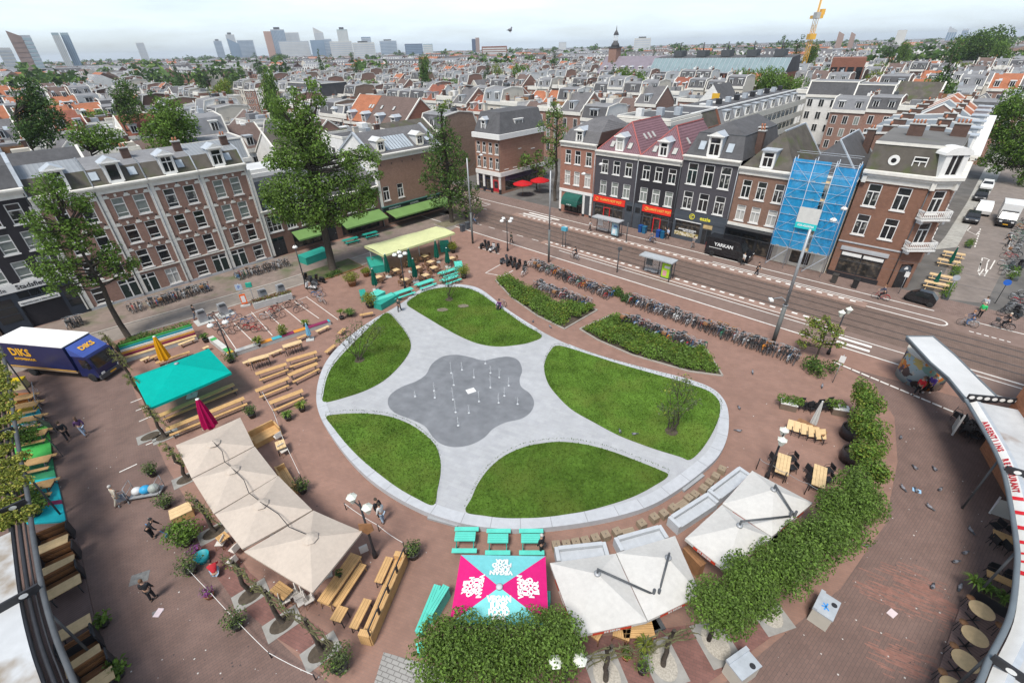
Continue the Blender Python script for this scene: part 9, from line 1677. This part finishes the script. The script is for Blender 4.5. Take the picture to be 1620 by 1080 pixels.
for a in(('man in black walking up the left lane beside a woman in purple',110,695,2.4,DK,DK),('woman with long brown hair, purple top and light jeans walking up the left lane',136,688,2.6,(.07,.03,.10),(.3,.38,.5),(.08,.045,.03),'walk',True),('person in beige coat pushing a walker on the left lane',192,798,1.2,BE,BE,(.4,.38,.35)),('person in black bending over a blue broom on the left lane',243,850,.3,DK,DK,(.02,.02,.02),'bend'),('person in black with a white waist band standing on the left lane',244,948,1.9,DK,DK,(.12,.06,.03),'stand'),('crouching person in a red top beside the turquoise tub',343,910,2.2,(.42,.02,.03),(.25,.33,.42),(.03,.02,.02),'crouch'),('person in white shirt and pale jeans standing by the double lantern',607,826,2.6,WH_,(.33,.42,.52),(.04,.03,.02),'stand'),('person in black close beside the one in white shirt',601,818,-.6,DK,DK,(.04,.03,.02),'stand'),('grey haired person in black at the right turquoise picnic table',857,876,2.4,DK,DK,(.4,.4,.38),'stand'),('person in dark jacket walking on the narrow paved path',633,494,-1.9,(.05,.05,.045),DK),('person in purple sitting on the ground by a bicycle',790,490,-2.0,(.12,.03,.16),DK,(.02,.02,.02),'sit'),('person in red coat leaning forward as they walk before the mural drum',1449,624,3.6,(.55,.02,.03),DK,(.15,.09,.05),'walk'),('person in red and blue jacket walking before the mural drum',1466,621,3.4,(.10,.05,.30),DK,(.2,.1,.08),'walk',False,None,None,1.0,None,WH_),('man in dark jacket carrying a white bag on the side street',312,505,1.2,DK,(.07,.09,.13)),('person in white hood pulling a black suitcase on the far platform',933,366,-.6,(.5,.5,.5),DK),('person in black coat on the pavement by the red shop door',1050,377,.5,DK,DK),('person in pale blue top on the pavement behind the black coat',1055,379,.5,(.35,.4,.5),DK),('person in grey walking before the food shop window',1095,393,.6,(.18,.17,.17),(.2,.2,.2)),('person in black standing at the tram street line',738,349,1.4,DK,DK,(.03,.02,.02),'stand'),('person in dark green walking by the domed lamp post',809,386,.9,(.04,.05,.04),DK),('person in black walking past the front of the black van',1196,436,-.8,DK,DK,(.03,.02,.02)),('person in white top at the black van bonnet',1174,420,.4,(.5,.5,.48),DK),('person in bright green top standing behind the cyclists',1547,503,.7,(.02,.42,.12),DK,(.5,.45,.35),'stand'),('person in grey vest walking in the right side street',1551,493,1.0,(.35,.36,.38),(.1,.1,.1)),('person in red shirt inside the bicycle shop door',66,512,1.5,(.5,.02,.02),DK,(.03,.02,.02),'stand'),('person in black beside the left parked bicycles of the right side street',1593,389,2.0,DK,DK,(.03,.02,.02),'bend')):person(*a)
for i,(lab,u,v,a,top,bk,hr) in enumerate((('cyclist in black riding on the near cycle lane',909,410,ANG_S+pi-.1,DK,2,(.03,.02,.02)),('cyclist in dark top riding past the blue bins',1029,384,ANG_S+pi,(.12,.13,.15),0,(.05,.03,.02)),('cyclist with a red front load before the corner house',1391,474,ANG_S+pi,(.05,.06,.10),4,(.2,.1,.05)),('cyclist in dark blue riding along the right road edge',1528,516,ANG_S+pi+.1,(.08,.09,.14),2,(.3,.15,.08)),('cyclist in black on a black bicycle with a rear crate',1584,520,ANG_S+pi,DK,9,(.45,.4,.33)),('cyclist in dark jacket near the tram pole at the bend',752,355,ANG_S+.2,(.1,.1,.1),1,(.03,.02,.02)))):
 p=G(u,v);BP[bk].put(p,a,'bicycle ridden by the '+lab,'ridden '+str(i) if False else None);person(lab,u,v,a,top,JN if i%2 else DK,hr,'ride',loc=p)
p=G(190,806);t=thing('walker','grey wheeled walker pushed by the person in beige','walker',G(197,795),.6);b=MB();[b.bar((x,y,.1),(x*.8,y*.6,.9),.02) for x in(-.25,.25) for y in(-.25,.25)];b.rbox((0,0,.5),(.4,.4,.3),m=1);b.rbox((0,0,.92),(.45,.04,.04));[b.rbox((x,y,.08),(.06,.16,.16)) for x in(-.25,.25) for y in(-.25,.25)];obj('frame',b,[STEEL,paint((.16,.17,.2),.8)],t)
t=thing('handcart','low cage handcart loaded with bags and a blue sack on the left lane','handcart',G(235,782),.2);b=MB();b.box(-.9,.9,-.4,.4,.2,.28);[b.bar((x,y,.25),(x,y,1.2),.02) for x in(-.9,.9) for y in(-.4,.4)];[b.bar((x,-.4,z),(x,.4,z),.015) for x in(-.9,.9) for z in(.7,1.2)];obj('cart_frame',b,STEEL,t)
for x,r,c in((-.5,.3,(.55,.55,.55)),(.0,.32,(.03,.3,.55)),(.5,.33,(.3,.33,.3))):b=MB();b.ball((x,0,.5),r*1.1,r,r*.9,10,6);obj('sack',b,paint(c,.5),t)
p=G(323,886);t=thing('tub','turquoise plastic tub behind the crouching person','tub',p);b=MB();b.lathe([(.28,0),(.4,.5),(.38,.5),(.26,.06),(.001,.05)],18);obj('tub_body',b,paint((.01,.26,.30),.5),t)
p=G(252,846);t=thing('broom','blue handled broom held by the bending person','broom',p);b=MB();b.bar((.5,0,.05),(-.45,.05,1.0),.02);b.rbox((.55,0,.06),(.12,.4,.1),m=0);obj('handle',b,paint((.02,.2,.45),.5),t)
bpy.data.scenes.remove(TMP)
#  PLANTING, WATER, BIRDS, AIR
from mathutils.geometry import tessellate_polygon
def fill(lab,poly,n,hmin,hmax,lf,seed,sz=.2):
 rg=random.Random(seed);b=MB();xs=[p.x for p in poly];ys=[p.y for p in poly];k=0
 while k<n:
  x,y=rg.uniform(min(xs),max(xs)),rg.uniform(min(ys),max(ys));c=False
  for i in range(len(poly)):
   a,d=poly[i],poly[i-1]
   if(a.y>y)!=(d.y>y) and x<(d.x-a.x)*(y-a.y)/(d.y-a.y)+a.x:c=not c
  if not c:continue
  h=hmin+(hmax-hmin)*max(0,mnoise.noise((x*.35,y*.35,seed))+.5);k+=1;m=0 if mnoise.noise((x*.5,y*.5,seed+9))>-.05 else 1;leaf_cloud(b,(x,y,h*.6),.42,30,sz,rg,.8,(m*2,m*2+1),.2)
 o=obj('bed_shrubs',b,lf);tag(o,lab,'shrubs',kind='stuff')
shr=lambda pts,k:[p.lerp(sum(pts,Vector())/len(pts),k) for p in pts]
fill('mass of low green shrubs filling the first planting bed',shr(bed1,.05),420,.5,1.1,[LEAF4,LEAF3,LEAF1,LEAF4],1);fill('mass of low green shrubs filling the second planting bed',shr(bed2,.08),560,.5,1.1,[LEAF4,LEAF3,LEAF1,LEAF4],2)
for i,(u,v,r) in enumerate(((972,466,.9),(990,476,.8),(1290,585,1.2),(215,548,1.1),(232,542,.9),(530,436,.9))):
 p=G(u,v);rg=random.Random(i);t=thing('shrub',['dark green shrub at the right end of the first long rack row','dark green shrub at the left end of the second long rack row','dense dark shrub at the foot of the feathery small tree','shrub at the foot of the left street tree','shrub between the left street tree and the rainbow bench','low grass tuft at the tall elm'][i],'shrub',p);b=MB();[leaf_cloud(b,(r*rg.gauss(0,.4),r*rg.gauss(0,.4),r*.5 if i<5 else .1),r*.6,130,.2,rg,.8,shell=.2) for _ in range(6)];obj('foliage',b,[LEAF2,LEAF1] if i!=1 else[LEAF2,LEAF5],t)
for u,v,s_ in((527,428,3.4),(715,353,2.6)):
 p=G(u,v);b=MB();M=Rz(LANG,(p.x,p.y,0));q=MB();q.box(-s_,s_,-s_*.6,s_*.6,0,.14,1 if s_<3 else 2);q.box(-s_+.12,s_-.12,-s_*.6+.12,s_*.6-.12,.141,.18,0);b.join(q,M);struct('tree_bed',b,[mat('weedy_bed',(.055,.075,.022),.95,.4,1.5,col2=(.09,.08,.045),cs=.8) if s_>3 else mat('dry_bed',(.16,.14,.09),.95,.3,2),M_KERB,WOODD])
for i,(u,v) in enumerate(((1480,452),(1488,440),(1500,416),(1508,404))):picnic('pale plank picnic table by the corner house, '+['nearest the tram street','second from the tram street','third from the tram street','farthest from the tram street'][i],u,v,ANG_S+.05,2.2,WOODL,None,WOODL)
for i,(u,v,n) in enumerate(((1498,462,5),(1510,432,4),(1604,436,4),(1532,388,3))):
 p=G(u,v);rg=random.Random(i);t=thing('planter',['green planting strip right of the nearer pale picnic tables','green planting strip right of the farther pale picnic tables','green planter bed among bicycles at the right side street edge','black bin cluster planter above the farther pale picnic tables'][i],'planter',p,ANG_N);b=MB();[leaf_cloud(b,(k*.9-n*.45,rg.gauss(0,.15),.55),.5,90,.18,rg,.8,shell=.1) for k in range(n)];obj('foliage',b,[LEAF4,LEAF1],t);b=MB();b.box(-n*.5,n*.5,-.3,.3,0,.35);obj('trough',b,DARKM,t)
WATER=mat('white_water',(.85,.87,.88),.3,.05,5,alpha=.42);nj=0
for u,v,h in((657,627,.6),(687,618,.9),(688,629,.7),(714,590,1.2),(718,609,1.2),(717,632,1.3),(721,652,1.2),(725,673,.9),(731,585,.9),(750,597,1.0),(742,653,.8),(758,635,1.1),(776,613,1.3),(790,597,1.0),(789,637,1.0),(798,626,1.0),(776,590,.8),(819,639,.7),(805,610,.9),(768,575,.8)):
 p=Gz(u,v);t=thing('fountain_jet','thin white water jet rising from the dark wet paving','fountain jet',(p.x,p.y,pz(p)),0,'fountain jets');b=MB();b.bar((0,0,.0),(0,0,h),.018,.009,6);rg=random.Random(int(u));[b.ball((rg.gauss(0,.06),rg.gauss(0,.06),h*rg.random()),.02,seg=5,rings=3) for _ in range(9)];obj('water',b,WATER,t);b=MB();b.lathe([(.1,.008),(.09,.05),(.001,.07)],8);obj('splash',b,WATER,t)
PG=None
for k,(u,v) in enumerate(((1424,694),(1447,742),(1478,744),(1427,773),(1449,778),(1486,776),(1469,803),(1534,840),(1525,876),(1510,890),(1369,865),(1474,930),(1517,930),(1325,550),(870,518),(843,510),(1015,586),(980,690),(1002,694),(1190,590),(1169,647),(1168,683),(1300,612),(1250,740))):
 p=G(u,v);p.z=pz(p)+.05 if 860<u<1010 and v>560 else .012
 if PG is None:
  b=MB();b.ball((0,0,.13),.17,.09,.085,10,6);b.ball((.16,0,.24),.05,.045,.05,8,5,1);b.bar((.09,0,.17),(.15,0,.24),.055,.04,7);b.add([(-.12,-.06,.13),(-.12,.06,.13),(-.34,.04,.1),(-.34,-.04,.1),(-.12,0,.17),(-.34,0,.13)],[(0,1,4),(2,3,5),(0,4,5,3),(1,2,5,4),(0,3,2,1)],1);b.bar((.2,0,.24),(.25,0,.23),.014,.004,5,1);[b.bar((.02,s_*.03,.07),(.03,s_*.03,0),.01,None,4,2) for s_ in(-1,1)];PG=b.mesh('pigeon',[paint((.2,.2,.22),.7,.3,'pigeon_grey'),paint((.06,.065,.075),.6,.2,'pigeon_dark'),TERRA])
 o=link('pigeon',PG,None,p,rgb.uniform(0,6));tag(o,'grey pigeon standing on the '+('paving of the right lane' if u>1340 else 'paving round the lawns'),'pigeon','pigeons '+('right lane' if u>1340 else 'lawn'))
d=_R*((807-810)/F_PX)+_U*((540-52)/F_PX)+_f;o=link('flying_bird',PG,None,Vector((0,0,CAM_H))+d*60,1);o.scale=(2.2,)*3;tag(o,'single dark bird flying against the sky','bird')
for i,(u,v,c) in enumerate(((1411,970,(.6,.5,.5)),(251,969,(.6,.5,.52)),(1450,776,(.3,.5,.7)))):p=G(u,v);b=MB();b.rbox((p.x,p.y,.03),(.45,.32,.03),.5+i);o=obj('flat_sign',b,paint(c,.6),None);tag(o,['pale paper sheet lying on the right lane','pale paper sheet lying on the left lane','blue white carton lying on the right lane'][i],'litter')
hz=MB();hz.box(-9300,9300,-9300,9300,-1,80);hm=bpy.data.materials.new('haze_air');hm.use_nodes=True;hn=hm.node_tree;hn.nodes.clear();ho=hn.nodes.new('ShaderNodeOutputMaterial');hv=hn.nodes.new('ShaderNodeVolumePrincipled');hv.inputs['Color'].default_value=(.86,.92,1,1);hv.inputs['Density'].default_value=.00011;hv.inputs['Anisotropy'].default_value=.2;hn.links.new(hv.outputs[0],ho.inputs['Volume']);o=obj('haze',hz,hm);o['kind']='stuff'
